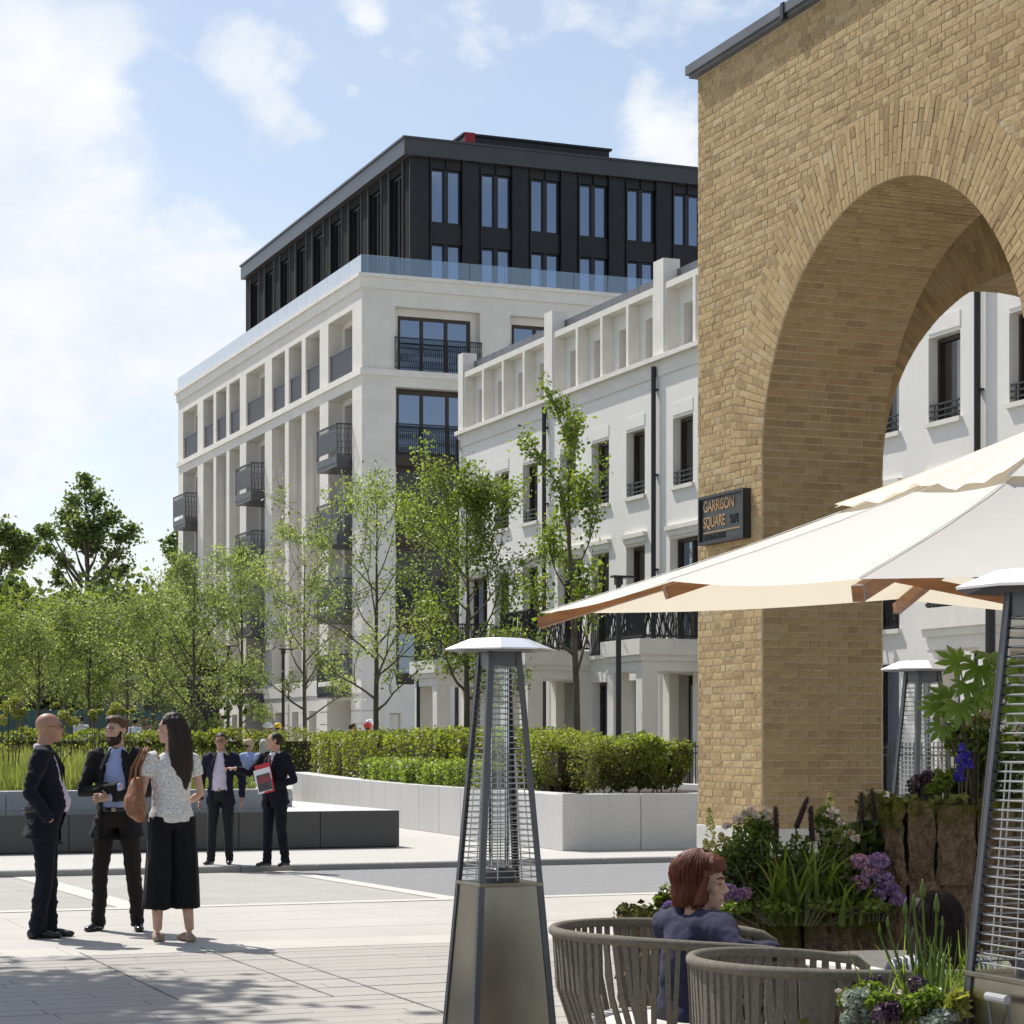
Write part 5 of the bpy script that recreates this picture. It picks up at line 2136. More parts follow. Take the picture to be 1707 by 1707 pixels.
# ---- white parasol on timber ribs
m, nt, b = mat_new('parasol_canvas')
b.inputs['Base Color'].default_value = (0.80, 0.78, 0.73, 1)
b.inputs['Roughness'].default_value = .8
b.inputs['Specular IOR Level'].default_value = .1
tl = nt.nodes.new('ShaderNodeBsdfTranslucent')
tl.inputs[0].default_value = (0.86, 0.76, 0.58, 1)
mx = nt.nodes.new('ShaderNodeMixShader')
mx.inputs[0].default_value = .38
nt.links.new(b.outputs[0], mx.inputs[1])
nt.links.new(tl.outputs[0], mx.inputs[2])
nt.links.new(mx.outputs[0], nt.nodes['Material Output'].inputs[0])
bump(nt, b, noise_n(nt, 3.0, 4), .12, .05)
M['canvas'] = m
M['teak'] = simple('teak', (0.30, 0.13, 0.045), .45, var=.25, nscale=5, stretch=(1, 1, 6))
M['cap'] = simple('grey_cap', (0.25, 0.26, 0.28), .4, .6)
M['hem'] = simple('hem_thread', (0.70, 0.68, 0.62), .8)
LC, NC = Vector((.167, 12.3)), Vector((1.285, 8.1))
s_ = NC - LC
pr_ = Vector((-s_.y, s_.x))
LC2, NC2 = LC + pr_, NC + pr_
CC = (LC + NC2) / 2
rim = [(LC, 2.285), ((LC + NC) / 2, 2.312), (NC, 2.164), ((NC + NC2) / 2, 2.31), (NC2, 2.20), ((NC2 + LC2) / 2, 2.36), (LC2, 2.29), ((LC2 + LC) / 2, 2.40)]
APEX = cw(CC.x, CC.y, 3.18)
par = thing('parasol', 'big square cream parasol on teak ribs shading the terrace chairs', 'parasol', (APEX.x, APEX.y, 0))
rimw = [cw(p.x, p.y, z) for (p, z) in rim]


def canopy(mb, f0, f1, n, lift, ruffle=0.0, drop=0):
    """eight panels between radius fractions f0..f1 of the ribs"""
    K = 10
    for i in range(8):
        a, b_ = rimw[i], rimw[(i + 1) % 8]
        grid = []
        for r_ in range(n + 1):
            f = f0 + (f1 - f0) * r_ / n
            row = []
            for k in range(K + 1):
                u = k / K
                pa, pb = APEX.lerp(a, f), APEX.lerp(b_, f)
                p = pa.lerp(pb, u)
                sag = -.035 * f * math.sin(math.pi * u) * math.sin(math.pi * min(1, f))
                sag -= .025 * f * f * math.sin(math.pi * u) * (1 - .0)
                z = p.z + sag + lift + .10 * math.sin(math.pi * f) * -.5
                if ruffle:
                    g_ = (r_ / n) ** 2
                    z += ruffle * g_ * (math.sin(u * 19 + i * 2.1) * .6 + math.sin(u * 7 + i) * .5)
                row.append((p.x, p.y, z))
            grid.append(row)
        vs = [p for row in grid for p in row]
        fs = [(r_ * (K + 1) + k, r_ * (K + 1) + k + 1, (r_ + 1) * (K + 1) + k + 1, (r_ + 1) * (K + 1) + k) for r_ in range(n) for k in range(K)]
        mb.add(vs, fs)


def cz(i, f):
    p = APEX.lerp(rimw[i], f)
    return Vector((p.x, p.y, p.z + .10 * math.sin(math.pi * f) * -.5))


m = MB()
canopy(m, .0, 1.0, 10, 0.0)
m.build('canopy', M['canvas'], par)
m = MB()
canopy(m, .0, .43, 6, .035, .022)
m.smooth = True
m.build('vent_flap', M['canvas'], par)
m = MB()
for i in range(8):
    pts = [cz(i, f) + Vector((0, 0, .004)) for f in (0.05, .2, .4, .6, .8, 1.0)]
    m.tube(pts, .0022, 4)
m.build('seam', M['hem'], par)
for i in range(8):
    pts = [cz(i, f) - Vector((0, 0, .052)) for f in (.04, .25, .5, .75, 1.0)]
    pts[-1] = pts[-1] + (pts[-1] - pts[-2]).normalized() * .005
    rb_ = MB()
    for k in range(4):
        rb_.bar(pts[k], pts[k + 1] + (pts[k + 1] - pts[k]) * .01, .045, .06)
    ro = rb_.build('rib', M['teak'], par)
    e_ = pts[-1]
    d = (pts[-1] - pts[-2]).normalized()
    MB().bar(e_ - d * .006, e_ + d * .008, .047, .062).build('rib_cap', M['cap'] if i == 2 else M['teak'], ro)
    hub = Vector((APEX.x, APEX.y, 2.18))
    st_ = MB().bar(hub + (cz(i, .5) - hub).normalized() * .06, cz(i, .55) - Vector((0, 0, .07)), .04, .055)
    st_.build('strut', M['teak'], par)
MB().tube([(APEX.x, APEX.y, .1), (APEX.x, APEX.y, 3.12)], .045, 14).build('pole', M['teak'], par)
MB().lathe([(.10, 2.08), (.10, 2.24), (.06, 2.26)], 12, (APEX.x, APEX.y, 0)).build('hub', M['teak'], par)
MB().lathe([(.07, 3.02), (.09, 3.1), (.03, 3.3), (.01, 3.34)], 12, (APEX.x, APEX.y, 0)).build('finial', M['teak'], par)
MB().box(APEX.x - .4, APEX.x + .4, APEX.y - .4, APEX.y + .4, 0, .09).build('base', M['steel_dark'], par, bevel=.01)

# ---- rope chairs
M['rope'] = simple('taupe_rope', (0.150, 0.130, 0.098), .85, var=.22, nscale=60, bumpk=.5, bscale=220)
M['cushion'] = simple('off_white_cushion', (0.62, 0.60, 0.56), .9, var=.05, bumpk=.2, bscale=160)
M['frame_dark'] = simple('chair_frame', (0.12, 0.108, 0.088), .5, .1)


def rope_chair(label, X, D, face, rr=.53, zr=.78, open_=R(95), arm_drop=.05):
    """barrel chair; face = direction (right, forward) it looks to"""
    b0 = cw(X, D)
    fw = cw(face[0], face[1])
    ang = math.atan2(fw.y, fw.x)
    t = thing('rope_chair', label, 'chair', b0, ang, 'woven rope lounge chairs')
    N = 56
    a0, a1 = open_ / 2, 2 * math.pi - open_ / 2
    def rimp(f):
        a = a0 + (a1 - a0) * f
        s = abs(f - .5) * 2
        return Vector((rr * 1.0 * math.cos(a), rr * .98 * math.sin(a), zr - arm_drop * s ** 3))
    def basep(f):
        a = a0 * .85 + (2 * math.pi - a0 * 1.7) * f
        return Vector((.40 * math.cos(a) - .02, .40 * math.sin(a), .27))
    pts = [rimp(i / 40) for i in range(41)]
    e0 = pts[0] + Vector((.05, .0, -.03))
    e1 = pts[-1] + Vector((.05, .0, -.03))
    pts = [basep(0) + Vector((.03, 0, 0)), e0 + Vector((0.01, 0, -.12)), e0] + pts + [e1, e1 + Vector((0.01, 0, -.12)), basep(1) + Vector((.03, 0, 0))]
    m = MB().tube(pts, .021, 8)
    m.smooth = True
    m.build('rim', M['rope'], t, local=True)
    m = MB().tube([basep(i / 30) for i in range(31)], .018, 8)
    m.build('seat_ring', M['frame_dark'], t, local=True)
    rng = random.Random(int(X * 100))
    for i in range(N):
        f = (i + .5) / N
        g = min(max(f + rng.uniform(-.022, .022), 0), 1)
        a, b_ = rimp(f), basep(g)
        out = Vector((a.x, a.y, 0)).normalized()
        mid = a.lerp(b_, .45) + out * .035
        tang = Vector((-out.y, out.x, 0))
        w = rng.uniform(.0095, .0145)
        th = .005
        vs = []
        for p in (a, mid, b_):
            vs += [p - tang * w + out * th, p + tang * w + out * th, p + tang * w - out * th, p - tang * w - out * th]
        fs = []
        for k in range(2):
            o_ = k * 4
            for j in range(4):
                fs.append((o_ + j, o_ + (j + 1) % 4, o_ + 4 + (j + 1) % 4, o_ + 4 + j))
        s2 = MB()
        s2.add(vs, fs)
        s2.build('strap', M['rope'], t, local=True)
    m = MB().lathe([(.02, .285), (.36, .285), (.40, .32), (.405, .38), (.38, .42), (.02, .43)], 28)
    m.smooth = True
    m.build('cushion', M['cushion'], t, local=True)
    m = MB().lathe([(.02, .25), (.38, .25), (.38, .283), (.02, .283)], 24)
    m.build('seat', M['frame_dark'], t, local=True)
    for (x, y) in ((.28, .28), (.28, -.28), (-.26, .26), (-.26, -.26)):
        MB().tube([(x, y, .26), (x * 1.15, y * 1.15, 0.0)], [.02, .014], 8).build('leg', M['frame_dark'], t, local=True)
    return t


rope_chair('woven taupe rope chair in which the red haired woman sits', .70, 9.08, (1, -.05))
rope_chair('empty woven taupe rope chair nearest to the flower planter in front', 1.16, 7.85, (.82, .55), rr=.52, open_=R(80))
tb = thing('terrace_table', 'round pale stone topped table between the chairs', 'table', cw(1.72, 9.55))
MB().lathe([(.02, .58), (.44, .58), (.45, .595), (.44, .61), (.02, .61)], 32).build('tabletop', M['cushion'], tb, local=True)
MB().lathe([(.24, 0), (.24, .02), (.035, .04), (.035, .58)], 20).build('pedestal', M['frame_dark'], tb, local=True)
po_ = thing('pouffe', 'low round pouffe under the dark haired guest', 'stool', cw(1.66, 8.5))
m = MB().lathe([(.2, 0), (.23, .05), (.24, .2), (.21, .27), (.02, .285)], 24)
m.smooth = True
m.build('seat', M['rope'], po_, local=True)

# ---- bark clad planters
m, nt, b = mat_new('rough_bark')
n1 = noise_n(nt, 16.0, 9, .72, stretch=(1, 1, .5))
n2 = noise_n(nt, 60.0, 6, .75)
c1 = ramp(nt, [(.30, (.03, .02, .014)), (.5, (.19, .125, .08)), (.70, (.44, .33, .23))], n1)
c1 = mix_rgb(nt, .4, c1, ramp(nt, [(.35, (.04, .028, .02)), (.65, (.46, .34, .235))], n2))
moss = tint_n(nt)
mf = nt.nodes.new('ShaderNodeMath')
mf.operation = 'ADD'
nt.links.new(moss, mf.inputs[0])
n3 = noise_n(nt, 5.0, 6, .7)
nt.links.new(n3, mf.inputs[1])
mr_ = nt.nodes.new('ShaderNodeMapRange')
nt.links.new(mf.outputs[0], mr_.inputs[0])
mr_.inputs[1].default_value = .76
mr_.inputs[2].default_value = .94
c2 = mix_rgb(nt, mr_.outputs[0], c1, ramp(nt, [(.3, (.05, .06, .012)), (.7, (.17, .17, .035))], n2))
nt.links.new(c2, b.inputs['Base Color'])
b.inputs['Roughness'].default_value = .95
b.inputs['Specular IOR Level'].default_value = .1
bump(nt, b, n1, 1.0, .05)
M['rough_bark'] = m
M['moss'] = simple('moss', (0.11, 0.12, 0.025), .95, var=.5, nscale=40, bumpk=.8, bscale=90)


def bark_side(parent, o, ux, L, z0, z1, nrm, seed, wmin=.16, wmax=.30, rows=1):
    """bark slabs along a side: o corner, ux along, nrm outwards (local coordinates)"""
    rng = random.Random(seed)
    for rr in range(rows):
        za = z0 + (z1 - z0) * rr / rows
        zb = z0 + (z1 - z0) * (rr + 1) / rows
        u = 0.0
        while u < L - .01:
            w = min(rng.uniform(wmin, wmax), L - u)
            if L - (u + w) < wmin * .6: w = L - u
            nx, nz = 14, 20
            dep = rng.uniform(.0, .03)
            sd = rng.uniform(0, 100)
            vs, tt = [], []
            top = zb + (rng.uniform(-.03, .03) if rr == rows - 1 else .02)
            for j in range(nz + 1):
                for i in range(nx + 1):
                    a = i / nx
                    c_ = j / nz
                    edge = min(a, 1 - a, .22) / .22
                    p = o + ux * (u + w * a) + Vector((0, 0, za + (top - za) * c_))
                    q = Vector(((u + w * a) * 7 + sd, nrm.x * 3, p.z * 3.2))
                    k = mnoise.ridged_multi_fractal(q * 1.3, .9, 2.1, 5, .9, 2.0) * .022 - .02 + mnoise.fractal(q * 5.1, .7, 2.0, 4) * .016
                    k += 0.030 * math.sin(edge * math.pi / 2) + dep
                    vs.append(p + nrm * k)
                    tt.append(max(0, min(1, .16 + .34 * max(0, (p.z - (z1 - .22)) / .22) + (.22 * mnoise.noise(Vector((u * 3, sd, p.z * 2)))))))
            fs = [(j * (nx + 1) + i, j * (nx + 1) + i + 1, (j + 1) * (nx + 1) + i + 1, (j + 1) * (nx + 1) + i) for j in range(nz) for i in range(nx)]
            m = MB()
            m.add(vs, fs)
            m.t = tt
            m.build('bark_slab', M['rough_bark'], parent, local=True)
            u += w


def bark_planter(label, X, D, L, W, H, seed, rows=1, rot=0.0, wmin=.16, wmax=.30):
    b0 = cw(X, D)
    t = thing('bark_planter', label, 'planter', b0, rot, 'bark covered planters on the terrace')
    MB().box(.02, L - .02, .02, W - .02, 0, H - .06).build('box', M['soil'], t, local=True)
    X_, Y_ = Vector((1, 0, 0)), Vector((0, 1, 0))
    bark_side(t, Vector((0, 0, 0)), X_, L, 0, H, -Y_, seed, wmin, wmax, rows)
    bark_side(t, Vector((0, W, 0)), -Y_, W, 0, H, -X_, seed + 1, wmin, wmax, rows)
    bark_side(t, Vector((L, 0, 0)), Y_, W, 0, H, X_, seed + 2, wmin, wmax, rows)
    bark_side(t, Vector((L, W, 0)), -X_, L, 0, H, Y_, seed + 3, wmin, wmax, rows)
    r = np.random.default_rng(seed)
    n = int(260 * (L + W))
    s = r.integers(0, 4, n)
    u = r.uniform(0, 1, n)
    x = np.where(s == 0, u * L, np.where(s == 1, 0, np.where(s == 2, u * L, L))) + r.normal(0, .022, n)
    y = np.where(s == 0, 0, np.where(s == 1, u * W, np.where(s == 2, W, u * W))) + r.normal(0, .022, n)
    z = H + r.normal(-.015, .022, n)
    o = leaves('moss', np.stack([x, y, z], 1), .045, M['moss'], t, seed, (0, 0, 0), elong=1.1)
    tag(o, kind='stuff')
    return t


P1 = (.735, 10.75)
bark_planter('long low mossy bark planter behind the red haired woman', P1[0], P1[1], 1.36, .5, .70, 21, 2, R(-1), .12, .26)
P2 = (1.99, 11.0)
bark_planter('tall mossy bark planter beneath the brick arch', P2[0], P2[1], .72, .6, 1.26, 31, 3, R(-8), .13, .22)
P3 = (.99, 6.72)
bark_planter('nearest bark planter at the bottom edge, mostly hidden by silver leaves', P3[0], P3[1], .42, .42, .60, 41, 1, R(-15))

# ---- plants of the planters
M['pl_dark'] = leaf_mat('dark_plant_leaf', [(0, (0.022, 0.042, 0.010)), (.5, (0.058, 0.092, 0.022)), (1, (0.13, 0.17, 0.04))], .4, .32)
M['pl_mid'] = leaf_mat('mid_plant_leaf', [(0, (0.05, 0.08, 0.015)), (.5, (0.11, 0.155, 0.03)), (1, (0.23, 0.27, 0.07))], .45, .32)
M['pl_fatsia'] = leaf_mat('glossy_fatsia_leaf', [(0, (0.045, 0.09, 0.018)), (.5, (0.085, 0.155, 0.03)), (1, (0.15, 0.23, 0.05))], .42, .25)
M['pl_silver'] = leaf_mat('silver_leaf', [(0, (0.17, 0.20, 0.16)), (.5, (0.27, 0.30, 0.25)), (1, (0.40, 0.43, 0.38))], .2, .7, (1, 1, 1))
M['pl_purple'] = leaf_mat('dark_purple_leaf', [(0, (0.025, 0.014, 0.02)), (.5, (0.06, 0.035, 0.055)), (1, (0.13, 0.09, 0.13))], .2, .4, (1, .8, 1.3))
M['fl_white'] = leaf_mat('white_petal', [(0, (0.50, 0.42, 0.36)), (.5, (0.66, 0.58, 0.50)), (1, (0.78, 0.74, 0.68))], .2, .7, (.5, .45, .5))
M['fl_lemon'] = leaf_mat('lemon_petal', [(0, (0.50, 0.46, 0.16)), (.5, (0.62, 0.58, 0.24)), (1, (0.70, 0.68, 0.36))], .2, .7, (.5, .45, .3))
M['fl_hyd'] = leaf_mat('hydrangea_petal', [(0, (0.22, 0.17, 0.36)), (.45, (0.38, 0.24, 0.42)), (.75, (0.52, 0.29, 0.40)), (1, (0.62, 0.44, 0.50))], .2, .7, (.6, .4, .9))
M['fl_blue'] = leaf_mat('blue_petal', [(0, (0.04, 0.03, 0.30)), (.5, (0.07, 0.05, 0.42)), (1, (0.14, 0.10, 0.55))], .2, .6, (.4, .4, 1.4))
M['spike'] = simple('millet_spike', (0.035, 0.018, 0.016), .9, var=.5, nscale=120, bumpk=.8, bscale=200)


def blob_c(rng, pxs, d, n, dz=.0):
    """points filling discs given in photo pixels at depth d"""
    out = []
    for (x, y, rx_, ry_) in pxs:
        c = px(x, y, d)
        k = d / F_PX
        r = rng.normal(size=(n, 3))
        r /= np.linalg.norm(r, axis=1)[:, None]
        r *= (rng.uniform(0, 1, n) ** .33)[:, None]
        out.append(np.array(tuple(c)) + r * np.array([rx_ * k, rx_ * k * .9, ry_ * k]))
    return np.concatenate(out)


def plant(name, label, cat, base, group=None):
    return thing(name, label, cat, base, 0, group)


def stems_to(mb, base, tips, r=.004, spread=.4):
    for tp in tips:
        a = Vector((base.x + (tp.x - base.x) * spread, base.y + (tp.y - base.y) * spread, base.z))
        mb.tube([a - base, a.lerp(tp, .55) - base + Vector((0, 0, .02)), tp - base], [r * 1.4, r * 1.1, r], 5, cap=False)


def strap_leaves(mb, base, n, L, w, rng, bend=.5, spread=.05):
    for _ in range(n):
        a = rng.uniform(0, 2 * math.pi)
        o = Vector((rng.gauss(0, spread), rng.gauss(0, spread), 0))
        l_ = L * rng.uniform(.6, 1.1)
        dirv = Vector((math.cos(a), math.sin(a), 0))
        side = Vector((-math.sin(a), math.cos(a), 0))
        bd = bend * rng.uniform(.4, 1.3)
        vs = []
        K = 6
        for k in range(K + 1):
            f = k / K
            p = o + dirv * (l_ * bd * f * f) + Vector((0, 0, l_ * (f - .45 * bd * f ** 3)))
            ww = w * (1 - f) ** .6 * (0.6 + .4 * math.sin(math.pi * min(1, f + .2))) + .0008
            fold = Vector((0, 0, ww * .3))
            vs += [p - side * ww + fold, p, p + side * ww + fold]
        fs = []
        for k in range(K):
            for j in range(2):
                fs.append((k * 3 + j, k * 3 + j + 1, k * 3 + 3 + j + 1, k * 3 + 3 + j))
        mb.add(vs, fs, rng.uniform(.1, .9))


rg2 = np.random.default_rng(77)
rpl = random.Random(77)
D1 = 11.0
def pb(x, d=D1, z=.68):
    return atd(x, d, z)


def leafy(label, x, d, pxs, n, size, mat, seed, name='leafy_plant', group=None, flowers=None, z=.66, stem=True, cat='plant'):
    base = atd(x, d, z)
    t = plant(name, label, cat, base, group)
    c = blob_c(rg2, pxs, d, n)
    leaves('foliage', c - np.array(tuple(base)), size, M[mat], t, seed, (0, 0, 0), elong=1.7, droop=.3)
    mb = MB()
    sel = rg2.choice(len(c), min(26, len(c)), replace=False)
    stems_to(mb, base, [Vector(c[i]) for i in sel])
    mb.build('stems', M['bark_green'], t, local=True)
    if flowers:
        fm_, fpx, fn, fs = flowers
        fc = blob_c(rg2, fpx, d - .03, fn)
        tag(leaves('flowers', fc - np.array(tuple(base)), fs, M[fm_], t, seed + 1, (0, 0, 0), elong=1.15), kind='stuff')
    return t


G1 = 'flowering plants in the low bark planter'
leafy('white flowering bush on the left half of the low planter', 1250, 11.0, [(1250, 1400, 30, 46), (1245, 1455, 34, 40), (1268, 1385, 22, 30)], 560, .030, 'pl_mid', 301, 'white_flower_bush', G1, ('fl_white', [(1252, 1350, 9, 6), (1230, 1365, 9, 7), (1278, 1352, 8, 6), (1283, 1366, 9, 7), (1212, 1376, 7, 5), (1262, 1362, 8, 5), (1240, 1355, 6, 5)], 26, .030))
leafy('pink white flowering bush right of the dark millet spikes', 1392, 11.0, [(1392, 1400, 30, 44), (1385, 1450, 34, 45), (1375, 1370, 18, 28)], 560, .030, 'pl_mid', 303, 'white_flower_bush', G1, ('fl_white', [(1388, 1350, 12, 7), (1402, 1370, 10, 6), (1415, 1390, 12, 7), (1378, 1385, 12, 7), (1425, 1398, 9, 5), (1396, 1402, 12, 6), (1380, 1360, 8, 5), (1365, 1395, 8, 5)], 24, .030))
leafy('broad leaved dark plant at the right end of the low planter', 1438, 11.2, [(1440, 1400, 30, 36), (1425, 1440, 30, 40), (1455, 1425, 22, 45)], 170, .085, 'pl_dark', 305, group=G1)
leafy('dark green undergrowth along the middle of the low planter', 1320, 11.05, [(1290, 1470, 40, 42), (1340, 1465, 42, 46), (1390, 1480, 40, 36), (1240, 1485, 36, 34)], 900, .036, 'pl_dark', 307, group=G1)
leafy('variegated low plant at the left end of the low planter', 1112, 11.0, [(1112, 1490, 16, 18), (1100, 1502, 12, 12)], 150, .03, 'pl_mid', 309, group=G1, flowers=('fl_white', [(1110, 1480, 12, 10)], 16, .02))
leafy('dark bush filling the gap before the white plinth', 1290, 10.9, [(1225, 1440, 28, 40), (1285, 1430, 30, 44), (1330, 1425, 26, 40), (1265, 1490, 50, 26)], 230, .034, 'pl_dark', 313, group=G1)
leafy('dark leafy plant under the right end hydrangea', 1410, 10.85, [(1400, 1470, 34, 40), (1350, 1490, 40, 28), (1440, 1500, 34, 18)], 220, .04, 'pl_dark', 315, group=G1)
leafy('low ground cover spilling over the front rim of the low planter', 1330, 10.72, [(1150, 1512, 30, 10), (1220, 1512, 40, 12), (1300, 1510, 44, 14), (1380, 1508, 44, 14), (1455, 1510, 30, 12)], 230, .03, 'pl_mid', 317, group=G1)
leafy('leafy plant behind the red haired woman\'s head', 1205, 11.0, [(1195, 1450, 26, 32), (1220, 1440, 20, 26)], 230, .05, 'pl_mid', 311, group=G1)


def hydrangea(label, x, d, heads, lpx, seed, z=.66):
    base = atd(x, d, z)
    t = plant('hydrangea', label, 'flower', base, 'purple and pink hydrangeas')
    c = blob_c(rg2, lpx, d, 90)
    leaves('foliage', c - np.array(tuple(base)), .075, M['pl_dark'], t, seed, (0, 0, 0), elong=1.5, droop=.3)
    mb = MB()
    stems_to(mb, base, [px(hx, hy, d) for (hx, hy, hr, tn) in heads])
    mb.build('stems', M['bark_green'], t, local=True)
    for (hx, hy, hr, tn) in heads:
        ctr = px(hx, hy, d - .1)
        rad = hr * d / F_PX
        n = int(60 + hr * 9)
        r = rg2.normal(size=(n, 3))
        r /= np.linalg.norm(r, axis=1)[:, None]
        r[:, 2] = r[:, 2] * .75 + .05
        p = np.array(tuple(ctr - base)) + r * rad * rg2.uniform(.85, 1.05, (n, 1))
        leaves('flower_head', p, .020, M['fl_hyd'], t, seed + int(hx), (0, 0, 0), np.clip(rg2.normal(tn, .16, n), 0, 1), elong=1.0, flat=.1)


hydrangea('big purple hydrangea at the right end of the low planter', 1460, 10.95, [(1432, 1436, 15, .75), (1464, 1436, 17, .35), (1450, 1452, 13, .8), (1433, 1472, 16, .7), (1472, 1466, 17, .3), (1486, 1482, 13, .3), (1462, 1492, 15, .35), (1497, 1500, 13, .35)], [(1455, 1475, 34, 34), (1480, 1500, 20, 18)], 401)
hydrangea('pink and mauve hydrangea by the red haired woman\'s face', 1225, 10.9, [(1214, 1486, 14, .45), (1240, 1490, 12, .7), (1216, 1508, 12, .85), (1228, 1498, 10, .5)], [(1228, 1510, 26, 22)], 403)
hydrangea('small blue mauve hydrangea left of the red haired woman', 1118, 10.9, [(1116, 1512, 10, .15), (1108, 1520, 7, .2)], [(1114, 1520, 14, 10)], 405)


def spikes(label, x, d, lst, name, mat, r, leafpx=None, z=.66, seed=1, flower=None):
    base = atd(x, d, z)
    t = plant(name, label, 'flower', base)
    mb = MB()
    for (x0, y0, x1, y1) in lst:
        a, b_ = px(x1, y1, d), px(x0, y0, d)
        root = Vector((base.x + (a.x - base.x) * .6, base.y + (a.y - base.y) * .6, z))
        mb.tube([root - base, root.lerp(a, .6) - base, a - base], .005, 5, cap=False)
    mb.build('stems', M['bark_green'], t, local=True)
    for (x0, y0, x1, y1) in lst:
        a, b_ = px(x1, y1, d), px(x0, y0, d)
        if flower is None:
            K = 9
            pts = [a.lerp(b_, k / K) - base for k in range(K + 1)]
            rs = [r * (.55 + .45 * math.sin(math.pi * min(1, .25 + .75 * k / K))) * (1 if k < K else .45) for k in range(K + 1)]
            m = MB().tube(pts, rs, 9)
            m.smooth = True
            so2 = m.build('spike', M[mat], t, local=True)
            n = 260
            u = rg2.uniform(0, 1, n)
            an = rg2.uniform(0, 6.28, n)
            cc = np.array([tuple(a.lerp(b_, f) - base) for f in u]) + np.stack([np.cos(an), np.sin(an), np.zeros(n)], 1) * r * 1.0
            leaves('bristles', cc, .012, M['pl_purple'], so2, seed, (0, 0, 0), elong=3)
        else:
            n = 70
            u = rg2.uniform(0, 1, n) ** 1.2
            an = rg2.uniform(0, 6.28, n)
            wid = r * (1.1 - u * .8)
            cc = np.array([tuple(a.lerp(b_, f) - base) for f in u]) + np.stack([np.cos(an), np.sin(an), np.zeros(n)], 1) * wid[:, None]
            leaves('flower_spire', cc, .026, M[flower], t, seed, (0, 0, 0), elong=1.3)
            n = 40
            u = rg2.uniform(.55, 1, n)
            cc = np.array([tuple(a.lerp(b_, f) - base) for f in u]) + rg2.normal(0, .006, (n, 3))
            leaves('buds', cc, .015, M['pl_mid'], t, seed, (0, 0, 0))
    if leafpx:
        c = blob_c(rg2, leafpx, d, 60)
        leaves('foliage', c - np.array(tuple(base)), .05, M['pl_mid'], t, seed, (0, 0, 0), elong=2)
    return t


spikes('three dark upright millet spikes in the middle of the low planter', 1320, 10.95, [(1293, 1343, 1294, 1420), (1347, 1328, 1327, 1380), (1351, 1343, 1354, 1402)], 'millet', 'spike', .014, seed=501)
spikes('two dark millet spikes at the right in front of the brick pier', 1445, 11.15, [(1436, 1320, 1437, 1372), (1453, 1314, 1458, 1368)], 'millet', 'spike', .012, seed=502)
spikes('pale lemon flower spires in front of the white plinth', 1190, 11.1, [(1182, 1346, 1186, 1430), (1202, 1388, 1203, 1432), (1214, 1396, 1212, 1432), (1177, 1400, 1180, 1436), (1160, 1416, 1162, 1440)], 'lemon_spire', 'pl_mid', .028, [(1190, 1436, 22, 18)], seed=503, flower='fl_lemon')
spikes('lone lemon flower spire above the pink white bush', 1384, 11.1, [(1383, 1322, 1384, 1362)], 'lemon_spire', 'pl_mid', .022, seed=504, flower='fl_lemon')
for i, (x, d, n, L, w, lb) in enumerate(((1300, 10.78, 30, .46, .013, 'clump of long strap leaves below the left millet spike'), (1345, 10.78, 34, .50, .014, 'clump of long strap leaves below the middle millet spikes'), (1400, 10.8, 22, .40, .012, 'clump of long strap leaves before the pink white bush'))):
    base = atd(x, d, .66)
    t = plant('strap_leaf_plant', lb, 'plant', base)
    mb = MB()
    strap_leaves(mb, base, n, L, w, rpl, .55, .05)
    mb.build('foliage', M['pl_mid'], t, local=True)


# tall planter: big palmate leaves, white flowers, blue spikes
def palmate(mb, c, out, size, rng, t):
    """hand-shaped leaf with seven lobes"""
    up = Vector((0, 0, 1))
    n = (up * rng.uniform(.35, .9) + Vector((-.55, -.85, 0)) * rng.uniform(.5, .9) + Vector((rng.uniform(-.4, .4), rng.uniform(-.3, .3), 0))).normalized()
    f = out + up * rng.uniform(-.5, .25)
    f = (f - n * f.dot(n)).normalized()
    s = f.cross(n).normalized()
    vs, fs = [c], []
    K = 7
    for k in range(K):
        a = R(-105 + 210 * k / (K - 1))
        L = size * (1 - .25 * abs(k - 3) / 3)
        d = f * math.cos(a) + s * math.sin(a)
        pp = s * math.cos(a) - f * math.sin(a)
        w = L * .17
        b_ = len(vs)
        vs += [c + d * L * .25 + pp * w * .55, c + d * L * .62 + pp * w - n * L * .04, c + d * L - n * L * .16, c + d * L * .62 - pp * w - n * L * .04, c + d * L * .25 - pp * w * .55, c + d * L * .6 + n * L * .03]
        fs += [(0, b_, b_ + 5), (b_, b_ + 1, b_ + 5), (b_ + 1, b_ + 2, b_ + 5), (b_ + 2, b_ + 3, b_ + 5), (b_ + 3, b_ + 4, b_ + 5), (b_ + 4, 0, b_ + 5)]
    mb.add(vs, fs, t)


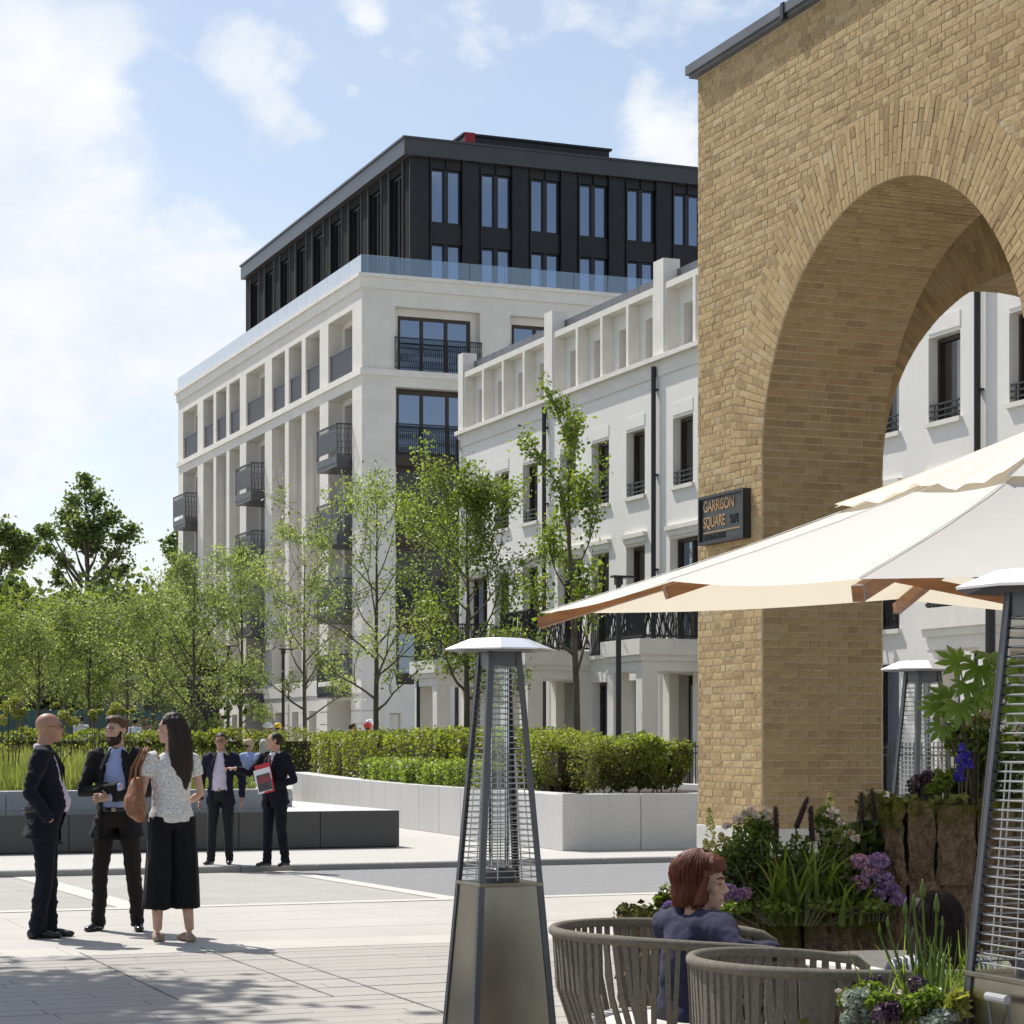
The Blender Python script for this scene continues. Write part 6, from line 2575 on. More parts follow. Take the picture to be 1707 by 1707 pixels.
D2 = 11.3
base = atd(1625, D2, 1.2)
t = plant('fatsia', 'tall plant with big glossy hand shaped leaves in the tall bark planter', 'plant', base)
LV = [(1632, 1110, 46), (1600, 1105, 42), (1650, 1090, 40), (1672, 1115, 44), (1612, 1140, 34), (1585, 1165, 44), (1565, 1180, 38), (1625, 1160, 40), (1655, 1145, 42), (1690, 1140, 44), (1600, 1175, 40), (1640, 1185, 36), (1680, 1175, 42), (1700, 1100, 40), (1570, 1210, 30)]
mb2 = MB()
for i, (x, y, s) in enumerate(LV):
    c = px(x, y, D2 + rpl.uniform(-.15, .15)) - base
    hv = Vector((c.x, c.y, 0))
    out = (hv.normalized() if hv.length > .05 else Vector((1, 0, 0))) * .8 + Vector((rpl.uniform(-.4, .4), rpl.uniform(-.7, .1), -.1))
    m = MB()
    palmate(m, c, out, s * D2 / F_PX * 1.15, rpl, rpl.uniform(.2, 1))
    m.build('leaf', M['pl_fatsia'], t, local=True)
    mb2.tube([Vector((c.x * .15, c.y * .15, 0)), Vector((c.x * .4, c.y * .4, c.z * .6)), c], [.008, .006, .004], 5, cap=False)
mb2.build('stems', M['bark_green'], t, local=True)
G2 = 'plants filling the tall bark planter'
leafy('pale flowering climber below the big hand shaped leaves', 1630, D2, [(1620, 1220, 44, 34), (1650, 1250, 44, 40), (1600, 1235, 28, 26)], 300, .04, 'pl_mid', 601, group=G2, flowers=('fl_white', [(1620, 1205, 20, 10), (1640, 1190, 16, 8), (1600, 1225, 10, 8), (1650, 1215, 18, 10), (1562, 1200, 8, 6)], 26, .026), z=1.2)
leafy('dark green mass behind the blue flowers of the tall planter', 1640, D2 + .1, [(1640, 1290, 60, 38), (1690, 1270, 50, 60), (1600, 1305, 34, 20)], 420, .05, 'pl_dark', 603, group=G2, z=1.2)
leafy('mauve leaved edging plant on the left rim of the tall planter', 1535, D2 - .1, [(1530, 1310, 18, 18), (1545, 1300, 14, 16)], 150, .028, 'pl_purple', 605, group=G2, z=1.2)
leafy('fresh green tuft on the rim of the tall planter', 1575, D2 - .15, [(1572, 1302, 18, 22), (1555, 1318, 14, 10)], 130, .045, 'pl_mid', 607, group=G2, z=1.2)
spikes('deep blue delphinium spikes in the tall planter', 1602, D2 - .15, [(1602, 1240, 1604, 1272), (1600, 1275, 1598, 1302), (1612, 1250, 1613, 1280)], 'delphinium', 'pl_mid', .024, seed=609, flower='fl_blue', z=1.2)

# near planter: alliums, grasses, silver leaves
D3 = 6.95
base = atd(1545, D3, .56)
t = plant('allium_clump', 'allium buds on long thin stems in front of the dark haired guest', 'flower', base)
mb = MB()
buds = [(1509, 1523, 7), (1523, 1510, 6), (1538, 1496, 9), (1561, 1520, 9), (1512, 1560, 8), (1571, 1544, 5), (1466, 1556, 5), (1533, 1592, 7), (1480, 1545, 5)]
for (x, y, r_) in buds:
    tp = px(x, y, D3)
    root = px(1545 + (x - 1545) * .35, 1700, D3)
    mb.tube([root - base, root.lerp(tp, .5) - base + Vector((.005, 0, 0)), tp - base], [.006, .005, .004], 6, cap=False)
mb.smooth = True
mb.build('stems', M['pl_mid'], t, local=True)
for (x, y, r_) in buds:
    tp = px(x, y, D3) - base
    k = r_ * D3 / F_PX
    m = MB()
    m.tube([tp + Vector((0, 0, -.008)), tp + Vector((0, 0, k * .7)), tp + Vector((0, 0, k * 1.8)), tp + Vector((0, 0, k * 3.4))], [.003, k * .62, k * .5, .001], 9)
    m.smooth = True
    m.build('bud', M['pl_mid'], t, local=True)
for i, (x, d, n, L, w, b_, lb) in enumerate(((1540, 6.95, 60, .42, .007, .35, 'tall upright grass around the allium stems'), (1585, 6.9, 60, .46, .007, .3, 'tall upright grass against the leg of the nearest heater'), (1515, 6.6, 70, .24, .006, .6, 'low arching grass at the bottom edge of the photo'), (1475, 6.85, 8, .24, .018, .7, 'broad strap leaf clump beside the empty chair'))):
    base = atd(x, d, .54)
    t = plant('grass_clump', lb, 'grass', base)
    mb = MB()
    strap_leaves(mb, base, n, L, w, rpl, b_, .09 if n > 20 else .03)
    mb.build('foliage', M['pl_mid'], t, local=True)
G3 = 'low plants of the nearest planter'
leafy('silver leaved plant at the left of the nearest planter', 1440, 6.6, [(1435, 1665, 34, 16), (1460, 1690, 40, 18), (1425, 1700, 24, 20)], 520, .021, 'pl_silver', 701, 'silver_plant', G3, z=.52)
leafy('silver leaved plant at the foot of the nearest heater', 1580, 6.5, [(1580, 1692, 28, 14), (1560, 1704, 30, 12)], 460, .019, 'pl_silver', 703, 'silver_plant', G3, z=.52)
leafy('dark purple leaved plant in the nearest planter', 1480, 6.5, [(1480, 1688, 22, 16)], 200, .036, 'pl_purple', 705, group=G3, z=.52)
leafy('little white daisies among leaves by the empty chair', 1430, 6.75, [(1420, 1665, 26, 18), (1450, 1650, 30, 14)], 260, .024, 'pl_mid', 707, 'daisy_plant', G3, ('fl_white', [(1398, 1652, 5, 4), (1414, 1656, 5, 4), (1432, 1650, 6, 4), (1452, 1656, 6, 4), (1500, 1655, 7, 6), (1560, 1664, 6, 5), (1445, 1648, 5, 3), (1408, 1664, 5, 4)], 9, .016), z=.52)
leafy('fresh green filler between the silver leaves of the nearest planter', 1520, 6.55, [(1510, 1680, 40, 22), (1550, 1670, 30, 26), (1470, 1670, 30, 18)], 420, .024, 'pl_mid', 711, group=G3, z=.52)
leafy('yellow striped leaf tuft at the foot of the nearest heater', 1590, 6.5, [(1596, 1668, 16, 10), (1590, 1684, 14, 8)], 26, .09, 'umbel', 713, group=G3, z=.52)
leafy('thin lavender with grey mauve heads by the allium stems', 1460, 6.8, [(1448, 1648, 10, 18), (1462, 1645, 10, 20), (1578, 1660, 6, 14), (1530, 1640, 16, 16)], 60, .022, 'pl_purple', 709, 'lavender', G3, z=.52)
# ================================================================ people


def skin_mat(name, c):
    m, nt, b = mat_new(name)
    n = noise_n(nt, 14, 4)
    nt.links.new(ramp(nt, [(.3, tuple(x * .85 for x in c)), (.7, tuple(x * 1.1 for x in c))], n), b.inputs['Base Color'])
    b.inputs['Roughness'].default_value = .5
    b.inputs['Specular IOR Level'].default_value = .35
    b.inputs['Subsurface Weight'].default_value = .08
    b.inputs['Subsurface Radius'].default_value = (.012, .005, .003)
    return m


def hair_mat(name, c, k=.5):
    m, nt, b = mat_new(name)
    n = noise_n(nt, 30, 5, .65, stretch=(6, 6, .5))
    nt.links.new(ramp(nt, [(.3, tuple(x * (1 - k) for x in c)), (.7, tuple(x * (1 + k) for x in c))], n), b.inputs['Base Color'])
    b.inputs['Roughness'].default_value = .5
    b.inputs['Specular IOR Level'].default_value = .3
    bump(nt, b, n, .5, .01)
    return m


def cloth_mat(name, c, var=.12, scale=60, rough=.85, sheen=.05, bk=.15):
    m, nt, b = mat_new(name)
    n = noise_n(nt, scale, 3, .6)
    nt.links.new(ramp(nt, [(.3, tuple(x * (1 - var) for x in c)), (.7, tuple(x * (1 + var) for x in c))], n), b.inputs['Base Color'])
    b.inputs['Roughness'].default_value = rough
    b.inputs['Specular IOR Level'].default_value = .2
    b.inputs['Sheen Weight'].default_value = sheen
    bump(nt, b, noise_n(nt, 14, 5, .6), bk, .02)
    return m


M['skin_a'] = skin_mat('skin_tan', (0.42, 0.235, 0.155))
M['skin_b'] = skin_mat('skin_fair', (0.50, 0.30, 0.21))
M['skin_c'] = skin_mat('skin_pink', (0.52, 0.32, 0.235))
M['h_brown'] = hair_mat('brown_hair', (0.085, 0.048, 0.026))
M['h_dark'] = hair_mat('dark_brown_hair', (0.022, 0.012, 0.008))
M['h_black'] = hair_mat('black_hair', (0.012, 0.010, 0.009))
M['h_red'] = hair_mat('auburn_hair', (0.12, 0.030, 0.014))
M['h_grey'] = hair_mat('grey_hair', (0.42, 0.40, 0.36), .15)
M['c_navy'] = cloth_mat('navy_suit', (0.0085, 0.0095, 0.017))
M['c_navy2'] = cloth_mat('navy_blazer', (0.013, 0.014, 0.032))
M['c_char'] = cloth_mat('charcoal_suit', (0.014, 0.014, 0.0155))
M['c_charb'] = cloth_mat('charcoal_brown_trousers', (0.019, 0.016, 0.014))
M['c_grey'] = cloth_mat('dark_grey_trousers', (0.016, 0.018, 0.022))
M['c_black'] = cloth_mat('black_cloth', (0.007, 0.007, 0.008), sheen=.05)
M['c_lilac'] = cloth_mat('lilac_shirt', (0.62, 0.55, 0.66), .04)
M['c_blue'] = cloth_mat('pale_blue_shirt', (0.36, 0.43, 0.68), .05)
M['c_white'] = cloth_mat('white_shirt', (0.74, 0.74, 0.76), .03)
M['c_tie'] = cloth_mat('red_tie', (0.13, 0.008, 0.018), .1)
M['c_navytop'] = cloth_mat('navy_top', (0.028, 0.027, 0.060), .12)
M['c_orange'] = cloth_mat('orange_vest', (0.80, 0.13, 0.02), .05)
M['c_yellow'] = cloth_mat('yellow_vest', (0.58, 0.66, 0.05), .05)
M['c_pink'] = cloth_mat('pale_pink_top', (0.55, 0.36, 0.30), .05)
M['leather_b'] = simple('black_leather', (0.012, 0.011, 0.011), .25, var=.2)
M['leather_t'] = simple('tan_leather', (0.225, 0.085, 0.030), .42, var=.22, nscale=9, bumpk=.15, bscale=40)
M['beige'] = simple('beige_suede', (0.30, 0.225, 0.165), .8, var=.1)
M['eye'] = simple('eye', (0.02, 0.014, 0.012), .2)
M['lip'] = simple('lips', (0.32, 0.12, 0.10), .45)
M['hat_w'] = simple('white_helmet', (0.75, 0.76, 0.78), .35, var=.03)
M['hat_y'] = simple('yellow_helmet', (0.75, 0.50, 0.03), .35, var=.03)
M['hat_r'] = simple('red_helmet', (0.65, 0.05, 0.03), .35, var=.03)
M['straw'] = simple('straw_hat', (0.50, 0.38, 0.24), .9, var=.1)
# lace: dark openings between pale threads
m, nt, b = mat_new('white_lace')
tcn = nt.nodes.new('ShaderNodeTexCoord')
vor = nt.nodes.new('ShaderNodeTexVoronoi')
vor.feature = 'DISTANCE_TO_EDGE'
vor.inputs['Scale'].default_value = 46
nt.links.new(tcn.outputs['Object'], vor.inputs['Vector'])
nz_ = noise_n(nt, 80, 3)
nt.links.new(mix_rgb(nt, .25, ramp(nt, [(.02, (.74, .72, .68)), (.14, (.66, .64, .60)), (.22, (.40, .36, .33))], vor.outputs['Distance']), ramp(nt, [(.35, (.5, .48, .45)), (.65, (.8, .78, .75))], nz_)), b.inputs['Base Color'])
b.inputs['Roughness'].default_value = .9
bump(nt, b, vor.outputs['Distance'], -.6, .01)
M['lace'] = m
m, nt, b = mat_new('striped_top')
tcn = nt.nodes.new('ShaderNodeTexCoord')
wv = nt.nodes.new('ShaderNodeTexWave')
wv.inputs['Scale'].default_value = 14
wv.inputs['Distortion'].default_value = 6
nt.links.new(tcn.outputs['Object'], wv.inputs['Vector'])
nt.links.new(ramp(nt, [(.45, (.03, .03, .06)), (.55, (.6, .6, .62))], wv.outputs['Fac']), b.inputs['Base Color'])
b.inputs['Roughness'].default_value = .85
M['stripe'] = m


def remesh(mb, voxel, smooth=5):
    me = mb.mesh('tmp', [])
    o = bpy.data.objects.new('tmp', me)
    col.objects.link(o)
    r = o.modifiers.new('r', 'REMESH')
    r.mode = 'VOXEL'
    r.voxel_size = voxel
    if smooth:
        s = o.modifiers.new('s', 'SMOOTH')
        s.factor = .5
        s.iterations = smooth
    dg = bpy.context.evaluated_depsgraph_get()
    ev = o.evaluated_get(dg)
    m2 = bpy.data.meshes.new_from_object(ev)
    n = len(m2.vertices)
    v = np.empty(n * 3, np.float32)
    m2.vertices.foreach_get('co', v)
    v = v.reshape(-1, 3)
    nn = np.empty(n * 3, np.float32)
    m2.vertices.foreach_get('normal', nn)
    nn = nn.reshape(-1, 3)
    fs = [tuple(p.vertices) for p in m2.polygons]
    bpy.data.objects.remove(o)
    bpy.data.meshes.remove(me)
    bpy.data.meshes.remove(m2)
    return v, nn, fs


def cloth(name, mb, voxel, mat, parent, smooth=5, wr=0.0, wscale=(9, 9, 16), cut=None, seed=0, thick=0.0, wfn=None):
    v, nn, fs = remesh(mb, voxel, smooth)
    if wr:
        for i in range(len(v)):
            p = v[i]
            k = mnoise.fractal(Vector((p[0] * wscale[0] + seed, p[1] * wscale[1], p[2] * wscale[2])), .8, 2.0, 3)
            a = wr * (wfn(p) if wfn else 1.0)
            v[i] = p + nn[i] * (k * a)
    if cut is not None:
        keep = []
        for f in fs:
            c = v[list(f)].mean(0)
            n_ = nn[list(f)].mean(0)
            if not cut(c, n_):
                keep.append(f)
        fs = keep
    me = bpy.data.meshes.new(name)
    me.from_pydata(v.tolist(), [], fs)
    me.materials.append(mat)
    me.polygons.foreach_set('use_smooth', [True] * len(me.polygons))
    bm = bmesh.new()
    bm.from_mesh(me)
    loose = [x for x in bm.verts if not x.link_faces]
    bmesh.ops.delete(bm, geom=loose, context='VERTS')
    bm.to_mesh(me)
    bm.free()
    o = link(name, me, parent)
    if thick:
        s = o.modifiers.new('thick', 'SOLIDIFY')
        s.thickness = thick
        s.offset = -1
    return o


def rings(mb, rs, n=20):
    """torso-like loft: rows of (z, cx, cy, rx, ry)"""
    mb.tube([(cx, cy, z) for (z, cx, cy, rx, ry) in rs], [(rx, ry) for (z, cx, cy, rx, ry) in rs], n, up=(1, 0, 0))


def add_hand(mb, wrist, d, palm, side, curl=.5, s=1.0, pointing=False):
    """hand: palm plus five bent fingers; d = direction of the fingers, palm = palm normal, side = thumb side"""
    d, palm = Vector(d).normalized(), Vector(palm)
    palm = (palm - d * palm.dot(d)).normalized()
    lat = d.cross(palm) * side
    w = Vector(wrist)
    a = w + d * .085 * s
    mb.tube([w - d * .03, w, w + d * .04 * s, a], [(.020, .024), (.018, .026), (.015 * s, .038 * s), (.013 * s, .040 * s)], 10, up=palm)
    for k, (off, L) in enumerate(((.030, .070), (.010, .080), (-.010, .075), (-.029, .058))):
        base = w + d * .08 * s + lat * off * s
        c = curl if not (pointing and k == 0) else .05
        if pointing and k > 0: c = 1.2
        p = [base]
        dd = d.copy()
        for j in range(3):
            ang = c * (.5 + .35 * j)
            dd = (d * math.cos(ang * (j + 1) * .6) + palm * math.sin(ang * (j + 1) * .6)).normalized()
            p.append(p[-1] + dd * (L * s * (.42, .33, .25)[j]))
        mb.tube(p, [.0098 * s, .0092 * s, .0082 * s, .0068 * s], 7)
    b0 = w + d * .025 * s + lat * .026 * s
    p1 = b0 + (d * .55 + lat * .75 + palm * .25).normalized() * .040 * s
    p2 = p1 + (d * .85 + lat * .35 + palm * .35).normalized() * .032 * s
    mb.tube([b0, p1, p2], [.013 * s, .011 * s, .008 * s], 7)


def head_parts(mb, T, jaw=1.0, fem=False, nose=1.0):
    """head built facing -y about its centre, placed by the matrix T"""
    m = MB()
    m.ell((0, .014, .030), (.0755, .098, .089), 20, 14)
    m.ell((0, -.022, -.042), (.058 * jaw, .072, .074), 18, 12)
    m.ell((0, -.070, -.094), (.026 * jaw, .022, .020))
    m.ell((0, -.030, -.070), (.050 * jaw, .055, .035))
    m.tube([(0, -.088, .014), (0, -.106 * nose, -.016), (0, -.112 * nose, -.030)], [.009, .0115, .0135], 8)
    for s in (-1, 1):
        m.ell((s * .011, -.097, -.031), (.010, .012, .009))
        m.tube([(s * .008, -.089, .024), (s * .034, -.083, .027), (s * .056, -.062, .020)], [.009, .010, .009], 7)
        m.ell((s * .040, -.066, -.022), (.021, .020, .018))
        m.ell((s * .030, -.079, .006), (.0125, .010, .009))
        m.ell((s * .0775, .012, -.004), (.009, .019, .031), 10, 8)
        m.ell((s * .080, .020, .012), (.010, .014, .018), 10, 8)
    m.ell((0, -.088, -.0585), (.023, .012, .0060))
    m.ell((0, -.086, -.0685), (.020, .012, .0068))
    mb.add([T @ Vector(p) for p in m.v], m.f)


def place(mb, m, T):
    mb.add([T @ Vector(p) for p in m.v], m.f)


def figure(label, base, face, s=1.0, look=None, pitch=0.0, skin='skin_b', voxel=.0105, J=None, shirt='c_white', jacket=None, jopen='open', trousers='c_navy', legs='trousers', shoes='leather_b',
           hair=None, hair_kind='short', beard=None, glasses=False, belly=0.0, hands=(True, True), hdirs=(None, None), hcurl=.5, hpoint=(False, False), fem=False, belt=True, seated=False, group=None, top=None, detail=True, tie=None, helmet=None, hem=.82, lean=0.0, name='person', seed=1, flare=0.0):
    fw = cw(face[0], face[1])
    rz = math.atan2(fw.y, fw.x) + R(90)
    t = thing(name, label, 'person', base, rz, group)
    t.scale = (s, s, s)
    D = dict(hL=(.09, .01, .93), hR=(-.09, .01, .93), kL=(.10, -.01, .50), kR=(-.10, -.01, .50), aL=(.10, .03, .09), aR=(-.10, .03, .09),
             sL=(.185, .01, 1.468), sR=(-.185, .01, 1.468), eL=(.25, .04, 1.16), eR=(-.25, .04, 1.16), wL=(.26, -.05, .91), wR=(-.26, -.05, .91),
             neck=(0, .015, 1.515), head=(0, -.012, 1.675), toeL=-8, toeR=8)
    if J: D.update(J)
    V = {k: (Vector(v) if isinstance(v, tuple) else v) for k, v in D.items()}
    hd = V['head']
    yaw = 0.0
    if look is not None:
        lw = cw(look[0], look[1])
        yaw = math.atan2(lw.y, lw.x) + R(90) - rz
    T = Matrix.Translation(hd) @ Matrix.Rotation(yaw, 4, 'Z') @ Matrix.Rotation(pitch, 4, 'X')
    sk = M[skin]
    sw = .86 if fem else 1.0
    # ---- body: one continuous surface
    b = MB()
    head_parts(b, T, .92 if fem else 1.0, fem)
    nb = hd + Vector((0, .03, -.06))
    b.tube([V['neck'] + Vector((0, 0, -.06)), V['neck'].lerp(nb, .5), nb], [.062 * sw, .056 * sw, .055 * sw], 14)
    sm = (V['sL'] + V['sR']) / 2
    pm_ = (V['hL'] + V['hR']) / 2
    up = (sm - pm_)
    tors = [pm_ + up * f + Vector((0, .0, 0)) for f in (-.06, .1, .32, .58, .85, 1.0, 1.09)]
    b.tube(tors, [(.135, .10), (.145, .10), (.125 * sw, .088), (.145 * sw, .10), (.155 * sw, .095), (.12 * sw, .075), (.06, .055)], 16, up=(1, 0, 0))
    for a, e, w in (('sL', 'eL', 'wL'), ('sR', 'eR', 'wR')):
        b.tube([V[a].lerp(sm, .35), V[a], V[a].lerp(V[e], .5), V[e], V[e].lerp(V[w], .35), V[w]], [.05, .053 * sw, .043 * sw, .037 * sw, .037 * sw, .024 * sw], 10)
    for h, k, a in (('hL', 'kL', 'aL'), ('hR', 'kR', 'aR')):
        b.tube([V[h], V[h].lerp(V[k], .5), V[k], V[k].lerp(V[a], .35), V[a]], [.082, .070, .050, .051, .036], 12)
        if shoes in (None, 'beige'): b.ell(V[a] + Vector((0, -.03, -.05)), (.035, .085, .035))
    v, nn, fs = remesh(b, voxel, 3)
    bm_ = MB()
    bm_.add([tuple(p) for p in v], fs)
    for i, (w, e, sd) in enumerate((('wL', 'eL', 1), ('wR', 'eR', -1))):
        if hands[i]:
            d = (V[w] - V[e]).normalized()
            pn = Vector((-sd, 0, 0)) if abs(d.z) > .6 else Vector((0, 0, -1))
            if hdirs[i] is not None:
                d, pn = Vector(hdirs[i][0]), Vector(hdirs[i][1])
            # thumb towards the front / up
            latv = d.cross(pn)
            tgt = Vector((0, -1, .3))
            ssd = 1 if latv.dot(tgt) > 0 else -1
            add_hand(bm_, V[w], d, pn, ssd, hcurl, 1.0 if not fem else .9, hpoint[i])
    bm_.smooth = True
    body = bm_.build('body', sk, t, local=True)
    if detail:
        e_ = MB()
        for q in (-1, 1):
            m = MB().ell((q * .030, -.0865, .0055), (.0085, .005, .0045), 8, 6)
            place(e_, m, T)
        e_.build('eyes', M['eye'], t, local=True)
        l_ = MB()
        place(l_, MB().ell((0, -.0965, -.0625), (.021, .006, .0035), 10, 6), T)
        l_.build('mouth', M['lip'], t, local=True)
        br = MB()
        for q in (-1, 1):
            place(br, MB().tube([(q * .012, -.0985, .028), (q * .034, -.094, .034), (q * .052, -.075, .027)], [.004, .005, .003], 6), T)
        br.build('eyebrows', M[hair] if hair else M['h_brown'], t, local=True)
    # ---- hair
    if hair:
        h = MB()
        Ti = T.inverted()
        if hair_kind in ('short', 'quiff'):
            m = MB().ell((0, .016, .036), (.082, .104, .095), 22, 16)
            if hair_kind == 'quiff':
                m.ell((0, -.045, .105), (.060, .055, .030))
                m.ell((0, -.02, .108), (.062, .07, .026))
            place(h, m, T)
            def cut(c, n_):
                p = Ti @ Vector(c)
                if p.y < -.035 and p.z < .072: return True
                if p.y < .0 and p.z < .02 + (.0 - p.y) * .8: return True
                if p.y < .022 and p.z < -.012: return True
                return p.z < -.050
            cloth('hair', h, .008, M[hair], t, 2, .004, (60, 60, 60), cut, seed)
        elif hair_kind == 'balding':
            m = MB().ell((0, .018, .030), (.081, .101, .090), 22, 16)
            place(h, m, T)
            def cut(c, n_):
                p = Ti @ Vector(c)
                if p.y < -.02 and not (p.z > .09 and p.y > -.06): return True
                if p.y < .02 and p.z < .0: return True
                return p.z < -.055
            cloth('hair', h, .008, M[hair], t, 2, .003, (60, 60, 60), cut, seed)
        elif hair_kind == 'long':
            m = MB().ell((0, .020, .036), (.084, .106, .096), 22, 16)
            place(h, m, T)
            hb = hd + Vector((0, .06, 0))
            R3 = T.to_3x3()
            k = R3 @ Vector((0, .075, -.02))
            h.tube([hd + R3 @ Vector((0, .05, .03)), hd + k, hd + k + Vector((0, .035, -.14)), hd + k + Vector((.0, .055, -.28)), hd + k + Vector((.0, .055, -.40)), hd + k + Vector((0, .05, -.50))],
                   [(.07, .06), (.092, .06), (.100, .055), (.096, .045), (.075, .032), (.03, .014)], 16, up=(1, 0, 0))
            for q in (-1, 1):
                h.tube([hd + R3 @ Vector((q * .07, .03, .02)), hd + R3 @ Vector((q * .082, .055, -.06)), hd + R3 @ Vector((q * .08, .075, -.2))], [(.03, .03), (.026, .035), (.02, .03)], 10)
            def cut(c, n_):
                p = Ti @ Vector(c)
                if p.y < -.04 and p.z < .070 and p.z > -.15: return True
                if p.y < .0 and p.z < .03 and p.z > -.15: return True
                return False
            cloth('hair', h, .010, M[hair], t, 4, .010, (38, 38, 2.5), cut, seed)
        elif hair_kind == 'bob':
            m = MB().ell((0, .020, .034), (.094, .114, .102), 22, 16)
            m.ell((0, .035, -.045), (.102, .095, .085), 20, 14)
            m.ell((0, -.030, .082), (.078, .066, .050), 16, 10)
            for q in (-1, 1):
                m.tube([(q * .074, -.040, .06), (q * .082, -.034, -.01), (q * .082, -.014, -.075), (q * .074, .0, -.105)], [.026, .026, .026, .016], 9)
            place(h, m, T)
            def cut(c, n_):
                p = Ti @ Vector(c)
                if p.y < -.050 and p.z < .066 - abs(p.x) * .25: return True
                return p.z < -.088
            cloth('hair', h, .008, M[hair], t, 3, .007, (55, 55, 12), cut, seed)
        elif hair_kind == 'straightlong':
            m = MB().ell((0, .012, .036), (.096, .116, .104), 22, 16)
            place(h, m, T)
            h.tube([hd + Vector((0, .03, .05)), hd + Vector((0, .03, -.06)), hd + Vector((0, .04, -.18)), hd + Vector((0, .05, -.28))], [(.09, .09), (.115, .100), (.125, .090), (.09, .055)], 18, up=(1, 0, 0))
            def cut(c, n_):
                p = Ti @ Vector(c)
                return p.y < -.05 and abs(p.x) < .06 and p.z < .055
            cloth('hair', h, .009, M[hair], t, 3, .009, (40, 40, 2.5), cut, seed)
    if hair and hair_kind in ('bob', 'straightlong') and detail:
        rg_ = random.Random(seed)
        sm_ = MB()
        R3 = T.to_3x3()
        for k in range(800):
            a = rg_.uniform(R(-36), R(216)) if hair_kind != 'straightlong' else rg_.uniform(R(-72), R(252))
            rx_, ry_, rz_ = {'bob': (.099, .119, .107), 'long': (.087, .110, .100), 'straightlong': (.099, .120, .108)}[hair_kind]
            kk = rg_.uniform(.985, 1.06)
            pts = []
            zend = {'bob': rg_.uniform(-.112, -.072), 'long': rg_.uniform(-.12, -.02), 'straightlong': rg_.uniform(-.34, -.2)}[hair_kind]
            ph = rg_.uniform(0, 6)
            for j in range(9):
                th = R(8) + R(96) * j / 8
                wv = 1 + (.05 if hair_kind == 'bob' else .02) * math.sin(ph + j * 1.1)
                x = rx_ * kk * wv * math.sin(th) * math.cos(a)
                y = .020 + ry_ * kk * wv * math.sin(th) * math.sin(a)
                z = .034 + rz_ * kk * math.cos(th)
                pts.append(T @ Vector((x, y, z)))
            last = pts[-1]
            if hair_kind == 'bob':
                for j in range(1, 4):
                    f = j / 3
                    x = rx_ * 1.02 * math.cos(a) * (1 + .06 * math.sin(f * 3) - .14 * f * f)
                    y = .022 + (ry_ * .95) * math.sin(a) * (1 - .10 * f * f)
                    pts.append(T @ Vector((x, y, .02 + (zend - .02) * f)))
            elif hair_kind == 'straightlong':
                for j in range(1, 4):
                    f = j / 3
                    pts.append(last + Vector(((last.x - hd.x) * .22 * f, .01 * f, (zend) * f)))
            sm_.tube(pts, [.0026] * (len(pts) - 1) + [.001], 3, cap=False)
        sm_.smooth = True
        tag(sm_.build('hair_strands', M[hair], t, local=True), kind='stuff')
    if beard:
        m = MB()
        m.ell((0, -.030, -.058), (.0625, .0725, .060), 18, 12)
        m.ell((0, -.066, -.092), (.036, .034, .036))
        m.tube([(-.026, -.088, -.050), (0, -.098, -.047), (.026, -.088, -.050)], [.006, .008, .006], 7)
        for q in (-1, 1):
            m.tube([(q * .066, -.012, -.002), (q * .061, -.030, -.050)], [.011, .016], 7)
        h = MB()
        place(h, m, T)
        Ti = T.inverted()
        def cut(c, n_):
            p = Ti @ Vector(c)
            if abs(p.x) < .020 and p.y < -.085 and -.072 < p.z < -.056: return True
            return p.z > -.044 and abs(p.x) < .056
        cloth('beard', h, .007, M[beard], t, 2, .004, (70, 70, 70), cut, seed)
    if glasses:
        g_ = MB()
        for q in (-1, 1):
            ring = []
            for k in range(13):
                a = 2 * math.pi * k / 12
                ring.append((q * .032 + .022 * math.cos(a), -.104, .004 + .016 * math.sin(a)))
            place(g_, MB().tube(ring, .0022, 5, cap=False), T)
            place(g_, MB().tube([(q * .054, -.102, .008), (q * .080, -.03, .010), (q * .081, .02, .006)], .0022, 5), T)
        place(g_, MB().tube([(-.010, -.106, .006), (.010, -.106, .006)], .002, 5), T)
        g_.build('glasses', M['leather_b'], t, local=True)
    if helmet:
        m = MB()
        m.ell((0, .01, .060), (.105, .130, .088), 18, 12)
        m.ell((0, -.02, .055), (.112, .155, .012), 18, 8)
        h = MB()
        place(h, m, T)
        h.smooth = True
        h.build('hat', M[helmet], t, local=True)
    # ---- clothes
    def torso(k=1.0, hemz=None, bl=belly):
        rr = []
        base_r = [(-.06, .176, .132), (.10, .172, .126), (.30, .158 * sw, .114), (.50, .172 * sw, .122), (.78, .186 * sw, .122), (.93, .165 * sw, .100), (1.03, .105 * sw, .078), (1.09, .074, .068)]
        if fem and legs == 'culottes':
            base_r = [(-.03, .196, .152), (.10, .186, .142), (.30, .162, .120), (.50, .156, .120), (.78, .170, .118), (.93, .150, .098), (1.03, .10, .074), (1.09, .070, .064)]
        pts, rs = [], []
        for (f, rx, ry) in base_r:
            pts.append(pm_ + up * f + Vector((0, -bl * math.exp(-((f - .28) / .22) ** 2) * .5, 0)))
            rs.append((rx * k, ry * k + bl * math.exp(-((f - .28) / .22) ** 2) * .5))
        return pts, rs
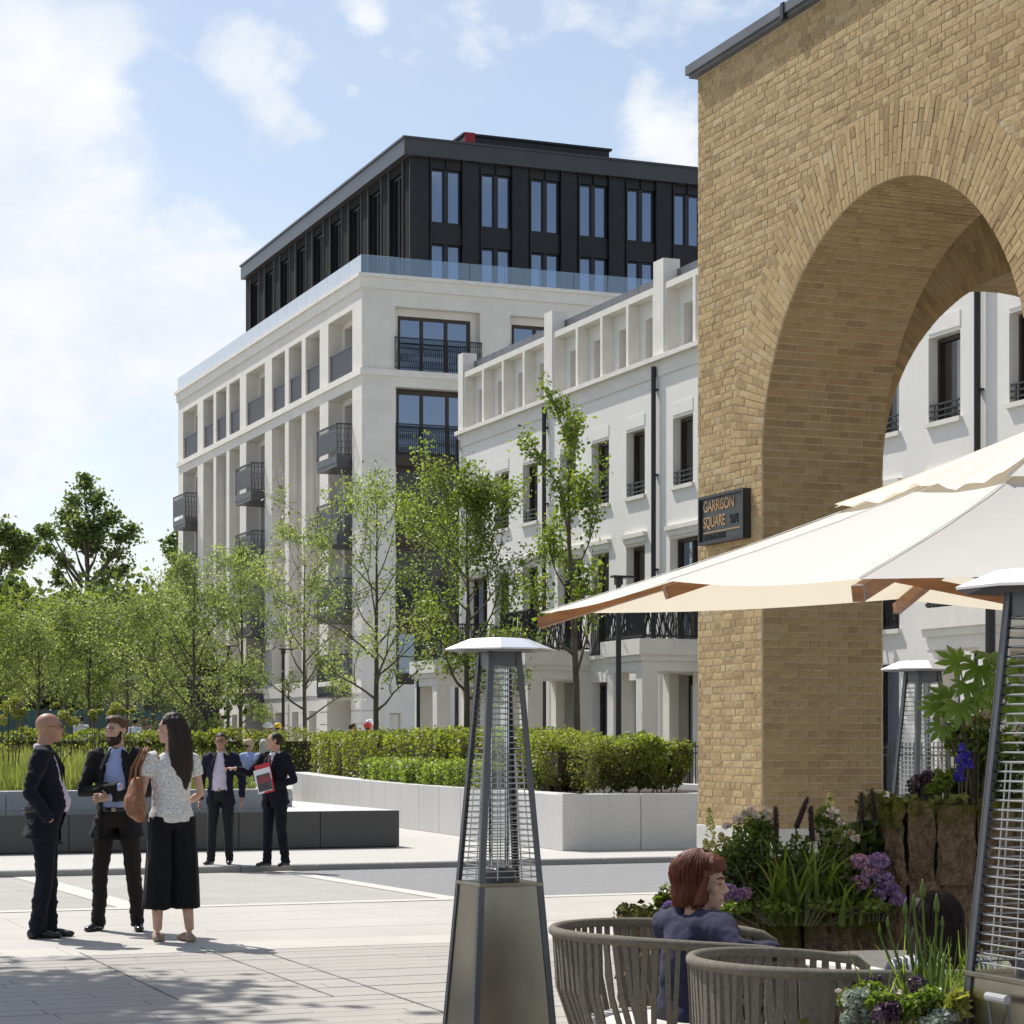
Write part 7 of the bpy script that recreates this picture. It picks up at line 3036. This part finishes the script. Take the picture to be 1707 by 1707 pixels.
    if legs == 'trousers' or legs == 'seated':
        tr = MB()
        pts = [pm_ + up * f for f in (-.12, -.02, .10, .18)]
        tr.tube(pts, [(.150, .118), (.165, .128), (.158, .118 + belly * .3), (.152, .110 + belly * .4)], 18, up=(1, 0, 0))
        for h_, k_, a_ in (('hL', 'kL', 'aL'), ('hR', 'kR', 'aR')):
            A = V[a_] + Vector((0, 0, -.058))
            tr.tube([V[h_] + Vector((0, 0, .02)), V[h_].lerp(V[k_], .35), V[k_], V[k_].lerp(A, .5), A], [(.098, .112), (.088, .098), (.068, .072), (.062, .068), (.056, .064)], 14, up=(1, 0, 0))
        cloth('trousers', tr, .012, M[trousers], t, 4, .012, (7, 7, 20), None, seed, wfn=lambda p: 1.0 if p[2] < .35 else .55)
    elif legs == 'culottes':
        tr = MB()
        tr.tube([pm_ + up * f for f in (-.12, .0, .14, .24)], [(.165, .125), (.172, .130), (.150, .112), (.138, .10)], 18, up=(1, 0, 0))
        for q, h_, k_ in ((1, 'hL', 'kL'), (-1, 'hR', 'kR')):
            tr.tube([V[h_] + Vector((0, 0, .03)), V[h_].lerp(V[k_], .5) + Vector((q * .0, .01, 0)), Vector((V[k_].x + q * .005, V[k_].y + .015, .34)), Vector((V[k_].x + q * .006, V[k_].y + .015, .26))],
                    [(.098, .12), (.100, .120), (.112, .125), (.116, .128)], 20, up=(1, 0, 0))
        cloth('culottes', tr, .012, M[trousers], t, 4, .012, (13, 13, 2.0), None, seed)
    if shoes:
        for a_, ty, q in (('aL', 'toeL', 1), ('aR', 'toeR', -1)):
            A = V[a_]
            Rz = Matrix.Rotation(R(V[ty]), 4, 'Z')
            m = MB()
            lo = .052 if shoes != 'beige' else .034
            m.ell((0, .025, lo * .75), (.037, .052, lo), 14, 10)
            m.ell((0, -.06, .034), (.040, .09, .034), 14, 10)
            m.ell((0, -.135, .026), (.043, .066, .026), 14, 10)
            m.tube([(0, .06, .012), (0, -.19, .012)], [(.012, .034), (.012, .032)], 10, up=(0, 0, 1))
            m.v = [tuple(Vector((A.x, A.y, A.z - .09)) + Rz @ Vector((p[0], p[1], max(p[2], .0)))) for p in m.v]
            cloth('shoe', m, .009, M[shoes], t, 2)
    if shirt:
        sh_ = MB()
        pts, rs = torso(.955)
        sh_.tube(pts, rs, 20, up=(1, 0, 0))
        if jacket:
            for w, e in (('wL', 'eL'), ('wR', 'eR')):
                sh_.tube([V[w].lerp(V[e], .22), V[w].lerp(V[e], .02)], [.034, .033], 10)
        else:
            for a, e, w in (('sL', 'eL', 'wL'), ('sR', 'eR', 'wR')):
                if top == 'short':
                    sh_.tube([V[a].lerp(sm, .3), V[a], V[a].lerp(V[e], .50)], [.068 * sw, .068 * sw, .064 * sw], 12)
                else:
                    sh_.tube([V[a].lerp(sm, .8), V[a].lerp(sm, .35), V[a], V[a].lerp(V[e], .5), V[e], V[w].lerp(V[e], .1)], [.075, .074, .072, .062, .054, .042], 12)
        if not fem or jacket:
            sh_.tube([V['neck'] + Vector((0, .004, -.02)), V['neck'] + Vector((0, .006, .030))], [.070, .066], 16)
        zw = (pm_ + up * .15).z
        cloth('shirt' if not fem else 'top', sh_, .011, M[shirt], t, 4, .009, (9, 9, 12), (lambda c, n_: c[2] < zw and c[1] > -.2) if (not fem and legs == 'trousers') else None, seed)
    if jacket:
        jk = MB()
        pts, rs = torso(1.06)
        # skirt of the jacket
        hz = hem
        f0 = (hz - pm_.z) / up.z
        pts = [pm_ + up * f0 + Vector((0, .015, 0)), pm_ + up * (f0 * .5)] + pts[1:-1] + [V['neck'] + Vector((0, .008, -.012))]
        rs = [(.208 + flare, .160 + flare * .5), (.200 + flare * .5, .150)] + rs[1:-1] + [(.082, .076)]
        jk.tube(pts, rs, 24, up=(1, 0, 0))
        for a, e, w in (('sL', 'eL', 'wL'), ('sR', 'eR', 'wR')):
            W = V[w].lerp(V[e], .06)
            jk.tube([V[a].lerp(sm, .38) + Vector((0, 0, .012)), V[a] + Vector((0, 0, -.005)), V[a].lerp(V[e], .5), V[e], V[e].lerp(W, .5), W], [.072, .077, .066, .060, .053, .044], 14)
        zt = V['neck'].z
        def cut(c, n_):
            if n_[1] > -.15: return False
            z = c[2]
            if jopen == 'open':
                k = (zt - z) / (zt - hz)
                w = .045 + .055 * min(1, k * 2.4) + .035 * max(0, k - .45)
            else:
                w = max(0, (z - 1.10) / (zt - 1.10)) * .062 if z > 1.10 else max(0, (1.0 - z)) * .22
            return abs(c[0]) < w and -.185 - belly < c[1] < -.03 and z < zt + .02
        wf = lambda p: 1.0
        cloth('jacket', jk, .0115, M[jacket], t, 4, .014, (8, 8, 13), cut, seed, thick=.006)
        if detail:
            lp = MB()
            for q in (-1, 1):
                if jopen == 'open':
                    tops = [(q * .048, -.066, zt - .01), (q * .100, -.090, zt - .07), (q * .118, -.128, zt - .15), (q * .100, -.150, zt - .30), (q * .098, -.146, zt - .16), (q * .070, -.108, zt - .08)]
                else:
                    tops = [(q * .050, -.066, zt - .01), (q * .105, -.095, zt - .08), (q * .112, -.128, zt - .17), (q * .012, -.150, 1.11), (q * .045, -.148, zt - .20), (q * .060, -.112, zt - .09)]
                lp.add(tops + [(x, y + .006, z) for (x, y, z) in tops], [(0, 1, 5), (1, 2, 4, 5), (2, 3, 4), (6, 11, 7), (7, 11, 10, 8), (8, 10, 9)])
            lp.build('lapels', M[jacket], t, local=True)
    if tie:
        m = MB()
        z0 = V['neck'].z - .025
        fy = lambda z: -.098 - .040 * math.sin(math.pi * min(1, (z0 - z) / .45) * .6)
        zs = [z0, z0 - .03, z0 - .10, z0 - .25, z0 - .38, z0 - .43]
        ws = [.020, .014, .024, .034, .040, .004]
        vs = []
        for z, w in zip(zs, ws):
            vs += [(-w, fy(z), z), (0, fy(z) - .010, z), (w, fy(z), z)]
        m.add(vs, [(k * 3 + j, k * 3 + j + 1, k * 3 + 4 + j, k * 3 + 3 + j) for k in range(5) for j in range(2)])
        m.build('tie', M[tie], t, local=True)
    if belt and not fem and legs == 'trousers':
        m = MB()
        c0 = pm_ + up * .165
        rx, ry = .160, .121 + belly * .42
        ring = [(c0.x + rx * math.cos(a), c0.y + ry * math.sin(a), c0.z) for a in [2 * math.pi * k / 28 for k in range(29)]]
        m.tube(ring, [(.018, .004)] * 29, 6, cap=False, up=(0, 0, 1))
        m.build('belt', M['leather_b'], t, local=True)
        MB().box(-.018, .018, -ry - .008, -ry - .002, c0.z - .016, c0.z + .016).build('buckle', M['steel'], t, local=True)
    return t, V, T


# 1 bald man in profile
p = gp(75, 1563)
t1, V1, T1 = figure('bald man in a dark navy suit seen from the side, hand in pocket', p, (1, .12), 1.0, look=(1, .10), pitch=R(-2), skin='skin_a', shirt='c_lilac', jacket='c_navy', trousers='c_navy', hair=None, glasses=True, belly=.11,
       J=dict(eR=(-.26, .10, 1.17), wR=(-.20, -.07, .93), eL=(.26, .10, 1.17), wL=(.20, -.07, .93), kL=(.10, -.02, .50), aL=(.10, -.03, .09), aR=(-.09, .06, .09), head=(0, -.035, 1.672)), hands=(False, False), hem=.78, seed=3, flare=.02, group=None)
# 2 bearded man, arms folded
p = gp(195, 1551)
figure('bearded man with folded arms in an open charcoal suit and pale blue shirt', p, (-.05, -1), .985, look=(-.55, -.85), pitch=R(3), skin='skin_c', shirt='c_blue', jacket='c_char', trousers='c_charb', hair='h_brown', hair_kind='quiff', beard='h_dark',
       J=dict(eR=(-.275, -.06, 1.17), wR=(.10, -.245, 1.215), eL=(.275, -.06, 1.16), wL=(-.02, -.225, 1.125), hL=(.10, .01, .93), hR=(-.10, .01, .93), kL=(.14, -.01, .50), kR=(-.14, -.01, .50), aL=(.175, .02, .09), aR=(-.165, .02, .09), toeL=16, toeR=-16, head=(0, -.025, 1.674)),
       hands=(True, False), hdirs=(((-1, .1, -.05), (0, 1, -.2)), None), hem=.80, seed=5, flare=.03)
# 3 woman from behind with a shoulder bag
p = gp(285, 1569)
t3, V3, T3 = figure('woman with long dark hair seen from behind in a white lace top and black culottes', p, (-.38, .92), .995, look=(-1, .22), skin='skin_c', shirt='lace', top='short', jacket=None, trousers='c_black', legs='culottes', shoes='beige', hair='h_dark', hair_kind='long', fem=True,
       J=dict(eL=(.245, .03, 1.15), wL=(.22, -.20, 1.07), eR=(-.235, .02, 1.16), wR=(-.17, -.20, 1.08), sL=(.172, .01, 1.445), sR=(-.172, .01, 1.445), hL=(.09, .01, .95), hR=(-.09, .01, .95), kL=(.11, 0, .50), kR=(-.11, 0, .50), aL=(.10, -.03, .09), aR=(-.135, .06, .09), head=(0, -.01, 1.672), toeL=-20, toeR=10), belt=False, seed=7)
bagt = thing('shoulder_bag', 'brown leather tote bag hanging from the long haired woman\'s shoulder', 'bag', p, t3.rotation_euler.z)
bg = MB()
bc = Vector((.285, .02, 0))
bg.tube([(bc.x - .015, bc.y - .02, .985), (bc.x, bc.y - .01, 1.02), (bc.x + .005, bc.y, 1.12), (bc.x, bc.y + .005, 1.24), (bc.x - .01, bc.y + .01, 1.285)], [(.040, .175), (.075, .205), (.075, .180), (.045, .140), (.022, .125)], 24, up=(1, 0, 0))
bo = cloth('bag_body', bg, .010, M['leather_t'], bagt, 4, .016, (8, 6, 8), None, 4)
for dx in (-.012, .03):
    sp_ = MB()
    sp_.tube([(bc.x + dx, bc.y - .085, 1.24), (bc.x + dx * .8 - .01, bc.y - .07, 1.36), (bc.x - .07 + dx * .5, bc.y - .035, 1.495), (bc.x - .095 + dx * .5, bc.y + .01, 1.52), (bc.x - .07 + dx * .5, bc.y + .05, 1.49), (bc.x + dx * .8 - .01, bc.y + .085, 1.36), (bc.x + dx, bc.y + .095, 1.24)], [(.010, .004)] * 7, 8)
    sp_.smooth = True
    sp_.build('strap', M['leather_t'], bagt, local=True)
# 4 man in glasses
p = gp(368, 1441)
p.z = .004
figure('man in glasses walking towards the camera in a navy blazer, arms hanging', p, (-.05, -1), .93, look=(-.05, -1), pitch=R(-4), skin='skin_a', shirt='c_lilac', jacket='c_navy2', trousers='c_grey', hair='h_black', hair_kind='short', glasses=True, belly=.04,
       J=dict(eL=(.285, .04, 1.16), wL=(.30, -.03, .90), eR=(-.275, .05, 1.16), wR=(-.285, -.06, .87), kL=(.11, -.02, .50), kR=(-.11, -.04, .50), aL=(.11, .05, .09), aR=(-.13, -.06, .09), toeL=8, toeR=-14), hem=.82, seed=9)
# 5 pointing man
p = gp(458, 1444)
p.z = .004
t5, V5, T5 = figure('man in a navy suit and red tie pointing with one arm and holding folders', p, (-.55, -.83), .935, look=(-1, -.05), skin='skin_c', shirt='c_white', jacket='c_navy', jopen='closed', trousers='c_navy', hair='h_dark', hair_kind='balding', tie='c_tie', belly=.03,
       J=dict(eR=(-.34, -.13, 1.24), wR=(-.40, -.36, 1.31), eL=(.28, .06, 1.15), wL=(.07, -.21, 1.06), kL=(.12, -.01, .50), kR=(-.10, -.02, .50), aL=(.16, .04, .09), aR=(-.10, -.04, .09), toeL=12, toeR=-6),
       hdirs=(((-.75, -.35, -.25), (-.2, .9, .3)), ((-.6, -.75, .05), (0, .1, -1))), hcurl=.6, hpoint=(False, True), hem=.82, seed=11, belt=False)
fo = thing('folder', 'red and white folders with red lettering held by the pointing man', 'folder', p, t5.rotation_euler.z)
M['fold_red'] = simple('red_card', (0.48, 0.015, 0.03), .4, var=.05)
M['fold_dark'] = simple('dark_card', (0.05, 0.045, 0.05), .4, var=.3, nscale=20)
fo.scale = (.935,) * 3
tl_ = Matrix.Translation((.04, -.262, 1.17)) @ Matrix.Rotation(R(-14), 4, 'Y') @ Matrix.Rotation(R(8), 4, 'Z')
def fold_part(name, x0, x1, z0, z1, y0, y1, mat):
    m = MB().box(x0, x1, y0, y1, z0, z1)
    m.v = [tuple(tl_ @ Vector(q)) for q in m.v]
    m.build(name, mat, fo, local=True)
fold_part('back_folder', -.125, .115, -.15, .21, .012, .024, M['fold_red'])
fold_part('paper', -.15, .11, -.02, .145, .002, .010, M['c_white'])
fold_part('brochure_edge', -.13, .10, -.18, .07, -.008, -.001, M['c_white'])
fold_part('brochure', -.112, .10, -.155, .068, -.013, -.0085, M['fold_dark'])
fold_part('brochure_spine', -.03, .12, -.19, -.165, -.01, .02, M['fold_red'])
for k in range(5):
    x = -.085 + k * .035
    m = MB()
    m.add([tuple(tl_ @ Vector(q)) for q in ((x, -.0142, -.045), (x + .016, -.0142, -.045), (x + .030, -.0142, .045), (x + .014, -.0142, .045))], [(0, 1, 2, 3)])
    m.build('red_mark', M['fold_red'], fo, local=True)

# 6 pair sitting low among the grass behind the pointing man
bn = thing('garden_bench', 'low timber bench hidden in the tall grass', 'bench', atd(428, 41, .70), math.atan2(cw(0, -1).y, cw(0, -1).x) + R(90))
MB().box(-.62, .62, -.2, .2, .14, .19).build('seat', M['bark'], bn, local=True)
for x in (-.5, .5):
    MB().box(x - .04, x + .04, -.17, .17, 0, .14).build('leg', M['bark'], bn, local=True)
SEAT = dict(hL=(.09, .01, .25), hR=(-.09, .01, .25), kL=(.12, -.38, .30), kR=(-.12, -.38, .30), aL=(.12, -.46, .09), aR=(-.12, -.46, .09), sL=(.17, .02, .72), sR=(-.17, .02, .72),
            eL=(.22, -.02, .46), eR=(-.22, -.02, .46), wL=(.14, -.22, .38), wR=(-.14, -.22, .38), neck=(0, .025, .77), head=(0, -.01, .952))
for (x, lk, hr, hk, hat, lb, d) in ((415, (.6, .4), 'h_brown', 'short', 'straw', 'seated person in a straw sun hat and pale blue shirt behind the pointing arm', 41.3), (440, (-.6, .6), 'h_grey', 'straightlong', None, 'grey haired person in a pale blue shirt seated beside the sun hat', 41)):
    b0 = atd(x, d, .70)
    figure(lb, b0, (-.2 if hat else .1, -1 if hat else 1) if hat else (-.3, -1), .84, look=lk if hat else (-.3, 1), skin='skin_c', voxel=.018, shirt='c_blue', trousers='c_grey', legs='seated', hair=hr, hair_kind='short' if hat else 'straightlong', helmet=hat, J=SEAT, detail=False, hands=(True, True), belt=False, group='pair seated in the grass')
# 7 small figures far behind
RP = MB().box(-20, 60, 53.4, 83.9, 0.0, .13)
tag(RP.build('upper_pavement', M['pave_far']), kind='structure')
for (x, ytop, d, z0, vest, hat, look, lb) in ((447, 1204, 63, .13, 'c_yellow', 'hat_w', (-1, -.3), 'worker in a white helmet and yellow vest beyond the hedge'), (463, 1204, 63.6, .13, 'c_yellow', 'hat_y', (.3, 1), 'worker in a yellow helmet and yellow vest beyond the hedge'),
                                             (588, 1206, 58, .13, 'c_orange', None, (1, -.4), 'bare headed worker in an orange vest beyond the hedge'), (613, 1203, 58, .13, 'c_orange', 'hat_r', (.2, 1), 'worker in a red helmet and orange vest by the tree trunk'), (616, 1198, 60.5, .13, 'c_orange', 'hat_w', (.5, 1), 'worker in a white helmet behind the red helmet'),
                                             (135, 1194, 60, .72, 'c_white', None, (-.3, 1), 'distant person in a white shirt right of the bald man'), (226, 1198, 60, .72, 'c_white', None, (.4, 1), 'distant person in a white top left of the woman\'s face'), (240, 1194, 61, .72, 'c_pink', None, (.2, -1), 'distant person in a pink top by the young tree trunk')):
    b0 = atd(x, d, z0)
    ztop = CAMZ + (HY - ytop) * d / F_PX - z0
    figure(lb, b0, look, ztop / (1.80 + (.03 if hat else 0)), skin='skin_a', voxel=.03, shirt=vest, trousers='c_navy2', hair='h_dark', helmet=hat, detail=False, belt=False, seed=int(x), group='site workers beyond the hedge' if 'orange' in vest or 'yellow' in vest else 'people walking far behind the flower bed', shoes=None)

# 8 red haired woman in the rope chair
p = cw(.755, 9.02, 0.0)
SW2 = dict(hL=(.09, .06, .42), hR=(-.09, .06, .42), kL=(.11, -.36, .44), kR=(-.11, -.36, .44), aL=(.11, -.42, .09), aR=(-.11, -.42, .09), sL=(.185, .01, .835), sR=(-.195, .01, .835),
           eL=(.24, -.10, .58), eR=(-.325, .04, .755), wL=(.14, -.30, .56), wR=(-.40, -.15, .735), neck=(0, .0, .875), head=(.0, -.04, 1.012))
figure('red haired woman in a navy top sitting in the rope chair', p, (.80, .52), .965, look=(.93, -.36), pitch=R(4), skin='skin_c', shirt='c_navytop', trousers='c_grey', legs='seated', hair='h_red', hair_kind='bob', fem=True, J=SW2, belt=False, hands=(True, False), seed=21, voxel=.0085)
# 9 dark haired guest seen from behind
p = cw(1.66, 8.5, 0.0)
SW3 = dict(hL=(.09, .05, .36), hR=(-.09, .05, .36), kL=(.11, -.36, .40), kR=(-.11, -.36, .40), aL=(.11, -.40, .09), aR=(-.11, -.40, .09), sL=(.165, .0, .70), sR=(-.165, .0, .70),
           eL=(.22, -.10, .48), eR=(-.22, -.10, .48), wL=(.14, -.28, .44), wR=(-.14, -.28, .44), neck=(0, -.01, .735), head=(0, -.05, .875))
figure('guest with long straight dark hair and striped top seen from behind', p, (-.25, 1), .96, look=(-.35, 1), skin='skin_c', shirt='stripe', trousers='c_black', legs='seated', hair='h_dark', hair_kind='straightlong', fem=True, J=SW3, belt=False, seed=23)
